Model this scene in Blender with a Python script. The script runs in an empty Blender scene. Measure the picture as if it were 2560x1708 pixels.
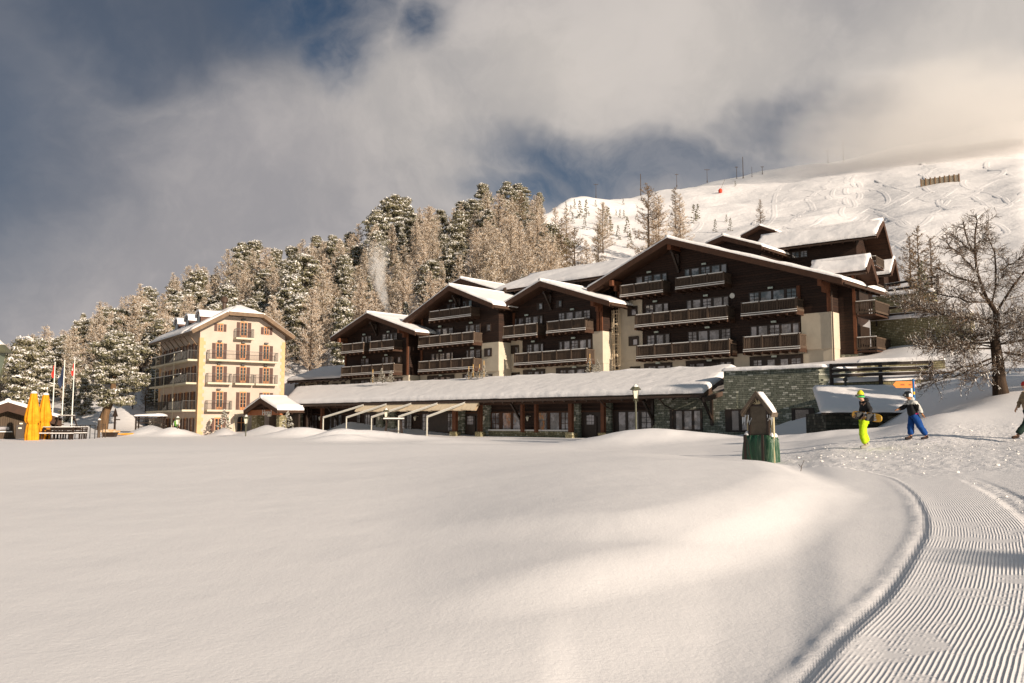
import bpy, bmesh, math, random
import numpy as np
from mathutils import Vector, Matrix, noise as mnoise
R = math.radians
F = 2133.333; TH = math.atan(206.0/F); CT, ST = math.cos(TH), math.sin(TH); CZ = 1.6
scene = bpy.context.scene

# ---------------------------------------------------------------- camera
cam_d = bpy.data.cameras.new('camera'); cam = bpy.data.objects.new('camera', cam_d)
scene.collection.objects.link(cam); scene.camera = cam
cam_d.sensor_width = 36; cam_d.lens = 30; cam_d.clip_start = .1; cam_d.clip_end = 9000
cam.location = (0, 0, CZ); cam.rotation_euler = (math.pi/2 + TH, 0, 0)

# ---------------------------------------------------------------- light
SUN_EL = R(17.5); SUN_AZ = math.atan2(.66, -.75)          # azimuth from +Y towards +X
S = Vector((math.sin(SUN_AZ)*math.cos(SUN_EL), math.cos(SUN_AZ)*math.cos(SUN_EL), math.sin(SUN_EL)))
sl = bpy.data.lights.new('sun', 'SUN'); sl.energy = 5.0; sl.angle = R(.5); sl.color = (1, .86, .70)
so = bpy.data.objects.new('sun', sl); scene.collection.objects.link(so)
so.rotation_euler = (-S).to_track_quat('-Z', 'Y').to_euler()
scene.view_settings.view_transform = 'Standard'; scene.view_settings.look = 'None'
scene.view_settings.gamma = 1; scene.view_settings.use_curve_mapping = False
scene.view_settings.exposure = .42
scene.cycles.max_bounces = 5; scene.cycles.diffuse_bounces = 3; scene.cycles.glossy_bounces = 3
scene.cycles.transparent_max_bounces = 8; scene.cycles.volume_bounces = 2
scene.cycles.use_denoising = True
scene.cycles.sample_clamp_indirect = 4

# pixel -> ray (pixels of the 2560 px wide photograph)
def ray(u, v):
    x = (u-1280)/F; y = (854-v)/F
    return (x, CT - y*ST, ST + y*CT)
def at(u, v, Y):
    d = ray(u, v); t = Y/d[1]
    return Vector((d[0]*t, Y, CZ + d[2]*t))
def XU(u, Y, v=1060): return at(u, v, Y).x

# ---------------------------------------------------------------- node helpers
class NT:
    def __init__(s, tree): s.t = tree; s.n = tree.nodes; s.l = tree.links
    def node(s, typ, ins=None, **kw):
        nd = s.n.new(typ)
        for k, v in kw.items(): setattr(nd, k, v)
        for k, v in (ins or {}).items():
            sk = nd.inputs[k]
            if hasattr(v, 'is_output'): s.l.new(v, sk)
            else: sk.default_value = v
        return nd
    def math(s, op, a, b=None, c=None, clamp=False):
        ins = {0: a}
        if b is not None: ins[1] = b
        if c is not None: ins[2] = c
        nd = s.node('ShaderNodeMath', ins, operation=op); nd.use_clamp = clamp
        return nd.outputs[0]
    def vm(s, op, a, b=None):
        ins = {0: a}
        if b is not None: ins[1] = b
        nd = s.node('ShaderNodeVectorMath', ins, operation=op)
        return nd.outputs['Value'] if op in ('LENGTH', 'DOT_PRODUCT', 'DISTANCE') else nd.outputs[0]
    def noise(s, vec, scale, detail=4, rough=.5, dist=0, out=0):
        return s.node('ShaderNodeTexNoise', {'Vector': vec, 'Scale': scale, 'Detail': detail, 'Roughness': rough, 'Distortion': dist}).outputs[out]
    def mapr(s, v, a, b, c=0., d=1., smooth=True):
        nd = s.node('ShaderNodeMapRange', {'Value': v, 'From Min': a, 'From Max': b, 'To Min': c, 'To Max': d})
        nd.interpolation_type = 'SMOOTHSTEP' if smooth else 'LINEAR'
        return nd.outputs[0]
    def mix(s, f, a, b, blend='MIX'):
        nd = s.n.new('ShaderNodeMix'); nd.data_type = 'RGBA'; nd.blend_type = blend
        for i, v in ((0, f), (6, a), (7, b)):
            if hasattr(v, 'is_output'): s.l.new(v, nd.inputs[i])
            else: nd.inputs[i].default_value = (tuple(v)+(1,) if i and len(v) == 3 else v)
        return nd.outputs[2]

# ---------------------------------------------------------------- sky
w = bpy.data.worlds.new('World'); scene.world = w; w.use_nodes = True
W = NT(w.node_tree); W.n.clear()
sky = W.node('ShaderNodeTexSky', sky_type='NISHITA', sun_disc=False, sun_elevation=SUN_EL, sun_rotation=SUN_AZ,
             altitude=2200, air_density=1.0, dust_density=.3, ozone_density=2.0)
tc = W.node('ShaderNodeTexCoord').outputs['Generated']
dirn = W.vm('NORMALIZE', tc)
warp = W.vm('SCALE', W.vm('SUBTRACT', W.noise(W.vm('MULTIPLY', dirn, (1, 1, 1.3)), 3.2, 5, .55, 0, 'Color'), (.5, .5, .5)))
W.n[-1].inputs['Scale'].default_value = .22
wd = W.vm('ADD', dirn, warp)
def blob(u, v, ru, rv, soft=1.0, tilt=0):
    d = Vector(ray(u, v)).normalized()
    q = W.vm('SUBTRACT', wd, tuple(d))
    if tilt:
        nd = W.node('ShaderNodeVectorRotate', {'Vector': q, 'Axis': (0, 1, 0), 'Angle': R(tilt)}, rotation_type='AXIS_ANGLE'); q = nd.outputs[0]
    q = W.vm('MULTIPLY', q, (F/ru, F/(ru+rv)*1.4, F/rv))
    return W.mapr(W.vm('LENGTH', q), 1.0-.75*soft, 1.0+.35*soft, 1, 0)
def union(lst):
    r = lst[0]
    for b in lst[1:]: r = W.math('MAXIMUM', r, b)
    return r
holes = union([blob(790, -40, 240, 190), blob(860, 170, 110, 130), blob(1060, 60, 80, 130), blob(1640, 420, 430, 90, 1, -6), blob(2000, 310, 220, 90), blob(1330, 480, 180, 60)])
veil = union([blob(-200, 200, 420, 420), blob(330, 20, 520, 190), blob(-90, 520, 120, 160)])
wisp = W.noise(W.vm('MULTIPLY', wd, (1, 1, .8)), 7, 7, .62)
wisp2 = W.noise(wd, 2.3, 5, .55)
dens = W.math('SUBTRACT', 1.0, W.math('MULTIPLY', holes, W.mapr(wisp, .30, .62, 1.0, .55)))
dens = W.math('MULTIPLY', dens, W.math('SUBTRACT', 1.0, W.math('MULTIPLY', veil, .25)))
dens = W.math('MULTIPLY', dens, W.mapr(wisp2, .25, .55, .80, 1.0), clamp=True)
low = union([blob(200, 720, 700, 300), blob(560, 480, 420, 260)])
dens = W.math('MAXIMUM', dens, W.math('MULTIPLY', low, .9))
bright = union([W.math('MULTIPLY', blob(2450, 380, 560, 420), 1.0), W.math('MULTIPLY', blob(1600, 120, 520, 240), .75),
                W.math('MULTIPLY', blob(1050, 330, 420, 200), .45)])
bright = W.math('MULTIPLY', bright, W.mapr(wisp, .3, .7, .8, 1.1))
ccol = W.mix(bright, (.235, .230, .240), (.54, .49, .44))
ccol = W.mix(W.math('MULTIPLY', W.mapr(wisp, .38, .66, 0., .55), 1.0), ccol, (.47, .43, .405))
ccol = W.mix(W.math('MULTIPLY', low, .5), ccol, (.27, .255, .265))
ccol = W.mix(W.math('MULTIPLY', veil, .8), ccol, (.044, .060, .090))
skyc = W.mix(1.0, W.vm('SCALE', sky.outputs[0]), (.21, .28, .30), 'MULTIPLY')
W.n[-2].inputs['Scale'].default_value = .10
bg_col = W.mix(dens, skyc, ccol)
sepd = W.node('ShaderNodeSeparateXYZ', {0: dirn}).outputs[2]
bg_col = W.mix(W.mapr(sepd, -.10, -.02, 1, 0), bg_col, (.20, .185, .18))
# the wide rear sky is bluer and dimmer than the sunlit cloud bank ahead
sepy = W.node('ShaderNodeSeparateXYZ', {0: dirn}).outputs[1]
rear = W.mapr(sepy, .2, .75, 1, 0)
bg_col = W.mix(W.math('MULTIPLY', rear, .85), bg_col, W.mix(1.0, skyc, (3.8, 2.7, 1.85), 'MULTIPLY'))
bgn = W.node('ShaderNodeBackground', {'Color': bg_col, 'Strength': 1.0})
W.l.new(bgn.outputs[0], W.node('ShaderNodeOutputWorld').inputs[0])
w.cycles.sampling_method = 'MANUAL'; w.cycles.sample_map_resolution = 512

# ---------------------------------------------------------------- materials
MATS = {}
def mat(name, col=(.5,.5,.5), rough=.7, spec=.3, var=None, vscale=3., bump=0., bscale=20., metal=0, stretch=(1,1,1), coords='Object', fn=None, emis=None, alpha=None):
    if name in MATS: return MATS[name]
    m = bpy.data.materials.new(name); m.use_nodes = True; T = NT(m.node_tree); T.n.clear()
    b = T.node('ShaderNodeBsdfPrincipled', {'Roughness': rough, 'Specular IOR Level': spec, 'Metallic': metal})
    out = T.node('ShaderNodeOutputMaterial'); T.l.new(b.outputs[0], out.inputs[0])
    vec = T.node('ShaderNodeTexCoord').outputs[coords]
    vec = T.vm('MULTIPLY', vec, stretch)
    if fn: fn(T, b, vec)
    else:
        if var:
            n = T.mapr(T.noise(vec, vscale, 5, .6), .3, .7)
            T.l.new(T.mix(n, col, var), b.inputs['Base Color'])
        else: b.inputs['Base Color'].default_value = (*col, 1)
        if bump:
            bn = T.node('ShaderNodeBump', {'Height': T.noise(vec, bscale, 4, .6), 'Strength': 1.0, 'Distance': bump})
            T.l.new(bn.outputs[0], b.inputs['Normal'])
    if emis:
        b.inputs['Emission Color'].default_value = (*emis[:3], 1); b.inputs['Emission Strength'].default_value = emis[3]
    MATS[name] = m
    return m
SNOWC = (.84, .80, .79)
def f_snow(T, b, vec):
    big = T.noise(vec, .9, 4, .5); fine = T.noise(vec, 14, 4, .6)
    h = T.math('ADD', T.math('MULTIPLY', big, .10), T.math('MULTIPLY', fine, .012))
    bn = T.node('ShaderNodeBump', {'Height': h, 'Strength': 1.0, 'Distance': 1.0}); T.l.new(bn.outputs[0], b.inputs['Normal'])
    b.inputs['Base Color'].default_value = (*SNOWC, 1)
def f_ground(T, b, vec):
    at_ = lambda n: T.node('ShaderNodeAttribute', attribute_name=n).outputs['Fac']
    across = at_('across'); groom = at_('groom'); rough = at_('rough'); soft = at_('soft')
    wob = T.math('MULTIPLY', T.math('SUBTRACT', T.noise(vec, .9, 2, .5), .5), .035)
    wob2 = T.math('MULTIPLY', T.math('SUBTRACT', T.noise(vec, 5, 2, .5), .5), .006)
    ac = T.math('ADD', T.math('ADD', across, wob), wob2)
    ph = T.math('MULTIPLY', ac, 2*math.pi/.031)
    cor = T.math('POWER', T.math('MULTIPLY_ADD', T.math('SINE', ph), .5, .5), .8)
    gm = T.math('MULTIPLY', T.math('MULTIPLY', groom, T.mapr(across, .2, 1.6, .40, 1.2)), T.mapr(T.noise(vec, 2.1, 5, .7), .38, .54))
    h1 = T.math('MULTIPLY', T.math('MULTIPLY', cor, gm), .0072)
    chunk = T.node('ShaderNodeTexVoronoi', {'Vector': vec, 'Scale': 7.}, feature='F1').outputs['Distance']
    lump = T.noise(vec, 5.5, 6, .7); lump2 = T.noise(vec, 1.7, 5, .62)
    h2 = T.math('MULTIPLY', rough, T.math('ADD', T.math('MULTIPLY', lump, .06), T.math('ADD', T.math('MULTIPLY', lump2, .07), T.math('MULTIPLY', chunk, -.02))))
    big = T.noise(T.vm('MULTIPLY', vec, (1, 1, 1)), .45, 3, .45)
    h3 = T.math('MULTIPLY', soft, T.math('ADD', T.math('MULTIPLY', big, .05), T.math('ADD', T.math('MULTIPLY', T.noise(vec, 26, 5, .7), .0050), T.math('MULTIPLY', T.noise(T.vm('MULTIPLY', vec, (1, .5, 1)), 2.2, 4, .55), .010))))
    far = at_('far')
    h4 = T.math('MULTIPLY', far, T.math('ADD', T.math('MULTIPLY', T.noise(vec, .16, 5, .6), .55), T.math('MULTIPLY', T.noise(T.vm('MULTIPLY', vec, (1, .6, 1)), .7, 4, .6), .06)))
    h = T.math('ADD', T.math('ADD', h1, h2), T.math('ADD', h3, h4))
    bn = T.node('ShaderNodeBump', {'Height': h, 'Strength': 1.0, 'Distance': 1.0}); T.l.new(bn.outputs[0], b.inputs['Normal'])
    b.inputs['Base Color'].default_value = (*SNOWC, 1)
M_snow = mat('snow', rough=.65, spec=.15, fn=f_snow)
M_ground = mat('snow_ground', rough=.6, spec=.15, fn=f_ground)
def f_planks(c1, c2, axis, pitch, dep=.012, dark=.35):
    def fn(T, b, vec):
        sx = T.node('ShaderNodeSeparateXYZ', {0: vec}).outputs[axis]
        fr = T.math('FRACT', T.math('DIVIDE', sx, pitch)); idn = T.math('FLOOR', T.math('DIVIDE', sx, pitch))
        edge = T.math('MULTIPLY', T.mapr(fr, 0, .10), T.mapr(fr, .90, 1., 1, 0))
        wn = T.node('ShaderNodeTexWhiteNoise', {'W': idn}, noise_dimensions='1D').outputs[0]
        st = [6, 6, 6]; 
        for i in range(3):
            if i != axis: st[i] = 1.2
        gr = T.noise(T.vm('MULTIPLY', vec, tuple(st)), 2.0, 6, .65)
        f = T.math('ADD', T.math('MULTIPLY', wn, .5), T.math('MULTIPLY', T.mapr(gr, .3, .7), .5))
        c = T.mix(f, c1, c2); c = T.mix(edge, tuple(x*dark for x in c1), c)
        T.l.new(c, b.inputs['Base Color'])
        bn = T.node('ShaderNodeBump', {'Height': T.math('ADD', edge, T.math('MULTIPLY', gr, .4)), 'Strength': 1., 'Distance': dep}); T.l.new(bn.outputs[0], b.inputs['Normal'])
    return fn
WD1, WD2 = (.016, .0080, .0054), (.044, .020, .012)
M_wall = mat('dark_plank_wall', rough=.7, fn=f_planks(WD1, WD2, 2, .22))
M_beam = mat('brown_beam', rough=.7, fn=f_planks((.044, .021, .012), (.085, .038, .021), 1, .5, .004, .8))
M_post = mat('red_brown_sunlit_post', rough=.7, fn=f_planks((.11, .040, .019), (.20, .074, .034), 1, .5, .004, .8))  # red-brown posts, with the sunlit orange of purlins put into the colour
M_rail = mat('weathered_rail', rough=.75, fn=f_planks((.055, .036, .025), (.105, .070, .048), 0, .16, .003, .7))
M_frame = mat('dark_window_frame', (.022, .013, .009), .5, .4, (.035, .02, .013))
M_plank_v = mat('vertical_planks', rough=.75, fn=f_planks((.07, .05, .035), (.13, .09, .06), 0, .14))
M_fence = mat('fence_wood', rough=.75, fn=f_planks((.03, .022, .018), (.06, .042, .034), 2, .5, .004, .8))
M_stucco = mat('cream_stucco', (.56, .485, .38), .85, .1, (.50, .43, .335), 1.1, .01, 30)
M_hotel = mat('hotel_plaster', (.53, .435, .365), .85, .1, (.47, .385, .32), .7, .006, 25)
M_trim = mat('pale_trim', (.60, .54, .42), .8, .1, (.54, .48, .36))
def f_quoin(T, b, vec):
    sz = T.node('ShaderNodeSeparateXYZ', {0: vec}).outputs[2]
    fr = T.math('FRACT', T.math('DIVIDE', sz, .38)); idn = T.math('FLOOR', T.math('DIVIDE', sz, .38))
    e = T.math('MULTIPLY', T.mapr(fr, 0, .08), T.mapr(fr, .92, 1, 1, 0))
    wn = T.node('ShaderNodeTexWhiteNoise', {'W': idn}, noise_dimensions='1D').outputs[0]
    T.l.new(T.mix(e, (.62, .38, .18), T.mix(wn, (.58, .35, .18), (.60, .39, .22))), b.inputs['Base Color'])
M_quoin = mat('peach_quoin', rough=.85, fn=f_quoin)
M_shut = mat('brown_shutter', rough=.6, fn=f_planks((.085, .042, .032), (.115, .058, .042), 2, .09, .006, .6))
M_orange = mat('orange_frame_wood', (.40, .15, .045), .5, .4, (.48, .19, .06), 5)
M_iron = mat('black_iron', (.018, .018, .018), .45, .5, (.03, .028, .026), 6)
M_ironr = mat('brown_iron', (.05, .032, .022), .55, .4, (.08, .045, .03), 6)
M_grey = mat('grey_metal', (.30, .29, .27), .45, .5, (.38, .36, .33), 5, metal=.4)
M_white = mat('white_paint', (.78, .76, .70), .5, .4, (.70, .67, .60), 2)
M_arm = mat('off_white_arm', (.55, .52, .45), .55, .3, (.48, .45, .39), 2)
M_awn = mat('cream_awning', (.86, .70, .50), .8, .1, (.78, .62, .43), 1.5)
M_lampg = mat('frosted_lamp_glass', (.78, .72, .58), .3, .5, (.70, .64, .50), 5)
M_sign = mat('pale_signbox', (.42, .50, .44), .4, .5, (.5, .56, .5), 5)
def f_stone(c1, c2, c3, bw=.42, bh=.13, mort=(.03, .032, .025)):
    def fn(T, b, vec):
        s = T.node('ShaderNodeSeparateXYZ', {0: vec})
        wz = T.math('MULTIPLY', T.math('SUBTRACT', T.noise(vec, 1.6, 3, .6), .5), .22)
        c = T.node('ShaderNodeCombineXYZ', {0: T.math('ADD', T.math('SUBTRACT', s.outputs[0], s.outputs[1]), wz), 1: T.math('ADD', s.outputs[2], T.math('MULTIPLY', wz, .25))}).outputs[0]
        br = T.node('ShaderNodeTexBrick', {'Vector': c, 'Color1': (0, 0, 0, 1), 'Color2': (1, 1, 1, 1), 'Mortar': (0, 0, 0, 1), 'Scale': 1.0, 'Mortar Size': .011, 'Brick Width': bw, 'Row Height': bh, 'Bias': 0.})
        br.offset = .43; br.squash = .62; br.squash_frequency = 3; br.offset_frequency = 2
        n = T.mapr(T.noise(vec, 2.3, 5, .7), .3, .7); n2 = T.noise(vec, 9, 4, .7)
        pick = T.math('MULTIPLY_ADD', T.math('SUBTRACT', n2, .5), .5, T.node('ShaderNodeSeparateXYZ', {0: br.outputs[0]}).outputs[0])
        col = T.mix(T.mapr(pick, .0, .75), c1, T.mix(n, c2, c1)); col = T.mix(T.mapr(pick, .78, 1.0), col, c3)
        col = T.mix(br.outputs['Fac'], col, mort)
        T.l.new(col, b.inputs['Base Color'])
        hh = T.math('ADD', T.math('MULTIPLY', T.math('SUBTRACT', 1., br.outputs['Fac']), .5), T.math('ADD', T.math('MULTIPLY', pick, .5), T.math('MULTIPLY', n2, .3)))
        bn = T.node('ShaderNodeBump', {'Height': hh, 'Strength': 1., 'Distance': .045}); T.l.new(bn.outputs[0], b.inputs['Normal'])
    return fn
M_stone = mat('green_grey_stone', rough=.8, spec=.2, fn=f_stone((.18, .185, .14), (.37, .365, .285), (.60, .58, .49)))
M_stone2 = mat('ochre_stone', rough=.85, spec=.15, fn=f_stone((.24, .205, .115), (.40, .355, .21), (.55, .50, .35), .3, .14))
M_stone3 = mat('dark_stone', rough=.85, spec=.15, fn=f_stone((.05, .045, .035), (.11, .10, .075), (.22, .2, .16), .45, .17))
def f_glass(T, b, vec):
    b.inputs['Base Color'].default_value = (.03, .03, .035, 1); b.inputs['Roughness'].default_value = .04
    n = T.noise(vec, 1.1, 3, .5)
    bn = T.node('ShaderNodeBump', {'Height': n, 'Strength': .35, 'Distance': .02}); T.l.new(bn.outputs[0], b.inputs['Normal'])
M_glass = mat('window_glass', rough=.04, spec=1.0, fn=f_glass); 
def f_glass2(T, b, vec):
    f_glass(T, b, vec); T.l.new(T.mix(T.mapr(T.noise(vec, .9, 3, .6), .4, .6), (.10, .095, .10), (.36, .34, .36)), b.inputs['Base Color'])
M_pane = mat('mottled_pane', rough=.06, spec=1.0, fn=f_glass2)  # pane colour mottled between dark and pale grey
M_bark = mat('bark', (.06, .042, .03), .9, .1, (.12, .085, .06), 4, .03, 12, stretch=(1, 1, .25))
M_barkw = mat('warm_bark', (.10, .06, .035), .9, .1, (.20, .12, .065), 3, .03, 8, stretch=(1, 1, .2))
def f_needle(c1, c2):
    def fn(T, b, vec):
        oi = T.node('ShaderNodeObjectInfo').outputs['Random']
        n = T.mapr(T.noise(vec, .8, 4, .6), .3, .7)
        c = T.mix(n, c1, c2); c = T.mix(T.math('MULTIPLY', oi, .35), c, (.16, .13, .07))
        T.l.new(c, b.inputs['Base Color'])
    return fn
M_needle = mat('pine_needles', rough=.75, spec=.15, fn=f_needle((.085, .080, .045), (.195, .180, .105)))
M_fneedle = mat('frosted_needles', rough=.85, spec=.08, fn=f_needle((.24, .21, .145), (.38, .34, .26)))
M_twig = mat('frosted_twigs', rough=.9, spec=.05, fn=f_needle((.42, .31, .215), (.62, .49, .37)))
M_twigd = mat('brown_twigs', rough=.9, spec=.05, fn=f_needle((.13, .085, .055), (.24, .165, .11)))
M_frost = mat('frost', (.80, .74, .68), .8, .1)
M_tsnow = mat('tree_snow', (.78, .74, .70), .8, .1)

# ---------------------------------------------------------------- mesh builder + tagging
COL = scene.collection
class MB:
    def __init__(s): s.v = []; s.f = []; s.m = []
    def add(s, vs, fs, mi=0):
        o = len(s.v); s.v += [tuple(p) for p in vs]
        for f in fs: s.f.append(tuple(i+o for i in f)); s.m.append(mi)
        return s
    def box(s, x0, x1, y0, y1, z0, z1, mi=0):
        if x1 < x0: x0, x1 = x1, x0
        if y1 < y0: y0, y1 = y1, y0
        if z1 < z0: z0, z1 = z1, z0
        v = [(x0,y0,z0),(x1,y0,z0),(x1,y1,z0),(x0,y1,z0),(x0,y0,z1),(x1,y0,z1),(x1,y1,z1),(x0,y1,z1)]
        return s.add(v, [(0,3,2,1),(4,5,6,7),(0,1,5,4),(1,2,6,5),(2,3,7,6),(3,0,4,7)], mi)
    def bar(s, p, q, w=.1, h=.1, mi=0, up=(0,0,1)):
        p = Vector(p); q = Vector(q); d = (q-p).normalized(); upv = Vector(up)
        if abs(d.dot(upv)) > .98: upv = Vector((1,0,0))
        a = d.cross(upv).normalized()*w/2; b = a.cross(d).normalized()*h/2
        v = [p-a-b, p+a-b, p+a+b, p-a+b, q-a-b, q+a-b, q+a+b, q-a+b]
        return s.add(v, [(0,1,2,3),(7,6,5,4),(0,4,5,1),(1,5,6,2),(2,6,7,3),(3,7,4,0)], mi)
    def prism(s, poly, y0, y1, mi=0):     # poly: (x,z) list, extruded along y
        n = len(poly); v = [(x, y0, z) for x, z in poly] + [(x, y1, z) for x, z in poly]
        fs = [tuple(range(n))[::-1], tuple(range(n, 2*n))] + [(i, (i+1) % n, n+(i+1) % n, n+i) for i in range(n)]
        return s.add(v, fs, mi)
    def prismz(s, poly, z0, z1, mi=0):
        n = len(poly); v = [(x, y, z0) for x, y in poly] + [(x, y, z1) for x, y in poly]
        return s.add(v, [tuple(range(n))[::-1], tuple(range(n, 2*n))] + [(i, (i+1) % n, n+(i+1) % n, n+i) for i in range(n)], mi)
    def tube(s, pts, rad, n=6, mi=0, cap=True):
        pts = [Vector(p) for p in pts]; o = len(s.v)
        if not hasattr(rad, '__len__'): rad = [rad]*len(pts)
        ref = Vector((0,0,1))
        for i, p in enumerate(pts):
            d = (pts[min(i+1, len(pts)-1)] - pts[max(i-1, 0)]).normalized()
            r0 = ref if abs(d.dot(ref)) < .95 else Vector((1,0,0))
            a = d.cross(r0).normalized(); b = d.cross(a)
            for k in range(n):
                t = 2*math.pi*k/n; s.v.append(tuple(p + (a*math.cos(t) + b*math.sin(t))*rad[i]))
        for i in range(len(pts)-1):
            for k in range(n):
                s.f.append((o+i*n+k, o+i*n+(k+1) % n, o+(i+1)*n+(k+1) % n, o+(i+1)*n+k)); s.m.append(mi)
        if cap:
            s.f.append(tuple(o+k for k in range(n))[::-1]); s.m.append(mi)
            e = o+(len(pts)-1)*n; s.f.append(tuple(e+k for k in range(n))); s.m.append(mi)
        return s
    def lathe(s, prof, c=(0,0,0), n=10, mi=0, sx=1, sy=1):
        o = len(s.v)
        for r, z in prof:
            for k in range(n):
                t = 2*math.pi*(k+.5)/n; s.v.append((c[0]+r*math.cos(t)*sx, c[1]+r*math.sin(t)*sy, c[2]+z))
        for i in range(len(prof)-1):
            for k in range(n):
                s.f.append((o+i*n+k, o+i*n+(k+1) % n, o+(i+1)*n+(k+1) % n, o+(i+1)*n+k)); s.m.append(mi)
        s.f.append(tuple(o+k for k in range(n))[::-1]); s.m.append(mi)
        e = o+(len(prof)-1)*n; s.f.append(tuple(e+k for k in range(n))); s.m.append(mi)
        return s
    def grid(s, P, mi=0):               # P: rows of points
        o = len(s.v); r = len(P); c = len(P[0])
        for row in P: s.v += [tuple(p) for p in row]
        for i in range(r-1):
            for j in range(c-1):
                s.f.append((o+i*c+j, o+i*c+j+1, o+(i+1)*c+j+1, o+(i+1)*c+j)); s.m.append(mi)
        return s
    def build(s, name, mats, parent=None, smooth=False, label=None, **kw):
        me = bpy.data.meshes.new(name); me.from_pydata(s.v, [], s.f)
        if not isinstance(mats, (list, tuple)): mats = [mats]
        for m in mats: me.materials.append(m)
        if len(mats) > 1: me.polygons.foreach_set('material_index', s.m)
        if smooth: me.polygons.foreach_set('use_smooth', [True]*len(me.polygons))
        me.update(); o = bpy.data.objects.new(name, me); COL.objects.link(o)
        if parent: o.parent = parent
        if label: o['label'] = label
        return o
def tag(o, label, cat, group=None, kind=None):
    if label: o['label'] = label
    if cat: o['category'] = cat
    if group: o['group'] = group
    if kind: o['kind'] = kind
    return o
def thing(name, label, cat, loc=(0,0,0), rz=0, group=None):
    o = bpy.data.objects.new(name, None); COL.objects.link(o); o.empty_display_size = .3
    o.location = loc; o.rotation_euler = (0, 0, rz)
    return tag(o, label, cat, group)
def dup(o, loc=None, rz=None, sc=None, label=None, parent=None, group=None, kids=None):
    c = o.copy(); COL.objects.link(c)
    if parent: c.parent = parent
    if loc is not None: c.location = loc
    if rz is not None: c.rotation_euler = (0, 0, rz)
    if sc is not None: c.scale = (sc, sc, sc) if not hasattr(sc, '__len__') else sc
    if label: c['label'] = label
    if group: c['group'] = group
    for ch in (KIDS.get(o.name, []) if kids is None else kids): dup(ch, parent=c)
    return c
KIDS = {}
def reg(o):       # remember the tree of children once (o.children is slow in big scenes)
    KIDS[o.name] = list(o.children)
    for ch in o.children: reg(ch)
    return o
# ---------------------------------------------------------------- terrain
def sstep(x, a=0., b=1.):
    t = np.clip((x-a)/(b-a), 0, 1); return t*t*(3-2*t)
def gp(u, v, slope=.031, z0=0.):       # pixel -> point on the plane z = z0 + slope*Y
    d = ray(u, v); Y = (CZ-z0)/(slope - d[2]/d[1]); return (d[0]/d[1]*Y, Y)
EDGE = [gp(u, v, .0245) for u, v in ((1795,1790),(1900,1708),(2040,1589),(2160,1488),(2236,1395),(2268,1340),(2264,1286),(2241,1247),(2195,1212),(2125,1191),(2040,1177))]
EDGE = [(-3.5, -9), (-.6, 1.2)] + EDGE + [(6.6, 21.5), (7.0, 25), (7.0, 28.5), (6.0, 32), (2.5, 36), (-4, 38), (-12, 38), (-60, 38), (-140, 40)]
def sdist(X, Y, P):
    """signed distance to a polyline (positive on its right side) and the arclength of the foot"""
    best = np.full(X.shape, 1e9); sg = np.ones(X.shape); al = np.zeros(X.shape); acc = 0
    for (x0, y0), (x1, y1) in zip(P[:-1], P[1:]):
        dx, dy = x1-x0, y1-y0; L = math.hypot(dx, dy)
        tr = ((X-x0)*dx + (Y-y0)*dy)/(L*L); t = np.clip(tr, 0, 1)
        d = np.hypot(X-(x0+t*dx), Y-(y0+t*dy)); m = d < best-1e-9
        best = np.where(m, d, best); sg = np.where(m, np.where(dx*(Y-y0)-dy*(X-x0) < 0, 1., -1.), sg); al = np.where(m, acc+t*L, al); acc += L
    return best*sg, al, acc
def catmull(P, n=6):
    P = [np.array(p, float) for p in P]; out = []
    for i in range(len(P)-1):
        a = P[max(i-1, 0)]; b = P[i]; c = P[i+1]; d = P[min(i+2, len(P)-1)]
        for k in range(n):
            t = k/n; out.append(tuple(.5*((2*b)+(c-a)*t+(2*a-5*b+4*c-d)*t*t+(3*b-a-3*c+d)*t**3)))
    out.append(tuple(P[-1])); return out
EDGE_C = catmull(EDGE, 4)
u2phi = lambda u: math.atan((u-1280)/F/1.0047)
def kz(v, Y):                         # height seen at row v at distance Y
    d = ray(1280, v); return CZ + d[2]/d[1]*Y
PL = .35
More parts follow.
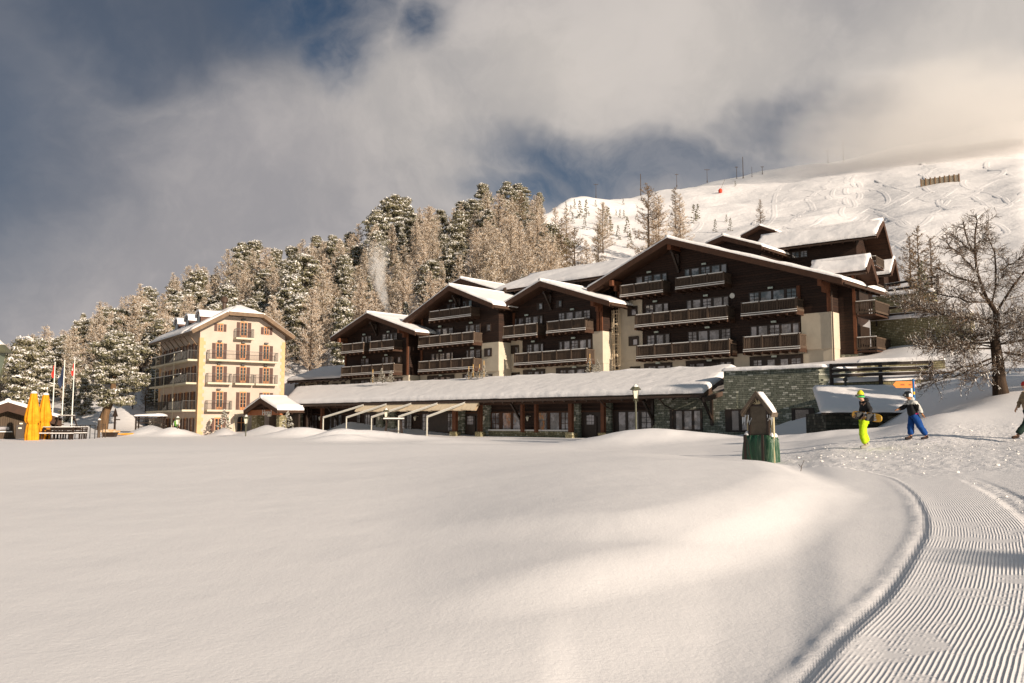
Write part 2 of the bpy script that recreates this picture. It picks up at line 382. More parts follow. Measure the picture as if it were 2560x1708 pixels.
COLS = [  # u : (Y,z) knots
 (-99, [(0,0),(26,.3),(34,.3),(60,.3),(75,.3),(90,.3),(120,.3),(200,4),(350,2)]),
 (-1500,[(0,0),(26,.5),(34,.5),(60,PL),(76,PL),(80,PL),(110,.5),(200,6),(350,0)]),
 (0,   [(0,0),(26,.5),(34,.5),(60,PL),(76,PL),(84,PL),(100,.7),(190,kz(1000,190)),(350,0)]),
 (102, [(0,0),(26,.5),(34,.5),(60,PL),(76,PL),(84,PL),(98,.8),(190,kz(955,190)),(350,4)]),
 (194, [(0,0),(26,.5),(34,.5),(60,PL),(76,PL),(84,PL),(97,.9),(190,kz(900,190)),(350,8)]),
 (323, [(0,0),(26,.5),(34,.5),(60,PL),(76,PL),(84,PL),(98,1.1),(190,kz(830,190)),(350,12)]),
 (430, [(0,0),(26,.5),(34,.5),(60,PL),(80,PL),(92,PL),(116,1.2),(190,kz(785,190)),(350,16)]),
 (527, [(0,0),(26,.5),(34,.5),(60,PL),(80,PL),(95,PL),(116,1.6),(190,kz(750,190)),(350,18)]),
 (690, [(0,0),(26,.5),(34,.5),(60,PL),(96,.5),(104,1.6),(112,5),(190,kz(705,190)),(350,20)]),
 (780, [(0,0),(26,.5),(34,.5),(60,PL),(95,.5),(104,4.2),(118,7),(190,kz(700,190)),(350,20)]),
 (867, [(0,0),(26,.5),(34,.5),(60,PL),(87,.5),(95,4.9),(116,7.5),(190,kz(695,190)),(350,22)]),
 (998, [(0,0),(26,.5),(34,.5),(60,PL),(83,.5),(91,4.9),(114,8),(190,kz(625,190)),(350,25)]),
 (1084,[(0,0),(26,.55),(34,.5),(58,PL),(81,.5),(89,4.9),(112,8.5),(190,kz(620,190)),(350,25)]),
 (1206,[(0,0),(26,.6),(34,.5),(56,PL),(78,.5),(86,4.9),(110,9),(200,kz(568,200)),(350,35)]),
 (1350,[(0,0),(26,.65),(34,.55),(55,PL),(74,.5),(82,4.9),(108,10),(220,kz(525,220)),(350,50)]),
 (1430,[(0,0),(26,.42),(34,.4),(55,.4),(72,.5),(80,4.9),(106,10.5),(260,kz(494,260)),(400,65)]),
 (1600,[(0,0),(26,.42),(34,.45),(54,.45),(68,.5),(76,4.9),(104,11),(300,kz(488,300)),(450,78)]),
 (1768,[(0,0),(26,.42),(34,.5),(52,.7),(64,.7),(71,4.9),(101,11.5),(330,kz(453,330)),(480,90)]),
 (1975,[(0,0),(26,.60),(34,.75),(48,.8),(56,.8),(63,4.9),(98,12),(350,kz(420,350)),(500,100)]),
 (2075,[(0,0),(26,.8),(34,1.05),(46,.85),(54,1.0),(58,4.3),(95,12.5),(360,kz(403,360)),(520,112)]),
 (2186,[(0,0),(26,.82),(33,1.3),(44,1.1),(48,1.4),(54,4.2),(92,12),(370,kz(386,370)),(530,118)]),
 (2285,[(0,0),(26,.9),(33,1.78),(40,1.65),(46,2.5),(54,4.5),(90,13.2),(380,kz(362,380)),(540,125)]),
 (2356,[(0,0),(26,.95),(33,2.05),(38,1.95),(46,3.3),(54,4.9),(86,12),(390,kz(348,390)),(550,130)]),
 (2500,[(0,0),(26,1.05),(33,2.1),(38,2.95),(46,4.2),(54,5.4),(78,9.6),(400,kz(328,400)),(560,140)]),
 (2600,[(0,0),(26,1.15),(33,2.25),(38,3.2),(46,4.4),(54,5.7),(74,9.2),(400,kz(312,400)),(560,140)]),
 (3100,[(0,0),(26,1.7),(33,2.6),(38,3.6),(46,4.8),(54,6.2),(74,9.5),(400,120),(560,130)]),
 (99,  [(0,0),(26,.4),(33,.6),(38,.8),(46,1.0),(54,1.2),(74,1.6),(300,4),(560,4)]),
]
ph_t = []; R_t = []; Z_t = []
for u, kn in COLS:
    if u == -99: p = R(-100)
    elif u == 99: p = R(75)
    else: p = u2phi(u)
    ph_t.append(p); c = math.cos(p) if abs(u) != 99 else 1.
    R_t.append([y/c for y, z in kn]); Z_t.append([z for y, z in kn])
ph_t = [-math.pi] + ph_t + [math.pi]; R_t = [R_t[0]] + R_t + [R_t[-1]]; Z_t = [[z*.3 for z in Z_t[0]]] + Z_t + [[z*.3 for z in Z_t[-1]]]
R_t = np.array(R_t); Z_t = np.array(Z_t); ph_t = np.array(ph_t)
# polar grid, fine ahead of the camera, coarse behind
phis = np.concatenate([np.radians(np.arange(-180, -42, 3.)), np.radians(np.arange(-42, 44, .17)), np.radians(np.arange(44, 180.1, 3.))])
phis[-1] = math.pi
rs = [0.6]
while rs[-1] < 5200:
    r = rs[-1]; rs.append(r + max(.05, r*(.0105 if r < 70 else .014 if r < 420 else .09)))
rs = np.array(rs); NR, NP = len(rs), len(phis)
Z = np.zeros((NR, NP))
for j, p in enumerate(phis):
    kr = [np.interp(p, ph_t, R_t[:, k]) for k in range(R_t.shape[1])]; kz_ = [np.interp(p, ph_t, Z_t[:, k]) for k in range(R_t.shape[1])]
    kr.append(5200); kz_.append(kz_[-1]-60 if kz_[-1] > 10 else kz_[-1]-6)
    Z[:, j] = np.interp(rs, kr, kz_)
def blur(A, n, axis):
    k = np.hanning(n+2)[1:-1]; k /= k.sum(); pad = [(0, 0), (0, 0)]; pad[axis] = (n//2, n//2)
    return np.apply_along_axis(lambda a: np.convolve(a, k, 'valid'), axis, np.pad(A, pad, 'edge'))
Z = blur(Z, 7, 0)
Z[:, 46:552] = blur(Z, 11, 1)[:, 46:552]
GX = rs[:, None]*np.sin(phis)[None, :]; GY = rs[:, None]*np.cos(phis)[None, :]
# the untouched snow field: higher than the groomed track, rounded off at its edge
d, al, L = sdist(GX, GY, EDGE_C)
inside = -d
tot = al
wid = 2.0 + 2.2*sstep(al, 24, 34)
base_f = .20 + .60*np.clip((np.hypot(GX, GY)-5)/29, 0, 1)
field = np.maximum(base_f - Z, 0)*1.0
mask_f = sstep(inside/wid, 0, 1)*(GY < 60)
far_f = 1-sstep(GY, 33.5, 47)
Z_f = Z + (np.where(GY < 60, base_f*.98, Z) - Z)*mask_f*far_f
# two soft wind terraces: tiers of the field that end in rounded steps towards the camera and the track
def tier(near_edge, far, h, w, ua, ub):
    global Z_f
    P = catmull([gp(u, v, .018, .25) for u, v in near_edge], 4) + far; P = P+[P[0]]
    dd, _, _ = sdist(GX, GY, P)
    ins = np.zeros(GX.shape, bool)
    for (x0, y0), (x1, y1) in zip(P[:-1], P[1:]):
        c = ((y0 > GY) != (y1 > GY)); ins ^= c & (GX < (x1-x0)*(GY-y0)/np.where(y1 == y0, 1e-9, y1-y0)+x0)
    din = np.abs(dd)*np.where(ins, 1, -1)
    uu = 1280+F*GX/np.maximum(GY, .1)
    Z_f += h*sstep(din/w, -1, 1)*sstep(uu, ua, ub)*(1-sstep(np.hypot(GX, GY), 19, 31))*(GY > 2)
tier([(300,1302),(900,1306),(1250,1318),(1560,1330),(1740,1316),(1850,1290),(1950,1250),(2010,1212)], [(6.6,22),(6,34),(-30,36)], .18, .75, 900, 1700)
tier([(300,1490),(1000,1474),(1250,1456),(1450,1424),(1600,1394),(1740,1368),(1880,1330),(2000,1280),(2090,1226)], [(6.8,22),(6,34),(-30,36)], .13, .55, 950, 1500)
# berm of pushed snow along the edge of the track
rng = np.random.RandomState(3)
def lump_noise(sc, seed):
    out = np.zeros(GX.shape)
    r_ = np.random.RandomState(seed)
    for k in range(14):
        a = r_.uniform(0, 2*math.pi); f = sc*r_.uniform(.6, 1.8); out += np.sin((GX*math.cos(a)+GY*math.sin(a))*f*2*math.pi + r_.uniform(0, 6.3))
    return out/14*1.9
ln = lump_noise(1.1, 5); ln2 = lump_noise(3.0, 6)
near = (GY < 30)*(np.abs(phis)[None, :] < 1.2)
tlen = (1-sstep(al, 24, 30))
berm = np.exp(-((d-.11)/.085)**2)*(.018+.005*ln+.005*ln2)
Z_f += near*tlen*berm
# the groomed track dips a little below the field and carries faint passes
Z_f -= near*sstep(d, .15, .5)*(.010)*tlen
Z_f += near*tlen*np.exp(-((d-1.42)/.09)**2)*(.012+.014*ln2)
# wide soft undulation
und = lump_noise(.045, 11)*.06 + lump_noise(.12, 12)*.035
Z_f += und*sstep(GY, 3, 14)*(np.hypot(GX, GY) < 60)*np.where(inside > 0, .55, .5)
far_u = lump_noise(.018, 21)*1.6 + lump_noise(.06, 22)*.5
RR = np.hypot(GX, GY)
Z_f += far_u*sstep(RR, 125, 170)*(1-.5*sstep(RR, 1000, 2000))*(np.abs(phis)[None, :] < .85)
# shovelled heaps before the hotel and the terrace
def heap(u, v, Y, rx, ry, h, rot=0):
    global Z_f
    c = at(u, v, Y); dx = GX-c.x; dy = GY-c.y; a = R(rot)
    q = ((dx*math.cos(a)+dy*math.sin(a))/rx)**2 + ((-dx*math.sin(a)+dy*math.cos(a))/ry)**2
    Z_f += h*np.exp(-q*1.2)*(1+.10*lump_noise(.5, int(u)))
for a in ((665,1085,82,2.2,1.8,.95),(700,1085,80,1.9,1.6,.75),(640,1090,84,2.6,1.5,.4),(385,1085,86,1.6,1.3,.85),(425,1088,84,1.9,1.4,.9),(460,1088,86,1.6,1.2,.6),(350,1090,85,1.6,1.3,.5),
          (560,1090,88,1.3,1,.7),(860,1112,62,2.6,1.5,.5,10),(835,1105,66,2.2,1.3,.5),(905,1112,66,3.0,1.5,.35),(760,1090,76,3.,2.0,.4),(800,1090,76,3.4,1.6,.3),(980,1100,66,4.4,2,.4),(730,1098,76,3.,2.0,.35),
          (1120,1106,56,3.2,1.8,.2),(1640,1092,46,3.6,2.2,.5),(1560,1100,47,2.8,1.8,.35),(1750,1092,45,4.5,2,.30),(1500,1105,49,3,2,.25),(2085,1085,40,3,1.6,.3),(1960,1090,42,5,1.6,.25),
          (1100,930,83,2.2,1.5,.4)):
    heap(*a)
# cut the churned path between the heaps and the board
DSD = d.copy()
ROUGH = np.clip(sstep(np.abs(d-1.45), .24, .10)*near*tlen*.7 + near*sstep(d, .02, .10)*(1-sstep(d, .14, .24))*.22*tlen, 0, 1)
pl_y = 1-np.clip(np.abs(GY-23.5)/9, 0, 1)
ROUGH = np.maximum(ROUGH, sstep(pl_y, .0, .55)*(d > .3)*(GX < 30)*.62)
ROUGH = np.maximum(ROUGH, near*tlen*sstep(np.abs(d-2.55+.3*np.sin(al*.4)), .30, .08)*.55)
plz = sstep(GY, 47, 54)*(1-sstep(GY, 92, 100))*(GX < XU(1250, 60))
ROUGH = np.maximum(ROUGH, plz*.45*(lump_noise(.07, 31) > -.15))
Z_f += sstep(pl_y, .1, .5)*(d > .6)*(GX < 30)*(ln*.018+ln2*.012)
GROOM = near*sstep(d, .17, .28)*(1-sstep(np.hypot(GX, GY), 13, 22))*(1-np.clip(ROUGH*1.5, 0, 1))
GROOM = np.clip(GROOM, 0, 1)
SOFT = np.clip(1 - GROOM - ROUGH, 0, 1)*(RR < 90)
FARA = sstep(RR, 85, 140)*(1-.3*sstep(RR, 1000, 2000))
ACR = np.where(d > 1.45, d*1.0 + al*.018 + .013, d + .0*al)
def H(x, y):
    r = min(max(math.hypot(x, y), rs[0]), rs[-1]*.99); p = math.atan2(x, y)
    i = int(np.searchsorted(rs, r)-1); i = max(0, min(NR-2, i)); j = int(np.searchsorted(phis, p)-1); j = max(0, min(NP-2, j))
    a = (r-rs[i])/(rs[i+1]-rs[i]); b = (p-phis[j])/(phis[j+1]-phis[j])
    return float((Z_f[i, j]*(1-a)+Z_f[i+1, j]*a)*(1-b) + (Z_f[i, j+1]*(1-a)+Z_f[i+1, j+1]*a)*b)
def hitH(u, v, Y0=20, Y1=700):
    d_ = ray(u, v); Y = Y0
    while Y < Y1:
        x = d_[0]/d_[1]*Y; z = CZ + d_[2]/d_[1]*Y
        if z < H(x, Y): return Vector((x, Y, H(x, Y)))
        Y += max(.15, Y*.003)
    return None
def G(u, Y): x = XU(u, Y); return Vector((x, Y, H(x, Y)))
def build_ground():
    V = np.stack([GX, GY, Z_f], -1).reshape(-1, 3)
    Z_f[:, -1] = Z_f[:, 0]
    idx = np.arange(NR*NP).reshape(NR, NP)
    q = np.stack([idx[:-1, :-1], idx[:-1, 1:], idx[1:, 1:], idx[1:, :-1]], -1).reshape(-1, 4)
    q = q[:, ::-1]
    me = bpy.data.meshes.new('snow_ground'); me.vertices.add(len(V)+1); 
    V = np.vstack([V, [[0, 0, float(Z_f[0].mean())]]]); me.vertices.foreach_set('co', V.ravel())
    tris = np.stack([idx[0, :-1], np.full(NP-1, NR*NP), idx[0, 1:]], -1)
    nl = q.size + tris.size; me.loops.add(nl); me.loops.foreach_set('vertex_index', np.concatenate([q.ravel(), tris.ravel()]))
    me.polygons.add(len(q)+len(tris))
    st = np.concatenate([np.arange(len(q))*4, q.size+np.arange(len(tris))*3]); me.polygons.foreach_set('loop_start', st)
    me.polygons.foreach_set('use_smooth', np.ones(len(st), bool)); me.update(calc_edges=True)
    for n, A in (('across', ACR), ('groom', GROOM), ('rough', ROUGH), ('soft', SOFT), ('far', FARA)):
        at_ = me.attributes.new(n, 'FLOAT', 'POINT'); at_.data.foreach_set('value', np.append(A.ravel(), 0).astype(np.float32))
    me.materials.append(M_ground); o = bpy.data.objects.new('snow_ground', me); COL.objects.link(o)
    tag(o, 'snow covered ground with soft field, groomed piste and mountain slope', None, kind='structure')
build_ground()
# far mountain range behind the camera, seen only as a reflection in the windows
def far_range():
    P = []
    r_ = random.Random(8)
    for k in range(9):
        row = []
        for i in range(90):
            a = R(-185 + i*1.7); rr = 2300+260*k
            h = (mnoise.fractal(Vector((i*.09, k*.35, 2)), 1, 2, 5)*260 + 520)*math.sin(math.pi*min(1, k/5.5)*.5)*math.sin(math.pi*i/89)**.4
            row.append((rr*math.sin(a), rr*math.cos(a), -8+max(0, h)))
        P.append(row)
    o = MB().grid(P).build('mountain_range', mat('mountain_snow', (.78, .75, .76), .8, .1, (.30, .28, .28), .004, 0), None, True)
    tag(o, 'distant snowy mountain range beyond the resort', None, kind='structure')
far_range()
# ---------------------------------------------------------------- building frames
class Fr:
    """a vertical facade: local x runs along it, local y into the building, z up (world height)"""
    def __init__(s, u, Y, ang=-43.):
        s.ox, s.oy = XU(u, Y), Y; a = R(ang); s.a = a
        s.ax, s.ay = math.cos(a), math.sin(a); s.nx, s.ny = -s.ay, s.ax
    def hit(s, u, v, off=0.):
        dx, dy, dz = ray(u, v); px, py = s.ox+off*s.nx, s.oy+off*s.ny
        # px + k*ax = t*dx ; py + k*ay = t*dy
        det = s.ax*(-dy) - (-dx)*s.ay
        k = ((-px)*(-dy) - (-dx)*(-py))/det; t = (s.ax*(-py) - s.ay*(-px))/det
        return k, CZ + t*dz
    def wp(s, k, off, z): return Vector((s.ox+k*s.ax+off*s.nx, s.oy+k*s.ay+off*s.ny, z))
    def loc(s, x, y):
        dx, dy = x-s.ox, y-s.oy; return dx*s.ax+dy*s.ay, dx*s.nx+dy*s.ny
def zc(ox, oy, sc): return lambda x, y: (ox+x/sc, oy+y/sc)
Z1 = zc(0, 700, 2.9375); Z2 = zc(700, 650, 3.1367); Z3 = zc(1200, 550, 3.9167); Z4 = zc(1700, 500, 2.7326)
Z5 = zc(1200, 880, 3.3571); Z6 = zc(1800, 880, 3.0921); Z7 = zc(680, 900, 4.1964); Z8 = zc(0, 840, 5.4067); ZH = zc(340, 850, 5.875)
rnd = random.Random(5)
def snow_slab(mb, p00, p10, p01, p11, th=.35, nu=14, nv=10, amp=.07, over=.05, edge=.5, mi=0, seed=0):
    """pillow of snow over the quad p00-p10 (x edge) / p01-p11; rounded rim, uneven top"""
    p00, p10, p01, p11 = map(Vector, (p00, p10, p01, p11))
    Lu = max((p10-p00).length, .1); Lv = max((p01-p00).length, .1)
    ts = lambda n, L: sorted(set([0, min(.15/L, .2), min(.4/L, .3), min(.8/L, .4)] + [i/n for i in range(1, n)] + [1-min(.8/L, .4), 1-min(.4/L, .3), 1-min(.15/L, .2), 1]))
    us = ts(nu, Lu); vs = ts(nv, Lv)
    def P(a, b): return (p00*(1-a)+p10*a)*(1-b) + (p01*(1-a)+p11*a)*b
    rows = []
    for b in vs:
        row = []
        for a in us:
            q = P(a, b); e = min(min(a, 1-a)*Lu, min(b, 1-b)*Lv)
            r = math.sqrt(max(0, 1-(1-min(1, e/edge))**2))
            n = mnoise.noise(q*.55+Vector((seed, 0, 0)))*amp*1.4 + mnoise.noise(q*1.8+Vector((seed, 3, 0)))*amp*.6
            row.append(q + Vector((0, 0, .02 + (th*(.42+.58*r)+n*r) if e > 1e-6 else th*.35 + n*.4)))
        rows.append(row)
    nr, nc = len(rows), len(us); o = len(mb.v)
    mb.grid(rows, mi)
    # skirt
    rim = [(0, j) for j in range(nc)] + [(i, nc-1) for i in range(1, nr)] + [(nr-1, j) for j in range(nc-2, -1, -1)] + [(i, 0) for i in range(nr-2, 0, -1)]
    o2 = len(mb.v)
    for i, j in rim: mb.v.append(tuple(P(us[j], vs[i]) + Vector((0, 0, -.03 + .03*mnoise.noise(rows[i][j]*1.3)))))
    m = len(rim)
    for k in range(m):
        a, b = rim[k], rim[(k+1) % m]
        mb.f.append((o+a[0]*nc+a[1], o2+k, o2+(k+1) % m, o+b[0]*nc+b[1])); mb.m.append(mi)
    return mb
def gable_roof(name, parent, ap, le, re, y0, y1, th=.32, snow=.29, wood=None, seed=0, sn=(16, 12), purlin=None, rake_label=None):
    """ap, le, re: (x,z) of apex, left and right eave at the TOP of the wooden roof; extruded y0..y1"""
    r = MB()
    for e in (le, re):
        dx, dz = ap[0]-e[0], ap[1]-e[1]
        r.prism([(e[0], e[1]), (ap[0], ap[1]), (ap[0], ap[1]-th), (e[0], e[1]-th)] if e is le else [(ap[0]+.002, ap[1]), (e[0], e[1]), (e[0], e[1]-th), (ap[0]+.002, ap[1]-th)], y0, y1)
        # barge board a little proud of the rake and rafter tails under the eave
        s = 1 if e is le else -1
        r.prism([(e[0], e[1]+.06), (ap[0], ap[1]+.06), (ap[0], ap[1]-th-.18), (e[0], e[1]-th-.12)], y0-.06, y0+.06)
        n = int((y1-y0)/1.1)
        for k in range(n):
            yy = y0+.7+k*1.1; t = .16
            r.bar((e[0]+dx*.01, yy, e[1]+dz*.01-th-.09), (e[0]+dx*t, yy, e[1]+dz*t-th-.09), .14, .18)
    ro = r.build(name, wood or M_beam, parent)
    sb = MB()
    snow_slab(sb, (le[0]-.08, y0-.05, le[1]), (ap[0], y0-.05, ap[1]), (le[0]-.08, y1, le[1]), (ap[0], y1, ap[1]), snow, sn[0], sn[1], seed=seed)
    snow_slab(sb, (ap[0], y0-.05, ap[1]), (re[0]+.08, y0-.05, re[1]), (ap[0], y1, ap[1]), (re[0]+.08, y1, re[1]), snow, sn[0], sn[1], seed=seed+5)
    # ridge cap so that both pillows read as one
    sb.tube([(ap[0], y0-.03+(y1-y0)*k/10, ap[1]+snow*.42+.05*mnoise.noise(Vector((k, seed, 0)))) for k in range(11)], .26, 8)
    sb.build('roof_snow', M_snow, ro, True)
    for e, s in ((le, -1), (re, 1)): MB().tube([(e[0]+s*.10, y0+.1, e[1]-th*.9), (e[0]+s*.10, y1, e[1]-th*.9)], .07, 6).build('gutter', M_ironr, ro)
    return ro
def window(parent, fr, Zf, panes, frame=None, y=0., wood=None, pane=None, pad=.10, name='window', big=False):
    """panes: list of (x0,x1,y0,y1[,'m']) in zoomed pixels. One frame with its panes as a child."""
    L = []
    for p in panes:
        u0, v0 = Zf((p[0]), p[2]); u1, v1 = Zf(p[1], p[3]); vm = (v0+v1)/2
        k0, _ = fr.hit(u0, vm, y); k1, _ = fr.hit(u1, vm, y); um = (u0+u1)/2
        L.append((k0, k1, fr.hit(um, v1, y)[1], fr.hit(um, v0, y)[1], len(p) > 4))
    z0 = sum(l[2] for l in L)/len(L); z1 = sum(l[3] for l in L)/len(L)
    x0, x1 = L[0][0]-pad, L[-1][1]+pad; f0, f1 = z0-pad, z1+pad
    if frame:
        fa, fb = Zf(frame[0], frame[2]), Zf(frame[1], frame[3]); x0 = min(x0, fr.hit(*fa, y)[0]); x1 = max(x1, fr.hit(*fb, y)[0]); f1 = max(f1, fr.hit((fa[0]+fb[0])/2, fa[1], y)[1])
    return window_local(parent, [(l[0], l[1], l[4]) for l in L], z0, z1, x0, x1, f0, f1, y, wood, pane, name)
def window_local(parent, L, z0, z1, x0, x1, f0, f1, y, wood=None, pane=None, name='window', mun=(1, 2)):
    b = MB()
    b.box(x0, x1, y-.04, y+.02, f0, f1)                       # dark surround
    b.box(x0, x1, y-.09, y-.038, f0, z0); b.box(x0, x1, y-.09, y-.038, z1, f1)
    xs = [x0]+[v for l in L for v in l[:2]]+[x1]
    for i in range(0, len(xs), 2): b.box(xs[i], xs[i+1], y-.088, y-.037, z0+.001, z1-.001)
    g = MB()
    for l in L:
        g.box(l[0]-.01, l[1]+.01, y-.055, y-.035, z0-.01, z1+.01)
        if l[2]:
            for k in range(mun[0]): xm = l[0]+(l[1]-l[0])*(k+1)/(mun[0]+1); b.box(xm-.025, xm+.025, y-.086, y-.054, z0, z1)
            for k in range(mun[1]): zz = z0+(z1-z0)*(k+1)/(mun[1]+1); b.box(l[0], l[1], y-.084, y-.053, zz-.022, zz+.022)
    w_ = b.build(name, wood or M_frame, parent); g.build('pane', pane or M_pane, w_)
    return w_
def balcony_local(parent, x0, x1, z0, z1, y, depth=1.3, ret=(1, 1), post=1.9, name='balcony', lab=None):
    """timber balcony; railing front plane at local y, top rail z1, deck underside z0"""
    fl = MB(); fl.box(x0, x1, y+.02, y+depth, z0+.02, z0+.16)
    n = max(2, int((x1-x0)/.75))
    for k in range(n+1):
        xx = x0+.08+(x1-x0-.16)*k/n; fl.box(xx-.07, xx+.07, y-.10, y+depth+.3, z0-.16, z0+.02)
    b = fl.build(name, M_beam, parent, label=lab)
    r = MB()
    npst = max(1, round((x1-x0)/post)); pw = .075
    for k in range(npst+1):
        xx = x0+pw+(x1-x0-2*pw)*k/npst; r.box(xx-pw, xx+pw, y-.03, y+.12, z0+.0, z1+.06)
    r.box(x0, x1, y, y+.09, z1-.11, z1); r.box(x0, x1, y+.003, y+.087, z0+.27, z0+.36); r.box(x0, x1, y-.012, y+.10, z0+.165, z0+.27)
    m = int((x1-x0)/.145)
    for k in range(m):
        xx = x0+(k+.5)*(x1-x0)/m; r.box(xx-.048, xx+.048, y+.03, y+.055, z0+.36, z1-.11)
    for side, on in ((x0, ret[0]), (x1-.09, ret[1])):
        if not on: continue
        r.box(side, side+.09, y+.12, y+depth, z1-.11, z1); r.box(side+.003, side+.087, y+.12, y+depth, z0+.17, z0+.36)
        mm = int(depth/.15)
        for k in range(mm):
            yy = y+.16+(k+.3)*(depth-.16)/mm; r.box(side+.03, side+.055, yy-.05, yy+.05, z0+.36, z1-.11)
    r.build('railing', M_rail, b)
    s = MB()
    s.box(x0, x1, y-.01, y+.10, z1+.002, z1+.045+.03)
    s.box(x0, x1, y-.045, y-.013, z0+.27, z0+.33); s.box(x0, x1, y-.09, y-.03, z0+.10, z0+.165)
    s.build('snow_cap', M_tsnow, b)
    return b
def balcony(parent, fr, Zf, left, right, y=-1.3, depth=1.3, ret=(1, 1), post=1.9, Zr=None, lab=None):
    """left/right = (x, ytop, ybottom) zoomed pixels of the railing's front"""
    Zr = Zr or Zf
    a = fr.hit(*Zf(left[0], left[1]), y); a2 = fr.hit(*Zf(left[0], left[2]), y)
    b = fr.hit(*Zr(right[0], right[1]), y); b2 = fr.hit(*Zr(right[0], right[2]), y)
    return balcony_local(parent, a[0], b[0], (a2[1]+b2[1])/2, (a[1]+b[1])/2, y, depth, ret, post, lab=lab)
def purlin(parent, x, z, y0=-1.6, y1=0, w=.34, h=.5, corb=True):
    m = MB(); m.prism([(x-w/2, z), (x+w/2, z), (x+w/2, z-h), (x-w/2, z-h)], y0, y1)
    if corb: m.prism([(x-w/2+.03, z-h), (x+w/2-.03, z-h), (x+w/2-.03, z-h-.45), (x-w/2+.03, z-h-.45)], y0+.7, y1)
    return m.build('purlin', M_post, parent)
def bracket(parent, x, z, dy=-1.5, drop=1.8):
    m = MB(); m.bar((x, -.12, z-drop), (x, -.12, z), .22, .22); m.bar((x, dy, z-.15), (x, -.1, z-.15), .22, .24); m.bar((x, dy+.2, z-.2), (x, -.12, z-drop+.2), .18, .2)
    return m.build('bracket', M_frame, parent)
def sign_light(parent, fr, Zf, x, y_, off=-.25):
    k, z = fr.hit(*Zf(x, y_), off); m = MB(); m.box(k-.22, k+.22, off, off+.12, z-.08, z+.08); m.box(k-.03, k+.03, off+.12, 0, z-.03, z+.03)
    return m.build('sign_light', M_sign, parent)
def wallbox(parent, x0, x1, y0, y1, z0, z1, m, name='wall'):
    return MB().box(x0, x1, y0, y1, z0, z1).build(name, m, parent)
def gable_wall(parent, x0, x1, z0, ap, le, re, y0, y1, m, name='wall', drop=.34):
    def rz(x):
        e = le if x < ap[0] else re
        return e[1]+(ap[1]-e[1])*(x-e[0])/(ap[0]-e[0]) - drop
    return MB().prism([(x0, z0), (x1, z0), (x1, rz(x1)), (ap[0], ap[1]-drop), (x0, rz(x0))], y0, y1).build(name, m, parent)

G_CH = 'dark timber chalets of the hotel'
ZT = 4.9
def chalet_base(fr, label, name='chalet'):
    return thing(name, label, 'chalet', (fr.ox, fr.oy, 0), fr.a, None)

# ================= the big chalet
f3 = Fr(1700, 78)
c3 = chalet_base(f3, 'largest dark timber chalet with wide snowy gable roof, above the green stone wall')
ap = f3.hit(*Z3(1830, 182), -2); le = f3.hit(*Z3(1050, 672), -2); re = f3.hit(*Z4(1108, 540), -2)
xl = f3.hit(*Z3(1362, 1200))[0]; xr = f3.hit(*Z4(1032, 800))[0]
D3 = 7.5
gable_roof('roof', c3, ap, le, re, -2.0, D3, seed=1, sn=(26, 14))
xs = f3.hit(*Z3(1592, 1000))[0]; xm = f3.hit(*Z4(832, 900))[0]
zA = f3.hit(*Z3(1480, 790))[1]; zB = f3.hit(*Z4(930, 772))[1]; zC = f3.hit(*Z3(1800, 1355))[1]
wallbox(c3, xl, xr, .05, D3-1, 4.6, zC, M_stucco, 'plaster_wall')
gable_wall(c3, xl+.01, xr-.01, zC, ap, le, re, .0, D3-1.2, M_wall, 'timber_wall')
wallbox(c3, xl-.03, xs, -.06, 3.0, zC-.02, zA, M_stucco, 'plaster_wall'); wallbox(c3, xm, xr+.03, -.06, 4.0, zC-.02, zB, M_stucco, 'plaster_wall')
for y in (-.0,):
    purlin(c3, xl+.25, le[1]+(ap[1]-le[1])*(xl+.25-le[0])/(ap[0]-le[0])-.42); purlin(c3, xr-.2, re[1]+(ap[1]-re[1])*(xr-.2-re[0])/(ap[0]-re[0])-.42)
    purlin(c3, ap[0], ap[1]-.45, -1.7, 0, .4, .5, False)
bracket(c3, ap[0], ap[1]-.9, -1.4, 2.0)
for x in (xl+.12, xr-.12, xm-.15): MB().box(x-.14, x+.14, -.13, -.0, zB if x > xs else zA, (re if x > xs else le)[1]+.2).build('corner_post', M_post, c3)
for L, Rr, zl, zr, rt, lb in (((1370,655,772),(1792,588,712),Z3,Z3,(1,1),None), ((1912,570,700),(303,497,573),Z3,Z4,(1,1),None), ((1515,935,1062),(325,722,822),Z3,Z4,(1,1),None),
                    ((415,708,803),(798,672,768),Z4,Z4,(1,1),None), ((1530,1240,1368),(338,952,1055),Z3,Z4,(1,1),None), ((430,940,1040),(818,912,1030),Z4,Z4,(1,1),None)):
    balcony(c3, f3, zl, L, Rr, ret=rt, Zr=zr)
for P, zf in (([(1535,1590,572,622),(1615,1685,548,610,'m'),(1705,1770,532,603),(1790,1828,522,590)],Z3), ([(38,65,478,526),(82,130,470,522),(148,205,460,515,'m'),(220,272,450,505),(285,318,440,500)],Z4),
              ([(1630,1697,840,922,'m'),(1720,1785,828,908),(1805,1842,818,890)],Z3), ([(52,78,692,748),(92,142,684,745),(160,215,677,740,'m'),(232,288,668,730),(300,330,662,722)],Z4),
              ([(480,540,638,706,'m'),(555,625,626,696),(640,713,617,688),(732,795,608,680,'m')],Z4), ([(1645,1710,1137,1230,'m'),(1733,1797,1128,1225),(1820,1855,1120,1218)],Z3),
              ([(62,115,906,968,'m'),(130,190,898,962),(205,268,890,957),(288,343,884,952,'m')],Z4), ([(490,525,868,938),(540,598,862,932),(617,680,856,927,'m'),(697,760,850,922),(775,812,843,918)],Z4)):
    window(c3, f3, zf, P)
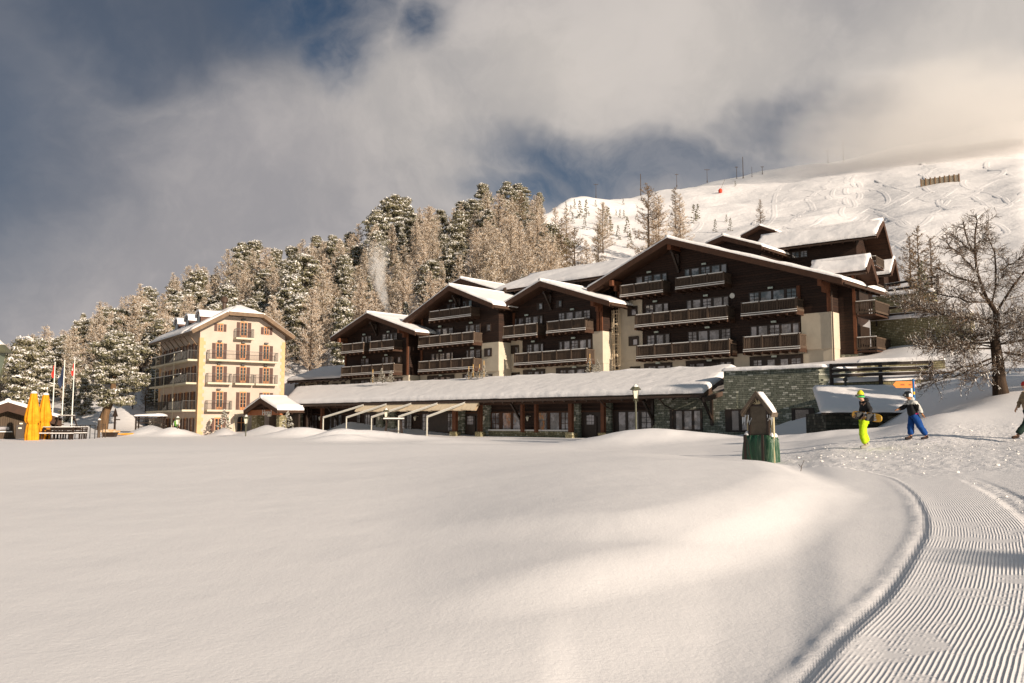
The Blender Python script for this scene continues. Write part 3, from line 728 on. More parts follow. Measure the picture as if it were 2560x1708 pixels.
for P, fm, zf in (([(1655,1720,1437,1505,'m'),(1745,1812,1432,1500),(1832,1868,1428,1495)],(1610,1885,1402,1500),Z3), ([(2060,2105,1415,1480),(2125,2195,1410,1478),(2250,2330,1400,1470)],(2020,2360,1375,1478),Z3),
                  ([(70,100,1122,1172),(112,165,1118,1170),(255,305,1112,1165),(322,352,1108,1160)],(42,370,1092,1170),Z4), ([(505,560,1098,1150,'m'),(600,650,1092,1145),(690,740,1088,1142),(765,828,1082,1140,'m')],(478,845,1062,1140),Z4),
                  ([(1490,1530,878,930)],(1447,1545,848,938),Z3), ([(1503,1543,1170,1222)],(1458,1558,1140,1232),Z3), ([(1515,1552,1465,1510)],(1470,1570,1437,1515),Z3)):
    window(c3, f3, zf, P, fm, y=-.05 if fm[0] in (1447, 1458) else .05)
for x, y in ((1650,510),(2188,430),(1710,797),(2205,740),(1723,1098),(2222,1052),(1738,1400),(2240,1375)): sign_light(c3, f3, Z3, x, y)
for x, y in ((615,600),(637,832),(640,1068)): sign_light(c3, f3, Z4, x, y)
k, z = f3.hit(*Z4(358, 655)); mm = MB(); mm.lathe([(.24, 0), (.24, .06), (.2, .08)], n=16); o = mm.build('clock', M_white, c3); o.location = (k, -.0, z); o.rotation_euler = (R(90), 0, 0)
zt = re[1]
MB().tube([(xl-.25, -.1, zA+2.2), (xl-.25, -.1, 4.9)], .06).build('downpipe', M_ironr, c3); MB().tube([(xr+.15, -.1, zt-.6), (xr+.15, -.1, 4.9)], .06).build('downpipe', M_ironr, c3)

# ================= second chalet from the right
f2 = Fr(1417, 84.5)
c2 = chalet_base(f2, 'dark timber chalet with twin upper balconies, directly left of the largest chalet')
ap = f2.hit(*Z3(587, 603), -1.8); le = f2.hit(*Z3(62, 925), -1.8); re = f2.hit(*Z3(1268, 800), -1.8)
xl = f2.hit(*Z3(236, 1250))[0]; xr = f2.hit(*Z3(1203, 1200))[0]; xs = f2.hit(*Z3(418, 1300))[0]; xm = f2.hit(*Z3(1108, 1250))[0]
zC = f2.hit(*Z3(800, 1425))[1]; zA = f2.hit(*Z3(330, 1180))[1]; zB = f2.hit(*Z3(1150, 1092))[1]; D2 = 13.
gable_roof('roof', c2, ap, le, re, -1.8, D2, seed=2, sn=(18, 12))
wallbox(c2, xl, xr, .05, D2-1, 4.6, zC, M_stucco, 'plaster_wall')
gable_wall(c2, xl+.01, xr-.01, zC, ap, le, re, 0, D2-1.2, M_wall, 'timber_wall')
wallbox(c2, xl-.03, xs, -.06, 3, zC-.02, zA, M_stucco, 'plaster_wall'); wallbox(c2, xm, xr+.03, -.06, 8.0, zC-.02, zB, M_stucco, 'plaster_wall')
purlin(c2, xl+.2, le[1]+(ap[1]-le[1])*(xl+.2-le[0])/(ap[0]-le[0])-.42, -1.4); purlin(c2, xr-.2, re[1]+(ap[1]-re[1])*(xr-.2-re[0])/(ap[0]-re[0])-.42, -1.4)
bracket(c2, ap[0], ap[1]-.9, -1.3, 1.8)
for x in (xl+.12, xl+1.5, xr-.5, xr-.1): MB().box(x-.14, x+.14, -.13, -.0, zA if x < 0 else zB, (le if x < ap[0] else re)[1]+.1).build('corner_post', M_post, c2)
for L, Rr in (((218,1048,1165),(560,1015,1140)), ((650,1000,1120),(1035,965,1085)), ((335,1315,1437),(1045,1260,1385))): balcony(c2, f2, Z3, L, Rr)
for P in ([(343,360,972,1035),(385,425,964,1030),(452,500,960,1025,'m'),(525,570,950,1018),(592,612,942,1012)], [(778,828,918,985,'m'),(850,912,908,980),(937,998,898,972),(1022,1078,890,968,'m')],
          [(468,508,1227,1305,'m'),(532,578,1220,1300),(600,620,1212,1292)], [(783,805,1196,1272),(830,880,1190,1266),(903,963,1186,1262,'m'),(985,1040,1178,1258),(1062,1087,1172,1255)]):
    window(c2, f2, Z3, P)
for P, fm, yy in (([(583,612,820,872)],(560,622,815,880),0), ([(775,800,795,848)],(748,805,790,855),0), ([(475,515,1492,1550,'m'),(540,580,1487,1545),(603,622,1485,1540)],(425,640,1465,1555),.05),
              ([(793,843,1475,1532,'m'),(868,928,1470,1530),(953,1025,1465,1525)],(748,1100,1442,1530),.05), ([(350,375,1250,1300)],(305,383,1228,1306),-.05), ([(352,378,1510,1550)],(312,390,1495,1556),.05)):
    window(c2, f2, Z3, P, fm, y=yy)
for x, y in ((450,932),(898,875),(515,1190),(908,1155),(525,1462),(918,1440)): sign_light(c2, f2, Z3, x, y)
# caged escape ladder in the gap beside the big chalet
lf = Fr(1700, 78)
k, zt_ = lf.hit(*Z3(1335, 885), -.4); k0, z0_ = lf.hit(*Z3(1335, 1500), -.4)
lo = thing('escape_ladder', 'caged white escape ladder in the gap between the two right chalets', 'ladder', lf.wp(k, -.4, ZT), lf.a)
lm = MB()
for x in (-.25, .25): lm.bar((x, 0, 0), (x, 0, zt_-ZT), .06, .06)
for i in range(int((zt_-ZT)/.32)): lm.bar((-.25, 0, .3+i*.32), (.25, 0, .3+i*.32), .03, .03)
lm.build('rails', M_awn, lo)
lm = MB()
for i in range(8):
    zz = 2.3+i*1.0
    if zz > zt_-ZT: break
    pts = [(.42*math.cos(t), -.42*math.sin(t)*1.1, zz) for t in [math.pi*j/8 for j in range(9)]]
    for a, b in zip(pts[:-1], pts[1:]): lm.bar(a, b, .05, .05)
for j in (0, 2, 4, 6, 8):
    t = math.pi*j/8; lm.bar((.42*math.cos(t), -.46*math.sin(t), 2.3), (.42*math.cos(t), -.46*math.sin(t), zt_-ZT), .035, .035)
lm.build('safety_cage', M_awn, lo)

# ================= third
f1 = Fr(1114, 93.7)
c1 = chalet_base(f1, 'tall dark timber chalet with three stacked balconies and small attic balcony')
ap = f1.hit(*Z2(1325, 205), -1.8); le = f1.hit(*Z2(960, 483), -1.8); xr = f1.hit(*Z2(1716, 760))[0]
re = (ap[0]+(ap[0]-le[0])*1.02, le[1]+.0)
re = f1.hit(*Z2(1688, 355), -1.8); sl_ = (re[1]-ap[1])/(re[0]-ap[0]); re = (xr+.9, ap[1]+sl_*(xr+.9-ap[0]))
xl = f1.hit(*Z2(1070, 700))[0]; xs = f1.hit(*Z2(1585, 760))[0]
zC = f1.hit(*Z2(1300, 893))[1]; zB = f1.hit(*Z2(1650, 648))[1]; D1 = 13.
gable_roof('roof', c1, ap, le, re, -1.8, D1, seed=3, sn=(18, 12))
xr0 = xr
wallbox(c1, xl+.6, xr, .05, D1-1, 4.6, zC, M_stucco, 'plaster_wall')
gable_wall(c1, xl+.01, xr-.01, zC, ap, le, re, 0, D1-1.2, M_wall, 'timber_wall')
wallbox(c1, xs, xr+.03, -.06, 5, zC-.02, zB, M_stucco, 'plaster_wall')
purlin(c1, xl+.2, le[1]+(ap[1]-le[1])*(xl+.2-le[0])/(ap[0]-le[0])-.42, -1.4); bracket(c1, ap[0], ap[1]-.9, -1.3, 1.8)
for x in (xl+.12, xl+1.0): MB().box(x-.14, x+.14, -.13, -.0, zC, le[1]+.3).build('corner_post', M_post, c1)
for L, Rr in (((1170,405,487),(1500,370,445)), ((1085,610,693),(1520,565,655)), ((1085,800,885),(1520,770,860))): balcony(c1, f1, Z2, L, Rr)
for P in ([(1315,1335,350,385),(1350,1378,347,383,'m')], [(1440,1465,327,372,'m'),(1483,1505,320,368)], [(1190,1212,552,597,'m'),(1230,1262,547,594),(1280,1312,540,590),(1330,1357,534,585,'m')],
          [(1463,1475,520,575),(1492,1522,514,572),(1540,1568,508,568,'m')], [(1192,1212,745,792),(1228,1245,742,790),(1258,1290,735,788,'m'),(1308,1335,728,784),(1348,1358,725,780)], [(1468,1478,713,770),(1495,1525,710,767),(1543,1570,706,763,'m')]):
    window(c1, f1, Z2, P)
for P, fm, yy in (([(1628,1650,510,553)],(1622,1654,505,558),0), ([(1210,1240,925,965,'m'),(1262,1292,922,963),(1308,1338,920,960)],(1158,1368,903,965),.05), ([(1450,1470,905,945),(1485,1505,903,943)],(1435,1520,893,948),.05),
                  ([(1632,1650,705,750)],(1605,1663,693,757),-.05), ([(1635,1655,905,942)],(1615,1667,898,944),.05)):
    window(c1, f1, Z2, P, fm, y=yy)
for x, y in ((1335,320),(1250,522),(1493,492),(1255,712),(1503,690),(1255,905)): sign_light(c1, f1, Z2, x, y)

# ================= fourth, smallest
f0 = Fr(955, 99)
c0 = chalet_base(f0, 'smallest dark timber chalet with smoking chimney, leftmost of the chalet row')
ap = f0.hit(*Z2(680, 420), -1.6); le = f0.hit(*Z2(397, 615), -1.6); re = f0.hit(*Z2(1062, 562), -1.6)
xl = f0.hit(*Z2(514, 800))[0]; xr = f0.hit(*Z2(1008, 760))[0]; zC = f0.hit(*Z2(800, 915))[1]; D0 = 12.
gable_roof('roof', c0, ap, le, re, -1.6, D0, seed=4, sn=(16, 10))
wallbox(c0, xl, xr, .05, D0-1, 4.6, zC, M_stucco, 'plaster_wall')
gable_wall(c0, xl+.01, xr-.01, zC, ap, le, re, 0, D0-1.2, M_wall, 'timber_wall')
purlin(c0, xl+.2, le[1]+(ap[1]-le[1])*(xl+.2-le[0])/(ap[0]-le[0])-.42, -1.3); purlin(c0, xr-.3, re[1]+(ap[1]-re[1])*(xr-.3-re[0])/(ap[0]-re[0])-.42, -1.3); bracket(c0, ap[0], ap[1]-.9, -1.1, 1.6)
MB().box(xr-.26, xr+.02, -.13, 0, zC, re[1]+.1).build('corner_post', M_post, c0); MB().box(xl, xl+.26, -.13, 0, zC, le[1]+.1).build('corner_post', M_post, c0)
for L, Rr in (((483,665,742),(655,650,726)), ((703,645,722),(893,625,702)), ((480,845,915),(893,812,893))): balcony(c0, f0, Z2, L, Rr)
for P in ([(645,657,605,650),(672,685,602,647),(698,715,600,644,'m')], [(808,830,585,632,'m'),(843,853,583,630),(870,882,580,626),(900,918,576,622,'m')], [(642,662,780,830,'m'),(675,697,776,826)], [(808,818,766,817),(830,850,764,814),(865,885,760,810,'m')]):
    window(c0, f0, Z2, P)
for P, fm, yy in (([(930,945,765,803)],(925,952,760,806),0), ([(592,615,950,985),(640,665,948,983),(672,700,946,980)],(555,712,935,988),.05), ([(900,920,935,972),(932,952,933,970)],(888,962,923,973),.05)):
    window(c0, f0, Z2, P, fm, y=yy)
for x, y in ((655,585),(845,563),(658,762),(828,745)): sign_light(c0, f0, Z2, x, y)
cx_, cz_ = ap[0]-1.3, ap[1]-.75
ch = MB(); ch.box(cx_-.35, cx_+.35, 2.6, 3.4, cz_-1.5, cz_+.55); ch.box(cx_-.42, cx_+.42, 2.53, 3.47, cz_+.55, cz_+.68); ch.build('chimney', M_stone2, c0)
CHIM = f0.wp(cx_, 3.0, cz_+.7)
del y

# ================= roofs behind
def rear(u, Y, label, ap, le, re, y1, wall_x, z0=None, ang=-43., wins=(), Zf=None, sn=(16, 10), seed=7, ov=1.2, name='chalet'):
    fr = Fr(u, Y, ang); t = thing(name, label, 'chalet', (fr.ox, fr.oy, 0), fr.a)
    A = fr.hit(*ap, -ov); Lz = fr.hit(*le, -ov); Rz = fr.hit(*re, -ov)
    gable_roof('roof', t, A, Lz, Rz, -ov, y1, seed=seed, sn=sn)
    x0 = Lz[0]+(A[0]-Lz[0])*wall_x; x1 = Rz[0]+(A[0]-Rz[0])*wall_x
    gable_wall(t, x0, x1, z0 or ZT, A, Lz, Rz, 0, y1-1, M_wall, 'timber_wall')
    return fr, t, A, Lz, Rz
rear(1180, 103, 'snowy gable roof rising just behind the three-balcony chalet', Z2(1415, 150), Z2(1300, 215), Z2(1760, 255), 14, .18, seed=8)
rear(1870, 94, 'low snowy gable behind the right slope of the largest chalet', Z4(292, 248), Z4(175, 300), Z4(560, 315), 7, .16, seed=9)
fr_, t_, A_, L_, R_ = rear(1905, 150, 'tiny isolated wooden cabin with snowy roof on the slope', Z4(543, 176), Z4(415, 245), Z4(650, 210), 5, .2, z0=24, seed=10, name='cabin')
# long roofs whose ridge runs along the row
def long_house(u, Y, label, xL, xR, z_ridge, z_eave, dep, over=1.2, walls=True, wz=ZT, seed=0, gablewall=True, name='chalet', wmat=None, dx0=0, ang=-43., yr=None, zb=None, gin=1.5):
    fr = Fr(u, Y, ang); t = thing(name, label, 'chalet', (fr.ox, fr.oy, 0), fr.a)
    r = MB(); th = .32; yr = yr or dep/2; yb = dep+over; zb = z_eave if zb is None else zb
    for ya, za, yb_, zb_ in ((-over, z_eave, yr, z_ridge), (yr+.002, z_ridge, yb, zb)):
        v = [(xL, ya, za), (xR, ya, za), (xR, yb_, zb_), (xL, yb_, zb_)]
        vv = v + [(a, b, c-th) for a, b, c in v]; r.add(vv, [(0,1,2,3),(7,6,5,4),(0,4,5,1),(1,5,6,2),(2,6,7,3),(3,7,4,0)])
    for x in (xL-.06, xR+.0):
        for ya, za, yb_, zb_ in ((-over, z_eave, yr, z_ridge), (yr, z_ridge, yb, zb)):
            r.bar((x+.03, ya, za-.14), (x+.03, yb_, zb_-.14), .10, .5, up=(0, 0, 1))
    n = int((xR-xL)/1.2)
    for k in range(n): xx = xL+.6+k*1.2; r.bar((xx, -over+.05, z_eave-th-.06), (xx, -over+1.2, z_eave-th-.06+1.15*(z_ridge-z_eave)/(yr+over)), .14, .16)
    ro = r.build('roof', M_beam, t); s = MB()
    snow_slab(s, (xL-.05, -over-.1, z_eave), (xR+.05, -over-.1, z_eave), (xL-.05, yr, z_ridge), (xR+.05, yr, z_ridge), .32, 22, 10, seed=seed, amp=.1)
    snow_slab(s, (xL-.05, yr, z_ridge), (xR+.05, yr, z_ridge), (xL-.05, yb, zb), (xR+.05, yb, zb), .42, 22, 6, seed=seed+2)
    s.tube([(xL+(xR-xL)*k/10, yr, z_ridge+.16) for k in range(11)], .25, 8)
    s.build('roof_snow', M_snow, ro, True)
    g = MB(); g.tube([(xL, -over-.1, z_eave-.28), (xR, -over-.1, z_eave-.28)], .08, 6); g.build('gutter', M_ironr, ro)
    x0, x1 = xL+1.0+dx0, xR-gin
    pr = MB(); ys = [(0, z_eave+(z_ridge-z_eave)*over/(yr+over)-th), (yr, z_ridge-th), (dep, zb+(z_ridge-zb)*over/(yb-yr)-th)]
    pr.add([(x0, 0, wz), (x0, dep, wz), (x0, dep, ys[2][1]), (x0, yr, ys[1][1]), (x0, 0, ys[0][1]), (x1, 0, wz), (x1, dep, wz), (x1, dep, ys[2][1]), (x1, yr, ys[1][1]), (x1, 0, ys[0][1])],
           [(0,4,3,2,1), (5,6,7,8,9), (0,5,9,4), (1,2,7,6), (0,1,6,5), (4,9,8,3), (3,8,7,2)])
    pr.build('timber_wall', wmat or M_wall, t)
    return fr, t, x0, x1
# upper long chalet on the right: solve the depth of ridge and rear eave from where the gable end shows them
def depth_for(fr, u, v, x):
    lo, hi = -3., 25.
    for _ in range(40):
        m_ = (lo+hi)/2
        if fr.hit(u, v, m_)[0] > x: lo = m_
        else: hi = m_
    return (lo+hi)/2
def upper(u, Y, label, ue, ve, uL, vL, ur, vr, ub, vb, over, ang, wz, seed, gin=1.5, xw=None):
    fr = Fr(u, Y, ang); xR, zE = fr.hit(ue, ve, -over); xL = fr.hit(uL, vL, -over)[0]
    yr = depth_for(fr, ur, vr, xR); zR = fr.hit(ur, vr, yr)[1]; yb = depth_for(fr, ub, vb, xR); zb = fr.hit(ub, vb, yb)[1]

    return long_house(u, Y, label, xL, xR, zR, zE, yb-over, over=over, seed=seed, wz=wz, ang=ang, yr=yr, zb=zb, gin=gin) + (zE, yb-over, yr)
def gable_end_deck(t, x1, y0, y1, zz, name='balcony', dep=1.4):
    fl = MB(); fl.box(x1, x1+dep, y0, y1, zz-.14, zz); b_ = fl.build(name, M_beam, t); r_ = MB()
    for (a, b, c, d) in ((x1, y0, x1+dep, y0), (x1+dep, y0, x1+dep, y1), (x1+dep, y1, x1, y1)):
        r_.bar((a, b, zz+1.0), (c, d, zz+1.0), .09, .12); r_.bar((a, b, zz+.18), (c, d, zz+.18), .09, .16); n = max(2, int(math.hypot(c-a, d-b)/.17))
        for k in range(n+1): r_.bar((a+(c-a)*k/n, b+(d-b)*k/n, zz+.2), (a+(c-a)*k/n, b+(d-b)*k/n, zz+1.), .10, .03, up=(1, 0, 0) if abs(c-a) < .1 else (0, 1, 0))
    r_.build('railing', M_rail, b_)
    s_ = MB(); s_.box(x1, x1+dep, y0-.04, y0+.04, zz+1.06, zz+1.12); s_.build('snow_cap', M_tsnow, b_); return b_
fr4, c4, x0, x1, zE4, d4, yr4 = upper(2100, 93, 'upper long chalet with broad snowy roof and gable end facing right', 2190, 588, 1880, 632, 2207.5, 553, 2229.5, 640, 1.2, -38, 10, 12, 2.4)
window(c4, fr4, Z4, [(768,812,358,395,'m'),(826,868,350,388,'m')], (735,870,348,398), y=0)
gable_end_deck(c4, x1, .3, d4-.3, zE4-3.0, dep=1.9); gable_end_deck(c4, x1, .3, d4-.3, zE4-6.0, dep=1.9)
MB().box(x1, x1+.06, 2, 5, zE4-2.9, zE4-.9).build('window', M_frame, c4)
fr5, c5, x0, x1, zE5, d5, yr5 = upper(2150, 68.5, 'lower side wing with snowy roof stepping down beside the largest chalet', 2166, 674, 2020, 690, 2176, 645, 2193, 703, 1.2, -41, 7.2, 14, 1.3)
MB().box(x0, x1+.05, -.05, d5+.05, 4.6, 7.2).build('stone_base', M_stone, c5)
# balconies of the side wing: one hanging at each storey, reaching past the gable
for u_, v_ in ((2150, 787), (2155, 877)):
    zz = fr5.hit(u_, v_, 0)[1]; gable_end_deck(c5, x1, -.1, 3.4, zz, dep=1.5); MB().box(x1, x1+.06, .6, 2.8, zz+.1, zz+2.1).build('window', M_frame, c5)
for xx in (x1-.15, x0+.3): MB().box(xx-.12, xx+.12, -.1, .0, 7.2, zE5-.1).build('corner_post', M_post, c5)
fr6, c6, x0, x1, zE6, d6, yr6 = upper(2240, 98, 'last small gable end at the far right of the chalet group', 2227, 684, 2120, 700, 2237, 648, 2249, 708, .9, -38, 10, 16, 1.)
# connecting roof between second chalet and the largest one
f7 = Fr(1400, 93); xL7 = f7.hit(*Z3(150, 700), -1.2)[0]; xR7 = f7.hit(*Z3(1165, 560), -1.2)[0]; zE7 = (f7.hit(*Z3(790, 605), -1.2)[1]+f7.hit(*Z3(1150, 548), -1.2)[1])/2; zR7 = (f7.hit(*Z3(760, 530), 5)[1]+f7.hit(*Z3(1350, 400), 5)[1])/2
long_house(1400, 93, 'rear wing with long snowy roof between the two right chalets', xL7, xR7+2, zR7, zE7, 10, seed=18)
for i, (x, y, Y) in enumerate(((1772, 258, 97), (1060, 0, 0))):
    if Y:
        p = at(*Z2(x, y), Y); m = MB(); m.lathe([(.28, -.9), (.28, .3), (.36, .32), (.36, .5), (.2, .6)], n=10); o = m.build('roof_vent', M_ironr, None); o.location = p
        tag(o, 'small dark round vent poking out of the snowy roof', 'roof vent')

# ================= restaurant
fR = Fr(1757, 60, -41.4)      # eave line
rest = thing('restaurant', 'long low restaurant with deep snowy roof, timber bays and stone piers', 'restaurant', (fR.ox, fR.oy, 0), fR.a)
xe1 = fR.hit(*Z5(1870, 372), 0)[0]; xe0 = fR.hit(*Z7(128, 470), 0)[0]; ze = 3.78
def ez(x): return ze
zt = fR.hit(1299, 949, 8)[1]; ytop = 8.
xt1 = fR.hit(*Z5(2112, 185), ytop)[0]; xt0 = fR.hit(*Z2(120, 1025), ytop)[0]
r = MB(); th = .3
v = [(xe0, 0, ze), (xe1, 0, ze), (xt1, ytop, zt), (xt0, ytop, zt)]; vv = v+[(a, b, c-th) for a, b, c in v]
r.add(vv, [(0,1,2,3),(7,6,5,4),(0,4,5,1),(1,5,6,2),(2,6,7,3),(3,7,4,0)])
v = [(xt0, ytop+.01, zt), (xt1, ytop+.01, zt), (xt1, ytop+6, zt-1.0), (xt0, ytop+6, zt-1.0)]; vv = v+[(a, b, c-th) for a, b, c in v]
r.add(vv, [(0,1,2,3),(7,6,5,4),(0,4,5,1),(1,5,6,2),(2,6,7,3),(3,7,4,0)])
n = int((xe1-xe0)/1.1)
for k in range(n+1): xx = xe0+.3+k*(xe1-xe0-.6)/n; r.bar((xx, .08, ze-th-.07), (xx, 2.0, ze-th-.07+1.9*(zt-ze)/ytop), .13, .17)
r.bar((xe1+.04, -.0, ze-.12), (xt1+.04, ytop, zt-.12), .1, .45); r.bar((xe1+.05, -.03, ze-.5), (xe1+1.0, 4.2, ze+.55), .2, .3)
ro = r.build('roof', M_ironr, rest); s = MB()
snow_slab(s, (xe0-.1, -.12, ze), (xe1+.12, -.12, ze), (xt0, ytop, zt), (xt1+.1, ytop, zt), .36, 70, 14, amp=.035, edge=.7, seed=31)
snow_slab(s, (xt0, ytop, zt), (xt1+.1, ytop, zt), (xt0, ytop+6, zt-1), (xt1+.1, ytop+6, zt-1), .48, 60, 5, amp=.1, seed=33)
s.build('roof_snow', M_snow, ro, True)
g = MB(); g.tube([(xe0, -.12, ze-.26), (xe1, -.12, ze-.26)], .09, 8)
for px, zf in (((1005, 390), Z5), ((1508, 380), Z5)):
    k = fR.hit(*zf(*px), 0)[0]; g.tube([(k, -.12, ze-.3), (k, .6, ze-.8), (k, 1.75, ze-1.1), (k, 1.75, .4)], .05, 6)
g.build('gutter', M_ironr, ro)
WY = 1.9
kR = lambda x, zf=Z5, off=WY, y=600: fR.hit(*zf(x, y), off)[0]
xw1 = fR.hit(2072, 1000, WY)[0]
kst = kR(1450)
wallbox(rest, xe0+1.0, kst, WY+.0, WY+9, 0, ze+.05, M_wall, 'timber_wall')
# stone part on the right, its tall tower wall, and the sunlit return at the corner
zw = (fR.hit(1828, 927, WY)[1]+fR.hit(2060, 918, WY)[1])/2
stn = MB(); xk = fR.hit(*Z5(2112, 250), WY)[0]
stn.box(kst, xk+.4, WY-.05, WY+3, 0, ze+.15); stn.prismz([(xk-.6, WY-.02), (xw1-.6, WY-.02), (xw1, WY+.7), (xw1+.3, WY+10), (xk-.6, WY+10)], 0, zw)
stn.build('stone_wall', M_stone, rest)
tp = MB(); snow_slab(tp, (xk-.7, WY-.15, zw), (xw1-.2, WY-.15, zw), (xk-.7, WY+10, zw), (xw1+.3, WY+10, zw), .24, 20, 10, amp=.05, seed=40); tp.build('wall_snow', M_snow, rest, True)
# stone piers and red posts along the front
def px_(zf, x0, x1, off): return fR.hit(*zf(x0, 560), off)[0], fR.hit(*zf(x1, 560), off)[0]
for i, (zf, x0, x1) in enumerate(((Z5, 22, 75), (Z5, 775, 833), (Z5, 1048, 1100), (Z7, 228, 312), (Z7, 1200, 1285), (Z7, 1940, 2008), (Z7, 1090, 1160))):
    a, b = px_(zf, x0, x1, WY-.3); MB().box(a, b, WY-.3, WY+.3, 0, ze+.1).build('stone_pier', M_stone, rest)
for i, (zf, x0, x1) in enumerate(((Z5, -10, 8), (Z5, 345, 362), (Z5, 460, 478), (Z5, 745, 775), (Z5, 1018, 1045), (Z7, 1898, 1935), (Z7, 2165, 2195), (Z7, 515, 535))):
    a, b = px_(zf, x0, x1, WY-.9); m = MB(); m.box(a, b, WY-1.0, WY-.7, .9, ze+.0)
    if i in (3, 4, 5, 6): m2 = MB(); m2.box(a-.12, b+.2, WY-1.2, WY-.5, .1, .9); po = m.build('post', M_post, rest); m2.build('stone_foot', M_stone2, po)
    else: m.build('post', M_post, rest)
def Rwin(P, fm, zf=Z5, yy=WY, wood=None, mun=(1, 3), pane=None):
    L = []
    for p in P:
        vm = (p[2]+p[3])/2; a = fR.hit(*zf(p[0], vm), yy)[0]; b = fR.hit(*zf(p[1], vm), yy)[0]; um = (p[0]+p[1])/2
        L.append((a, b, len(p) > 4, fR.hit(*zf(um, p[3]), yy)[1], fR.hit(*zf(um, p[2]), yy)[1]))
    z0 = sum(l[3] for l in L)/len(L); z1 = sum(l[4] for l in L)/len(L)
    fa = fR.hit(*zf(fm[0], fm[2]), yy); fb = fR.hit(*zf(fm[1], fm[3]), yy)
    return window_local(rest, [l[:3] for l in L], z0, z1, min(fa[0], L[0][0]-.1), max(fb[0], L[-1][1]+.1), z0-.12, max(z1+.12, (fa[1]+fb[1])/2), yy, wood, pane, mun=mun)
Rwin([(105,165,515,690,'m'),(195,262,512,690),(282,340,512,690)], (95,350,490,695), wood=M_beam)
Rwin([(497,570,512,692),(592,668,510,692),(688,750,510,692,'m')], (480,760,485,698), wood=M_beam)
Rwin([(1168,1225,507,695),(1248,1332,505,680),(1360,1440,503,670,'m')], (1110,1450,500,700), wood=M_frame)
Rwin([(1648,1700,498,650),(1718,1780,496,650),(1802,1852,494,650)], (1595,1870,470,660), yy=WY-.05)
Rwin([(95,148,455,605),(172,210,455,605)], (42,215,430,612), zf=Z6, yy=WY-.02)
Rwin([(585,690,448,600)], (555,735,422,615), zf=Z6, yy=WY-.02, pane=M_glass)
for P, fm in (([(365,392,570,725,'m'),(405,440,570,725,'m'),(455,475,570,725,'m')],(325,480,555,735)), ([(612,628,580,740),(655,690,580,740,'m'),(705,730,580,740,'m')],(560,740,570,750)), ([(900,925,575,735,'m')],(895,930,570,740)),
              ([(985,1030,565,740,'m'),(1045,1072,565,740,'m')],(975,1078,560,745)), ([(1340,1395,570,740,'m'),(1420,1465,570,740,'m')],(1330,1470,560,750)), ([(1585,1650,560,740,'m'),(1850,1895,560,740,'m')],(1580,1900,555,745))):
    Rwin(P, fm, zf=Z7)
for x0, x1, y0, y1, zf in ((855, 1015, 505, 750, Z5), (2025, 2160, 545, 850, Z7)):
    a = fR.hit(*zf(x0, y0), WY)[0]; b = fR.hit(*zf(x1, y0), WY)[0]; z1 = fR.hit(*zf((x0+x1)/2, y0), WY)[1]
    dm = MB(); dm.box(a, b, WY-.06, WY+.01, .3, z1); dm.box((a+b)/2-.6, (a+b)/2+.6, WY-.13, WY-.058, .3, z1-.35); do = dm.build('door', M_frame, rest)
    gm = MB(); c_ = (a+b)/2; zb = 1.55
    for i in range(3):
        for j in range(3): gm.box(c_-.36+i*.25, c_-.14+i*.25, WY-.15, WY-.128, zb+j*.27, zb+.24+j*.27-(0.05 if j == 2 and i != 1 else 0))
    gm.build('pane', M_pane, do)
# sills, fascia beams, knee braces
sm = MB()
for zf, x0, x1 in ((Z5, 80, 390), (Z5, 395, 760)):
    a, b = px_(zf, x0, x1, WY-.15); sm.box(a, b, WY-.35, WY-.1, 1.0, 1.12)
sm.build('snowy_sill', M_tsnow, rest)
sm = MB()
for zf, x0, x1 in ((Z5, 80, 390), (Z5, 395, 760)):
    a, b = px_(zf, x0, x1, WY-.15); sm.box(a, b, WY-.3, WY-.05, 0, 1.0)
sm.build('stone_plinth', M_stone2, rest)
for zf, x in ((Z5, 350), (Z5, 1455), (Z7, 205), (Z7, 430), (Z7, 700), (Z5, 1950)):
    k = fR.hit(*zf(x, 450), WY)[0]; m = MB(); m.bar((k, .5, ze-.42), (k, WY, ze-2.0), .15, .18); m.bar((k, WY-.1, ze-2.3), (k, WY-.1, ze-.1), .2, .2); m.build('knee_brace', M_frame, rest)
bm_ = MB(); bm_.box(xe0+.5, kst, .75, .95, ze-.55, ze-.3); bm_.box(xe0+1.0, kst, WY-.07, WY-.01, ze-1.25, ze-1.1); bm_.build('beam', M_beam, rest)
for i, (zf, x, y) in enumerate(((Z5, 397, 560), (Z5, 30, 560), (Z5, 793, 560), (Z5, 1065, 560), (Z7, 1120, 610), (Z7, 1222, 612), (Z7, 1498, 615), (Z7, 1955, 615), (Z7, 2220, 612), (Z7, 500, 615))):
    k, z = fR.hit(*zf(x, y), WY-.45); m = MB(); m.lathe([(.05, -.2), (.14, .12), (.14, .14), (.02, .24)], (k, WY-.45, z), 8); m.bar((k, WY-.45, z+.24), (k, WY, z+.2), .03, .03)
    m.build('wall_lantern', M_lampg, rest)
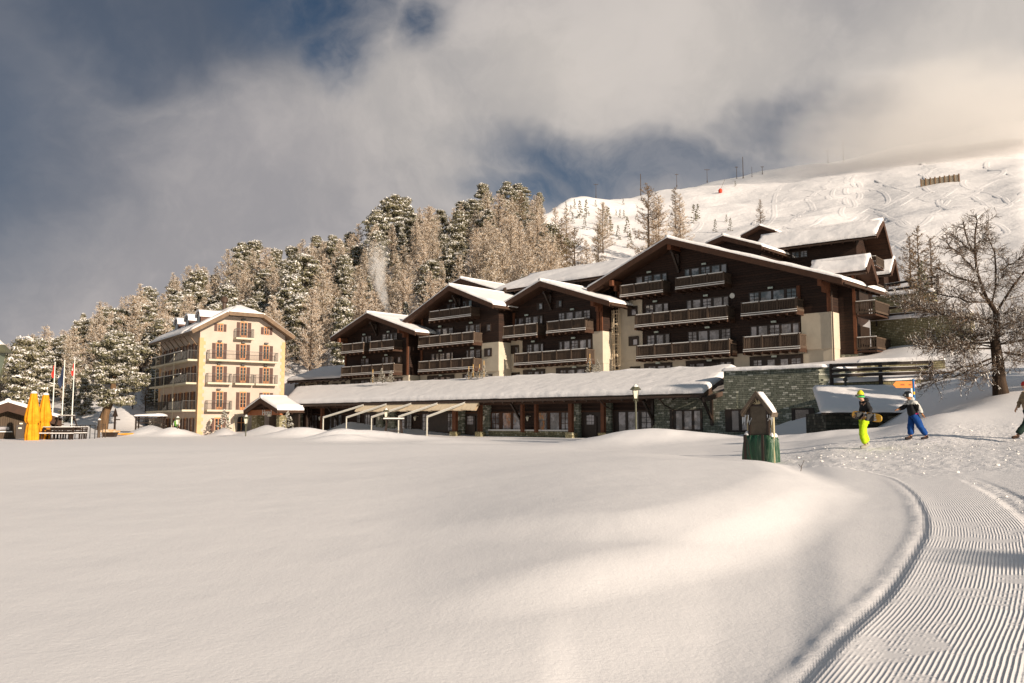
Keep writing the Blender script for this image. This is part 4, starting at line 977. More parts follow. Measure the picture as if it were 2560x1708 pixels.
# five sliding awning frames of the terrace with the rolled cream canopy
for i, ((xb, yb), (xt, yt), ygr) in enumerate((((537,608),(960,478),775), ((780,608),(1200,470),775), ((1043,605),(1460,465),770), ((1327,602),(1735,462),770), ((1625,602),(2025,455),770))):
    pb = fR.hit(*Z7(xb, yb), -1.6); pt = fR.hit(*Z7(xt, yt), -.2)
    sx = pb[0]; tz = ze-.45
    o = thing('sloping_awning', ['leftmost', 'second from left', 'middle', 'second from right', 'rightmost'][i]+' of the five white sloping awning arms on the terrace', 'awning', (fR.ox, fR.oy, 0), fR.a, 'white awning arms over the terrace')
    m = MB(); m.box(sx-.045, sx+.045, -1.65, -1.55, .3, pb[1]); m.build('upright', M_arm, o)
    m = MB(); m.bar((sx, -1.6, pb[1]), (pt[0], -.2, pt[1]), .12, .13); m.build('arm', M_arm, o)
    m = MB(); m.bar((sx, -1.62, pb[1]+.10), (pt[0], -.2, pt[1]+.10), .10, .04); m.build('snow_cap', M_tsnow, o)
a = fR.hit(*Z7(900, 500), -.1)[0]; b = fR.hit(*Z7(2160, 490), -.1)[0]
o = thing('awning', 'rolled-up cream fabric awning under the restaurant eave', 'awning', (fR.ox, fR.oy, 0), fR.a)
m = MB(); nn = 30
for k in range(nn):
    xa, xb2 = a+(b-a)*k/nn, a+(b-a)*(k+1)/nn; sg = .03*math.sin(k*1.9)
    m.add([(xa, -.14, ze-.42), (xb2, -.14, ze-.42), (xb2, -.5, ze-.95+sg), (xa, -.5, ze-.95+sg), (xa, .1, ze-.5), (xb2, .1, ze-.5), (xb2, -.3, ze-1.02+sg), (xa, -.3, ze-1.02+sg)], [(0,1,2,3),(4,7,6,5),(3,2,6,7),(0,4,5,1)])
m.build('canopy', M_awn, o); m = MB(); m.tube([(a, -.05, ze-.42), (b, -.05, ze-.42)], .1, 8); m.build('roller', M_awn, o)

# ================= link building behind on the left
fL = Fr(760, 111, -43)
ll, lt, lx0, lx1 = long_house(760, 111, 'low plastered link building with sagging snowy roof beside the pale hotel', fL.hit(*Z2(60, 930), -1)[0], fL.hit(*Z2(520, 880), -1)[0]+.5, fL.hit(*Z2(300, 862), 4)[1], fL.hit(*Z2(300, 932), -1)[1], 8, over=1., seed=50, wz=2, wmat=M_stucco, name='link_building')
lt['category'] = 'building'
for P in ([(122,155,980,1010),(162,192,978,1008)], [(230,262,982,1006)], [(300,335,968,1000),(342,376,966,998)], [(415,450,975,998)], [(488,512,965,990)]): window(lt, fL, Z2, P, y=0, pane=M_glass)
# ================= pale hotel
HA = 36.
fh = Fr(492.6, 93, HA)                     # bright front: x from the corner to the right
ho = thing('grand_hotel', 'five storey cream hotel with brown shutters, peach quoins and snowy hipped roof', 'hotel', (fh.ox, fh.oy, 0), fh.a)
HW = fh.hit(711.5, 900)[0]; HL = 17.
def hz(x, y, off=0): return fh.hit(*Z1(x, y), off)
ple = hz(1415, 362, -1.2); pc1 = hz(1680, 238, -1.2); pc2 = hz(1940, 252, -1.2); pre = hz(2165, 425, -1.2)
zeave = (ple[1]+pre[1])/2; xle = min(ple[0], -1.2); xre = pre[0]; zcl = (pc1[1]+pc2[1])/2; xr_ = (pc1[0]+pc2[0])/2
slope = ((zcl-zeave)/(pc1[0]-xle) + (zcl-zeave)/(xre-pc2[0]))/2
zrg = fh.hit(*Z1(1755, 195), 2.2)[1]
def rz_(x): return min(zeave+(x-xle)*(zcl-zeave)/(pc1[0]-xle), zeave+(xre-x)*(zcl-zeave)/(xre-pc2[0]), zrg)
walls = MB(); walls.prism([(0, 0), (HW, 0), (HW, rz_(HW)-.3), (pc2[0], zcl-.3), (pc1[0], zcl-.3), (0, rz_(0)-.3)], 0, HL); walls.build('wall', M_hotel, ho)
# roof: two main slopes and a clipped front
r = MB(); th = .25; yb = HL+1; y0 = -1.2; yh = 2.2
def slab(mb, q, th):
    n = len(q); vv = list(q)+[(a, b, c-th) for a, b, c in q]
    mb.add(vv, [tuple(range(n)), tuple(range(n, 2*n))[::-1]]+[(i, n+i, n+(i+1) % n, (i+1) % n) for i in range(n)])
xm_ = (pc1[0]+pc2[0])/2
slab(r, [(xle, y0, zeave), (pc1[0], y0, zcl), (xm_, yh, zrg), (xm_, yb, zrg), (xle, yb, zeave)], th)
slab(r, [(xre, y0, zeave), (xre, yb, zeave), (xm_, yb, zrg+.002), (xm_, yh, zrg+.002), (pc2[0], y0, zcl)], th)
slab(r, [(pc1[0], y0+.004, zcl), (pc2[0], y0+.004, zcl), (xm_, yh, zrg+.004)], th)
r.bar((xle, y0-.03, zeave-.15), (pc1[0], y0-.03, zcl-.15), .06, .42); r.bar((pc1[0], y0-.03, zcl-.15), (pc2[0], y0-.03, zcl-.15), .06, .42); r.bar((pc2[0], y0-.03, zcl-.15), (xre, y0-.03, zeave-.15), .06, .42)
for k in range(8): yy = .8+k*2.1; r.bar((xle+.25, yy, zeave-.30), (0, yy, zeave-1.5), .07, .08)
ro = r.build('roof', mat('roof_boards', (.16, .11, .075), .8, .1, (.22, .15, .10), 3), ho)
s = MB()
def snowgrid(mb, f, nu, nv, th=.3, seed=0, mi=0):
    rows = []
    for j in range(nv+1):
        row = []
        for i in range(nu+1):
            a, b = i/nu, j/nv; p = Vector(f(a, b)); e = min(a, 1-a, b, 1-b); rr = min(1, e*9)**.5
            row.append(p+Vector((0, 0, .02+th*(.4+.6*rr)+.08*mnoise.noise(p*.7+Vector((seed, 0, 0)))*rr)))
        rows.append(row)
    mb.grid(rows, mi); rim = [(0, j) for j in range(nu+1)]+[(i, nu) for i in range(1, nv+1)]+[(nv, j) for j in range(nu-1, -1, -1)]+[(i, 0) for i in range(nv-1, 0, -1)]
    o2 = len(mb.v)
    for i, j in rim: mb.v.append(tuple(Vector(f(j/nu, i/nv))+Vector((0, 0, -.02))))
    base = o2-(nu+1)*(nv+1); m = len(rim)
    for k in range(m): a, b = rim[k], rim[(k+1) % m]; mb.f.append((base+a[0]*(nu+1)+a[1], o2+k, o2+(k+1) % m, base+b[0]*(nu+1)+b[1])); mb.m.append(mi)
def lerp(a, b, t): return tuple(a[i]*(1-t)+b[i]*t for i in range(3))
def bil(p00, p10, p01, p11): return lambda a, b: lerp(lerp(p00, p10, a), lerp(p01, p11, a), b)
snowgrid(s, bil((xle, y0, zeave), (pc1[0], y0, zcl), (xle, yh, zeave), (xm_, yh, zrg)), 10, 4, .3, 1)
snowgrid(s, bil((xle, yh, zeave), (xm_, yh, zrg), (xle, yb, zeave), (xm_, yb, zrg)), 14, 12, .3, 1)
snowgrid(s, bil((pc2[0], y0, zcl), (xre, y0, zeave), (xm_, yh, zrg), (xre, yh, zeave)), 10, 4, .3, 2)
snowgrid(s, bil((xm_, yh, zrg), (xre, yh, zeave), (xm_, yb, zrg), (xre, yb, zeave)), 12, 12, .3, 2)
snowgrid(s, lambda a, b: lerp(lerp((pc1[0], y0, zcl), (pc2[0], y0, zcl), a), (xm_, yh, zrg), b*.98), 8, 5, .28, 3)
s.build('roof_snow', M_snow, ro, True)
# quoins
qs = [MB() for _ in range(3)]; nz = int((zeave-.4)/.38)
for k in range(nz):
    wq = .62 if k % 2 else .42
    qs[0].box(-.03, wq, -.03, .02, k*.38, (k+1)*.38-.0); qs[1].box(HW-wq*.8, HW+.03, -.03, .02, k*.38, (k+1)*.38)
    qs[0].box(-.03, -.0, .02, wq*1.2, k*.38, (k+1)*.38); qs[2].box(-.03, 0, HL-wq*1.6, HL+.03, k*.38, (k+1)*.38)
for q in qs: q.build('quoin', M_quoin, ho)
def french(par, x0, x1, z0, z1, y=0, sh=.36, axis='front', arch=False, only=False, pane=M_glass):
    """orange french window with brown shutters, either on the front or on the left side"""
    T_ = (lambda a, b, c: (a, b, c)) if axis == 'front' else (lambda a, b, c: (b, a, c))
    def bx(mb, a0, a1, b0, b1, c0, c1):
        p, q_ = T_(a0, b0, c0), T_(a1, b1, c1); mb.box(p[0], q_[0], p[1], q_[1], p[2], q_[2])
    m = MB(); e = .045; cx = (x0+x1)/2
    for a, b in ((x0, x0+e*1.6), (x1-e*1.6, x1), (cx-e, cx+e)): bx(m, a, b, y-.05, y+.0, z0, z1)
    bx(m, x0, x1, y-.048, y, z1-.08, z1); bx(m, x0, x1, y-.05, y, z0, z0+(.30 if z1-z0 > 1.6 else .08))
    w_ = m.build('window', M_orange, par); g = MB(); bx(g, x0+.02, x1-.02, y-.025, y-.004, z0+.05, z1-.02); g.build('pane', pane, w_)
    mt = MB()
    nm = 3 if z1-z0 > 1.6 else 2
    for k in range(1, nm+1): zz = z0+.3+(z1-z0-.35)*k/(nm+1); bx(mt, x0+.05, x1-.05, y-.035, y-.02, zz-.012, zz+.012)
    mt.build('glazing_bar', M_trim, w_)
    if not only:
        for a, b in ((x0-sh-.06, x0-.06), (x1+.06, x1+sh+.06)): s_ = MB(); bx(s_, a, b, y-.07, y-.01, z0+.02, z1-.02); s_.build('shutter', M_shut, w_)
    t = MB(); bx(t, x0-.05, x1+.05, y-.02, y+.004, z1, z1+.09); t.build('lintel', M_quoin, w_)
    return w_
def hdeck(x0, x1, zs, dep=1.0, axis='front', rail=1.0, bulge=0, lab=None):
    T_ = (lambda a, b, c: (a, b, c)) if axis == 'front' else (lambda a, b, c: (b, a, c))
    def bx(mb, a0, a1, b0, b1, c0, c1):
        p, q_ = T_(a0, b0, c0), T_(a1, b1, c1); mb.box(p[0], q_[0], p[1], q_[1], p[2], q_[2])
    m = MB(); bx(m, x0, x1, -dep, -.0, zs-.2, zs); b_ = m.build('balcony', M_trim, ho, label=lab); g = MB()
    bx(g, x0+.03, x1-.03, -dep+.03, -dep+.06, zs+rail-.04, zs+rail); bx(g, x0+.03, x1-.03, -dep+.03, -dep+.06, zs+.07, zs+.10)
    for xx in (x0+.03, x1-.06): bx(g, xx, xx+.03, -dep+.06, 0, zs+rail-.04, zs+rail)
    n = int((x1-x0)/.13)
    for k in range(n+1): xx = x0+.04+(x1-x0-.1)*k/n; bx(g, xx, xx+.018, -dep+.035, -dep+.053, zs, zs+rail-.04)
    for side in (x0+.03, x1-.05):
        for k in range(int(dep/.14)): bx(g, side, side+.018, -dep+.1+k*.14, -dep+.118+k*.14, zs, zs+rail-.04)
    g.build('railing', M_iron, b_)
    return b_
rows = [(465,585,590),(635,755,768),(822,952,968)]
cxs = [(1587,1638),(1762,1808),(1932,1978)]
FL = []
for (yt, yb_, ys), yo in zip(rows, ((0,8,17),(0,5,8),(0,3,5))):
    zt_ = sum(hz((a+b)/2, yt+d)[1] for (a, b), d in zip(cxs, yo))/3; zb_ = sum(hz((a+b)/2, yb_+d)[1] for (a, b), d in zip(cxs, yo))/3
    FL.append((zt_, zb_-.0))
    for a, b in cxs: french(ho, hz(a, yt)[0], hz(b, yt)[0], zb_, zt_)
z4, z3, z2 = FL[0][1], FL[1][1], FL[2][1]
hdeck(hz(1535,590,-1)[0], hz(2045,600,-1)[0], z4-.02, 1.0)
for a, b in ((1525,1705),(1728,1868),(1878,2042)): hdeck(hz(a,770,-.9)[0], hz(b,770,-.9)[0], z3-.02, .9)
hdeck(hz(1520,965,-.9)[0], hz(1706,965,-.9)[0], z2-.02, .9)
# attic door, small attic windows, ground floor
za, zb_ = hz(1790,312)[1], hz(1790,428)[1]; french(ho, hz(1765,370)[0], hz(1816,370)[0], zb_, za); hdeck(hz(1735,440,-.9)[0], hz(1868,440,-.9)[0], zb_-.02, .9)
for a, b, c, d in ((1598,1638,322,378),(1940,1977,347,402)): french(ho, hz(a,350)[0], hz(b,350)[0], hz(a,d)[1], hz(a,c)[1], sh=.30)
zg0 = .75; zg1 = hz(1600,1015)[1]; french(ho, hz(1575,1060)[0], hz(1628,1060)[0], zg0, zg1)
a, b = hz(1742,1060)[0], hz(1800,1060)[0]; m = MB(); zt_ = hz(1770,1003)[1]
m.prism([(a,.7),(b,.7),(b,zt_-.35),((a+b)/2+.35,zt_-.05),((a+b)/2,zt_),((a+b)/2-.35,zt_-.05),(a,zt_-.35)], -.03, .01); wo = m.build('window', M_glass, ho)
m = MB(); m.box((a+b)/2-.04,(a+b)/2+.04,-.07,-.028,.7,zt_-.1); m.box(a,b,-.068,-.029,1.7,1.78); m.box(a,b,-.068,-.029,.7,.78); m.build('glazing_bar', M_orange, wo)
a2 = a-.35; m = MB(); m.tube([(a2, -.03, .6), (a2, -.03, zt_-.4), (a2+.35, -.03, zt_+.2), ((a+b)/2, -.03, zt_+.42), (b+.2, -.03, zt_+.25)], .09, 6); m.build('arch_moulding', M_trim, ho)
for x, y in ((1617,447),(1790,457),(1958,465),(1612,613),(1787,622),(1955,628),(1608,802),(1790,290)):
    k, z = hz(x, y, -.25); MB().box(k-.2, k+.2, -.3, -.05, z-.12, z+.06).build('wall_light', M_iron, ho)
for x, y in ((1548,1040),(1683,1022)):
    k, z = hz(x, y, -.35); m = MB(); m.lathe([(.06,-.25),(.15,.12),(.16,.14),(.02,.28)], (k,-.35,z), 8); m.bar((k,-.35,z+.3),(k,0,z+.25),.04,.04); m.build('wall_lantern', M_lampg, ho)
# left side: six tall windows per floor with long balconies (local x = -side; uses y axis along the building)
hy0 = 1.0; ncol = 6; pitch = (HL-2.2)/ncol
for zt_, zb_ in FL+[(zg1, zg0)]:
    for k in range(ncol): c_ = hy0+.6+k*pitch; french(ho, c_, c_+.72, zb_, zt_, axis='side', sh=.5)
for z_, d_, r_ in ((z4, 1.1, 1.0), (z3, 1.2, 1.0), (z2, 1.5, 1.0)):
    hdeck(.5, HL-.3, z_-.02, d_, 'side')
for z_ in (z4, z3):
    m = MB(); m.bar((-1.12, 3, z_+1.02), (-1.12, HL-.5, z_+1.02), .12, .07); m.build('snow_cap', M_tsnow, ho)
for k in (5.2, 9.4, 13.4): MB().tube([(-1.3, k, .3), (-1.3, k, z4+.9)], .045, 6).build('downpipe', M_trim, ho)
sd_ = MB(); sd_.box(-1.6, -.03, HL-3.2, HL+.6, 0, z2-.9); sd_.build('annex_wall', M_hotel, ho); MB().box(-1.63, -1.6, HL-2.6, HL-.6, .3, 2.4).build('door', M_iron, ho)
# arched dormers on the left slope
for k, (u, v) in enumerate(((1435,300),(1325,325),(1237,350))):
    yd = 3.6+k*4.6; xf = xle+2.0; zf = zeave+(xf-xle)*slope; h = 1.55; wd_ = .85
    m = MB(); prof = [(-wd_, 0), (wd_, 0), (wd_, h*.62), (wd_*.72, h*.86), (0, h*1.02), (-wd_*.72, h*.86), (-wd_, h*.62)]
    xb = xf+h/slope*.95
    m.add([(xf, yd+a, zf-.1+b) for a, b in prof]+[(xb, yd+a, zf-.1+b) for a, b in prof], [tuple(range(7)), tuple(range(7, 14))[::-1]]+[(i, 7+i, 7+(i+1) % 7, (i+1) % 7) for i in range(7)])
    d_ = m.build('dormer', M_shut, ho)
    g = MB(); pg = [(a*.66, b*.84+.08) for a, b in prof]; g.add([(xf-.03, yd+a, zf-.1+b) for a, b in pg]+[(xf+.02, yd+a, zf-.1+b) for a, b in pg], [tuple(range(7)), tuple(range(7, 14))[::-1]]+[(i, 7+i, 7+(i+1) % 7, (i+1) % 7) for i in range(7)]); g.build('pane', M_glass, d_)
    s = MB(); rows_ = []
    for j in range(7):
        row = []
        for i in range(9):
            t = math.pi*i/8; xx = xf-.18+(xb-xf+.5)*j/6; row.append((xx, yd-math.cos(t)*(wd_+.16), zf-.1+h*.60+math.sin(t)*(h*.42+.26)+.03*mnoise.noise(Vector((i, j, k)))))
        rows_.append(row)
    s.grid(rows_); s.add([(xf-.18, yd-math.cos(math.pi*i/8)*(wd_+.16), zf-.1+h*.60+math.sin(math.pi*i/8)*(h*.42+.26)) for i in range(9)]+[(xf-.16, yd-math.cos(math.pi*i/8)*(wd_+.0), zf-.1+h*.60+math.sin(math.pi*i/8)*(h*.42+.04)) for i in range(9)], [(i, i+1, 10+i, 9+i) for i in range(8)])
    s.build('dormer_snow', M_snow, d_, True)
m = MB(); m.lathe([(.22,-.8),(.22,.45),(.38,.55),(.45,.9),(.3,1.15),(.1,1.25)], (xm_-.6, 5, zrg+.2), 12); m.build('chimney', M_ironr, ho)
# a person in a white jacket and green top stands by the hotel: built with the people below

# ================= entrance porch
fp = Fr(690, 90, -41.4)
po = thing('entrance_porch', 'hotel entrance porch with snowy gable roof and lettered orange beam', 'porch', (fp.ox, fp.oy, 0), fp.a)
ZP = zc(600, 970, 11.2)
ap = fp.hit(*ZP(575, 300), -.8); le = fp.hit(*ZP(110, 650), -.8); re = fp.hit(*ZP(1055, 610), -.8)
gable_roof('roof', po, ap, le, re, -.8, 2.4, th=.28, seed=60, sn=(10, 8), snow=.4)
x0, x1 = le[0]+.6, re[0]-.5; zb_ = fp.hit(*ZP(600, 690), -.3)[1]
m = MB(); m.box(x0-.4, x1+.4, -.45, -.1, zb_-.28, zb_+.28); m.build('beam', mat('orange_beam', rough=.6, fn=f_planks((.30, .10, .04), (.40, .15, .06), 1, .5, .004, .8)), po)
for a, b in ((350, 500), (1040, 1120)):
    ka, kb = fp.hit(*ZP(a, 900), 0)[0], fp.hit(*ZP(b, 900), 0)[0]; MB().box(ka, kb, -.1, .8, 0, zb_-.3).build('stone_pier', M_stone2, po)
m = MB(); m.box(x0+.1, x1+.3, 1.9, 2.1, 0, zb_+.2); m.build('timber_wall', M_frame, po)
m = MB()
for a, b in ((ap[0], 0),): m.bar((ap[0], -.3, zb_+.2), (ap[0], -.3, ap[1]-.5), .16, .16); m.bar((x0, -.3, zb_+.3), (ap[0]-.1, -.3, ap[1]-.8), .14, .18); m.bar((x1, -.3, zb_+.3), (ap[0]+.1, -.3, ap[1]-.8), .14, .18)
m.build('truss', M_beam, po)
cu = bpy.data.curves.new('txt', 'FONT'); cu.body = 'Hotel'; cu.size = .78; cu.extrude = .02; cu.align_x = 'LEFT'
tobj = bpy.data.objects.new('txt', cu); COL.objects.link(tobj); dg = bpy.context.evaluated_depsgraph_get(); me = bpy.data.meshes.new_from_object(tobj.evaluated_get(dg)); COL.objects.unlink(tobj); bpy.data.objects.remove(tobj)
me.materials.clear(); me.materials.append(M_white); lo_ = bpy.data.objects.new('lettering', me); COL.objects.link(lo_); lo_.parent = po
lo_.location = (fp.hit(*ZP(615, 700), -.5)[0], -.48, zb_-.26); lo_.rotation_euler = (R(90), 0, 0)
k, z = fp.hit(*ZP(815, 770), -.5); MB().box(k-.25, k+.25, -.55, -.4, z-.12, z+.16).build('lantern', M_lampg, po)  # plain pale box standing in for a small lit word
# snowy lean-to roof between porch and restaurant
m = MB(); fq = fp
a = fp.hit(*ZP(1040, 630), 1.5); b = fp.hit(*ZP(1480, 630), 1.5)
t = thing('passage_roof', 'low snow-covered roof joining the entrance porch to the restaurant', 'roof', (fp.ox, fp.oy, 0), fp.a)
m.add([(re[0]-.3, 1.5, a[1]), (b[0]+.2, 1.5, a[1]), (b[0]+.2, 3.2, a[1]+.5), (re[0]-.3, 3.2, a[1]+.5)]+[(re[0]-.3, 1.5, a[1]-.25), (b[0]+.2, 1.5, a[1]-.25), (b[0]+.2, 3.2, a[1]+.25), (re[0]-.3, 3.2, a[1]+.25)], [(0,1,2,3),(7,6,5,4),(0,4,5,1),(1,5,6,2),(2,6,7,3),(3,7,4,0)])
m.build('boards', M_frame, t); s = MB(); snow_slab(s, (re[0]-.35, 1.4, a[1]), (b[0]+.2, 1.4, a[1]), (re[0]-.35, 3.2, a[1]+.5), (b[0]+.2, 3.2, a[1]+.5), .3, 10, 8, seed=61); s.build('roof_snow', M_snow, t, True)
MB().box(re[0]-.2, b[0]+.2, 2.9, 3.1, 0, a[1]+.4).build('timber_wall', M_frame, t)

# ================= stone terraces, fences and lean-to on the right
def ground_box_wall(name, label, cat, pts, ztop, zbot, m, snowh=.22, dep=.5):
    """free-standing wall along world points, with a snow cap"""
    t = thing(name, label, cat, (pts[0][0], pts[0][1], zbot)); w_ = MB(); s = MB()
    for i in range(len(pts)-1):
        p, q_ = Vector((*pts[i], 0)), Vector((*pts[i+1], 0)); d_ = (q_-p).normalized(); n_ = Vector((-d_.y, d_.x, 0))*dep
        za, zb2 = ztop[i]-zbot, ztop[i+1]-zbot; o = Vector((*pts[0], 0))
        A, B_ = p-o, q_-o; v = [A, B_, B_+n_, A+n_]
        w_.add([*v, v[0]+Vector((0,0,za)), v[1]+Vector((0,0,zb2)), v[2]+Vector((0,0,zb2)), v[3]+Vector((0,0,za))], [(3,2,1,0),(4,5,6,7),(0,1,5,4),(1,2,6,5),(2,3,7,6),(3,0,4,7)])
        snow_slab(s, A-n_*.15+Vector((0,0,za)), B_-n_*.15+Vector((0,0,zb2)), A+n_*1.15+Vector((0,0,za)), B_+n_*1.15+Vector((0,0,zb2)), snowh, 16, 4, seed=i+len(label), edge=.2, amp=.04)
    w_.build('stone_wall', m, t); s.build('snow_cap', M_snow, t, True); return t
def P2(u, Y): return (XU(u, Y), Y)
def ztop(v, Y): return kz(v, Y)
# lean-to with snowy roof behind the walkers
fl_ = Fr(2080, 46.8, -8); lt = thing('stone_leanto', 'low dark stone lean-to with thick sloping snow roof behind the two walkers', 'outbuilding', (fl_.ox, fl_.oy, 0), fl_.a)
k1 = fl_.hit(2290, 1050)[0]; k0 = fl_.hit(2068, 1050)[0]; zl = (fl_.hit(2075, 1030)[1]+fl_.hit(2260, 1030)[1])/2; zh = fl_.hit(2150, 972, 6)[1]
MB().box(k0, k1+2, .3, 5.8, -.3, zl-.05).build('stone_wall', M_stone3, lt)
m = MB(); m.add([(k0-.3, -.1, zl), (k1+2, -.1, zl), (k1+2, 6, zh), (k0+.6, 6, zh), (k0-.3, -.1, zl-.12), (k1+2, -.1, zl-.12), (k1+2, 6, zh-.12), (k0+.6, 6, zh-.12)], [(0,1,2,3),(7,6,5,4),(0,4,5,1),(1,5,6,2),(2,6,7,3),(3,7,4,0)]); ro = m.build('roof', M_frame, lt)
s = MB(); snow_slab(s, (k0-.4, -.2, zl), (k1+2.2, -.2, zl), (k0+.5, 6, zh), (k1+2.2, 6, zh), .3, 24, 12, seed=70, edge=.7); s.build('roof_snow', M_snow, ro, True)
k, z = fl_.hit(2114, 968, 5.2); m = MB(); m.lathe([(.07, -.5), (.07, .25), (.13, .27), (.13, .42), (.05, .5)], (k, 5.2, z+.1), 8); m.build('vent_pipe', M_iron, lt)
# low retaining wall + fence above it
Yt = 53.
ground_box_wall('retaining_wall', 'low stone retaining wall under the long dark fence, capped with snow', 'wall', [P2(2076, 53.2), P2(2330, 51.5)], [ztop(957, 53.2), ztop(947, 51.5)], 2.2, M_stone2)
def fence(label, ptsU, nrail=3, zoff=0, h=1.15, w=.16):
    (u0, v0, Y0), (u1, v1, Y1) = ptsU; p = at(u0, v0, Y0); q_ = at(u1, v1, Y1)      # bottoms
    t = thing('rail_fence', label, 'fence', p); L = (q_-p); n = max(2, round(L.length/2.6)); m = MB()
    for k in range(n+1): c_ = L*k/n; MB().box(c_.x-.09, c_.x+.09, c_.y-.09, c_.y+.09, c_.z-.5, c_.z+h).build('post', M_fence, t)
    s = MB()
    for k in range(nrail):
        z_ = Vector((0, -.10, h*(k+.62)/nrail)); m.bar(z_, L+z_, .06, w*1.15); sz = z_+Vector((0, 0, w*.6+.015)); s.bar(sz, L+sz, .06, .03)
    m.build('rail', M_fence, t); s.build('snow_cap', M_tsnow, t); return t
fence('long dark three-rail fence on the terrace beside the stone wall', ((2079, 948, 52.8), (2328, 940, 51.3)), 3, h=.95)
ground_box_wall('retaining_wall', 'tall ochre stone terrace wall behind the bare larch branches', 'wall', [P2(2186, 71.5), P2(2440, 64)], [ztop(803, 71.5), ztop(782, 64)], 3, M_stone2, .3)
ground_box_wall('retaining_wall', 'upper stone terrace wall between two dark fences', 'wall', [P2(2195, 79), P2(2352, 75)], [ztop(742, 79), ztop(728, 75)], 6, M_stone2, .3)
ground_box_wall('retaining_wall', 'narrow strip of stone wall below the ochre terrace wall', 'wall', [P2(2148, 57.5), P2(2370, 55)], [ztop(909, 57.5), ztop(899, 55)], 3, M_stone2, .25)
fence('dark snow-topped fence on the ochre stone terrace', ((2192, 801, 71), (2340, 791, 66.7)), 2)
fence('uppermost dark snow-topped fence beside the chalet gable ends', ((2214, 738, 78.6), (2345, 718, 75)), 2)
# far hillside: wind fence, marker poles, red buoy
p = at(2344, 452, 330)
def hill_thing(u, v, Y0=120): 
    q_ = hitH(u, v, Y0, 600); return q_ if q_ else at(u, v, 330)
pa, pb = hill_thing(2303, 467), hill_thing(2398, 455); t = thing('snow_fence', 'weathered grey avalanche fence high on the misty slope', 'fence', pa); L = pb-pa; L = L*(10.0*0+1)
hgt = L.length/95*20
m = MB()
for k in range(7): m.bar((0, 0, hgt*(.12+k*.13)), (L.x, L.y, L.z+hgt*(.14+k*.14)), .1, hgt*.11)
m.build('boards', mat('grey_boards', (.24, .19, .13), .8, .1, (.32, .26, .18), 2), t); m = MB()
for k in range(9): c_ = L*k/8; MB().box(c_.x-.12, c_.x+.12, c_.y-.12, c_.y+.12, c_.z-1.0, c_.z+hgt*1.15).build('post', M_barkw, t)
def pole(u, vt, vb, label, th=.16, arm=None):
    q_ = hitH(u, vb+2, 120, 700) or at(u, vb, 330)
    h = abs(vb-vt)/F*q_.y*1.05+1; t = thing('pole', label, 'pole', q_-Vector((0, 0, .6))); m = MB(); m.tube([(0,0,0),(0,0,h)], [th*.8, th*.5], 6)
    m.lathe([(th*1.5, 0), (th*1.5, .7), (th, .9)], n=6); m.build('shaft', M_bark, t)
    if arm: m = MB(); m.bar((-arm, 0, h*.93), (arm, 0, h*.93), .14, .14); m.bar((-arm, 0, h*.93), (-arm, 0, h*.99), .1, .1); m.bar((arm, 0, h*.93), (arm, 0, h*.99), .1, .1); m.build('crossarm', M_bark, t)
pole(1602, 436, 487, 'tallest dark pole on the skyline left of the upper larches', .22)
pole(1858, 393, 444, 'tall brown pole at the middle of the snowy ridge', .2); pole(2109, 352, 402, 'tall pole on the ridge where the cloud begins', .2)
pole(1490, 462, 491, 'short pole near the left end of the bare ridge', .12, .8); pole(1692, 437, 464, 'thin pale pole right of the dark skyline pole', .12, .6); pole(1768, 425, 453, 'pale ridge pole with a small crossarm', .12, .9)
pole(1842, 417, 445, 'short pale pole beside the brown ridge pole', .14, .5); pole(1880, 418, 441, 'leaning thin ridge pole right of the brown pole', .1); pole(1906, 417, 434, 'stubby pale pole right of the leaning pole', .14, .5); pole(2070, 378, 404, 'thin double-armed pole left of the cloud', .12, 1.0)
q_ = hill_thing(1801, 484); t = thing('marker_buoy', 'small red marker on the upper snow slope', 'marker', q_); m = MB(); m.lathe([(.2, 0), (.6, .2), (.65, .9), (.45, 1.3), (.1, 1.5)], n=10); m.build('body', mat('red_paint', (.55, .05, .02), .6), t); m = MB(); m.tube([(0, 0, 1), (1.6, 0, 4.5)], .04, 5); m.build('stick', M_bark, t)

# ================= street lamps
def lamp(label, loc, h=3.4, glass=None):
    t = thing('street_lamp', label, 'street lamp', loc, 0, 'old-style lamps on green posts')
    m = MB(); m.lathe([(.14, -.9), (.14, .35), (.11, .42), (.12, .5), (.075, .55), (.06, .7), (.05, h-1.0), (.07, h-.98), (.07, h-.93), (.035, h-.9), (.035, h-.80)], n=10); m.build('post', M_lpost, t)
    m = MB()
    for k in range(4):
        a = math.pi/4+k*math.pi/2; c, s_ = math.cos(a), math.sin(a); m.tube([(.04*c, .04*s_, h-.86), (.17*c, .17*s_, h-.90), (.14*c, .14*s_, h-.76)], .012, 4)
        m.bar((.135*c, .135*s_, h-.76), (.235*c, .235*s_, h-.26), .022, .022)
    m.lathe([(.10, h-.80), (.15, h-.77), (.13, h-.75)], n=4); m.lathe([(.30, h-.27), (.33, h-.245), (.30, h-.22), (.19, h-.10), (.08, h-.03), (.05, h+.0), (.02, h+.08)], n=8)
    hd = m.build('lantern', M_lpost, t); m = MB(); m.lathe([(.115, h-.745), (.205, h-.27)], n=4); m.build('glass', glass or M_lampg, hd)
    m = MB(); m.lathe([(.27, h-.20), (.19, h-.06), (.09, h+.02), (.03, h+.07)], n=8, sx=.8, sy=.9); m.build('snow_cap', M_tsnow, hd, True)
    return t
M_lpost = mat('olive_green_iron', (.075, .075, .045), .5, .4, (.11, .105, .065), 6)
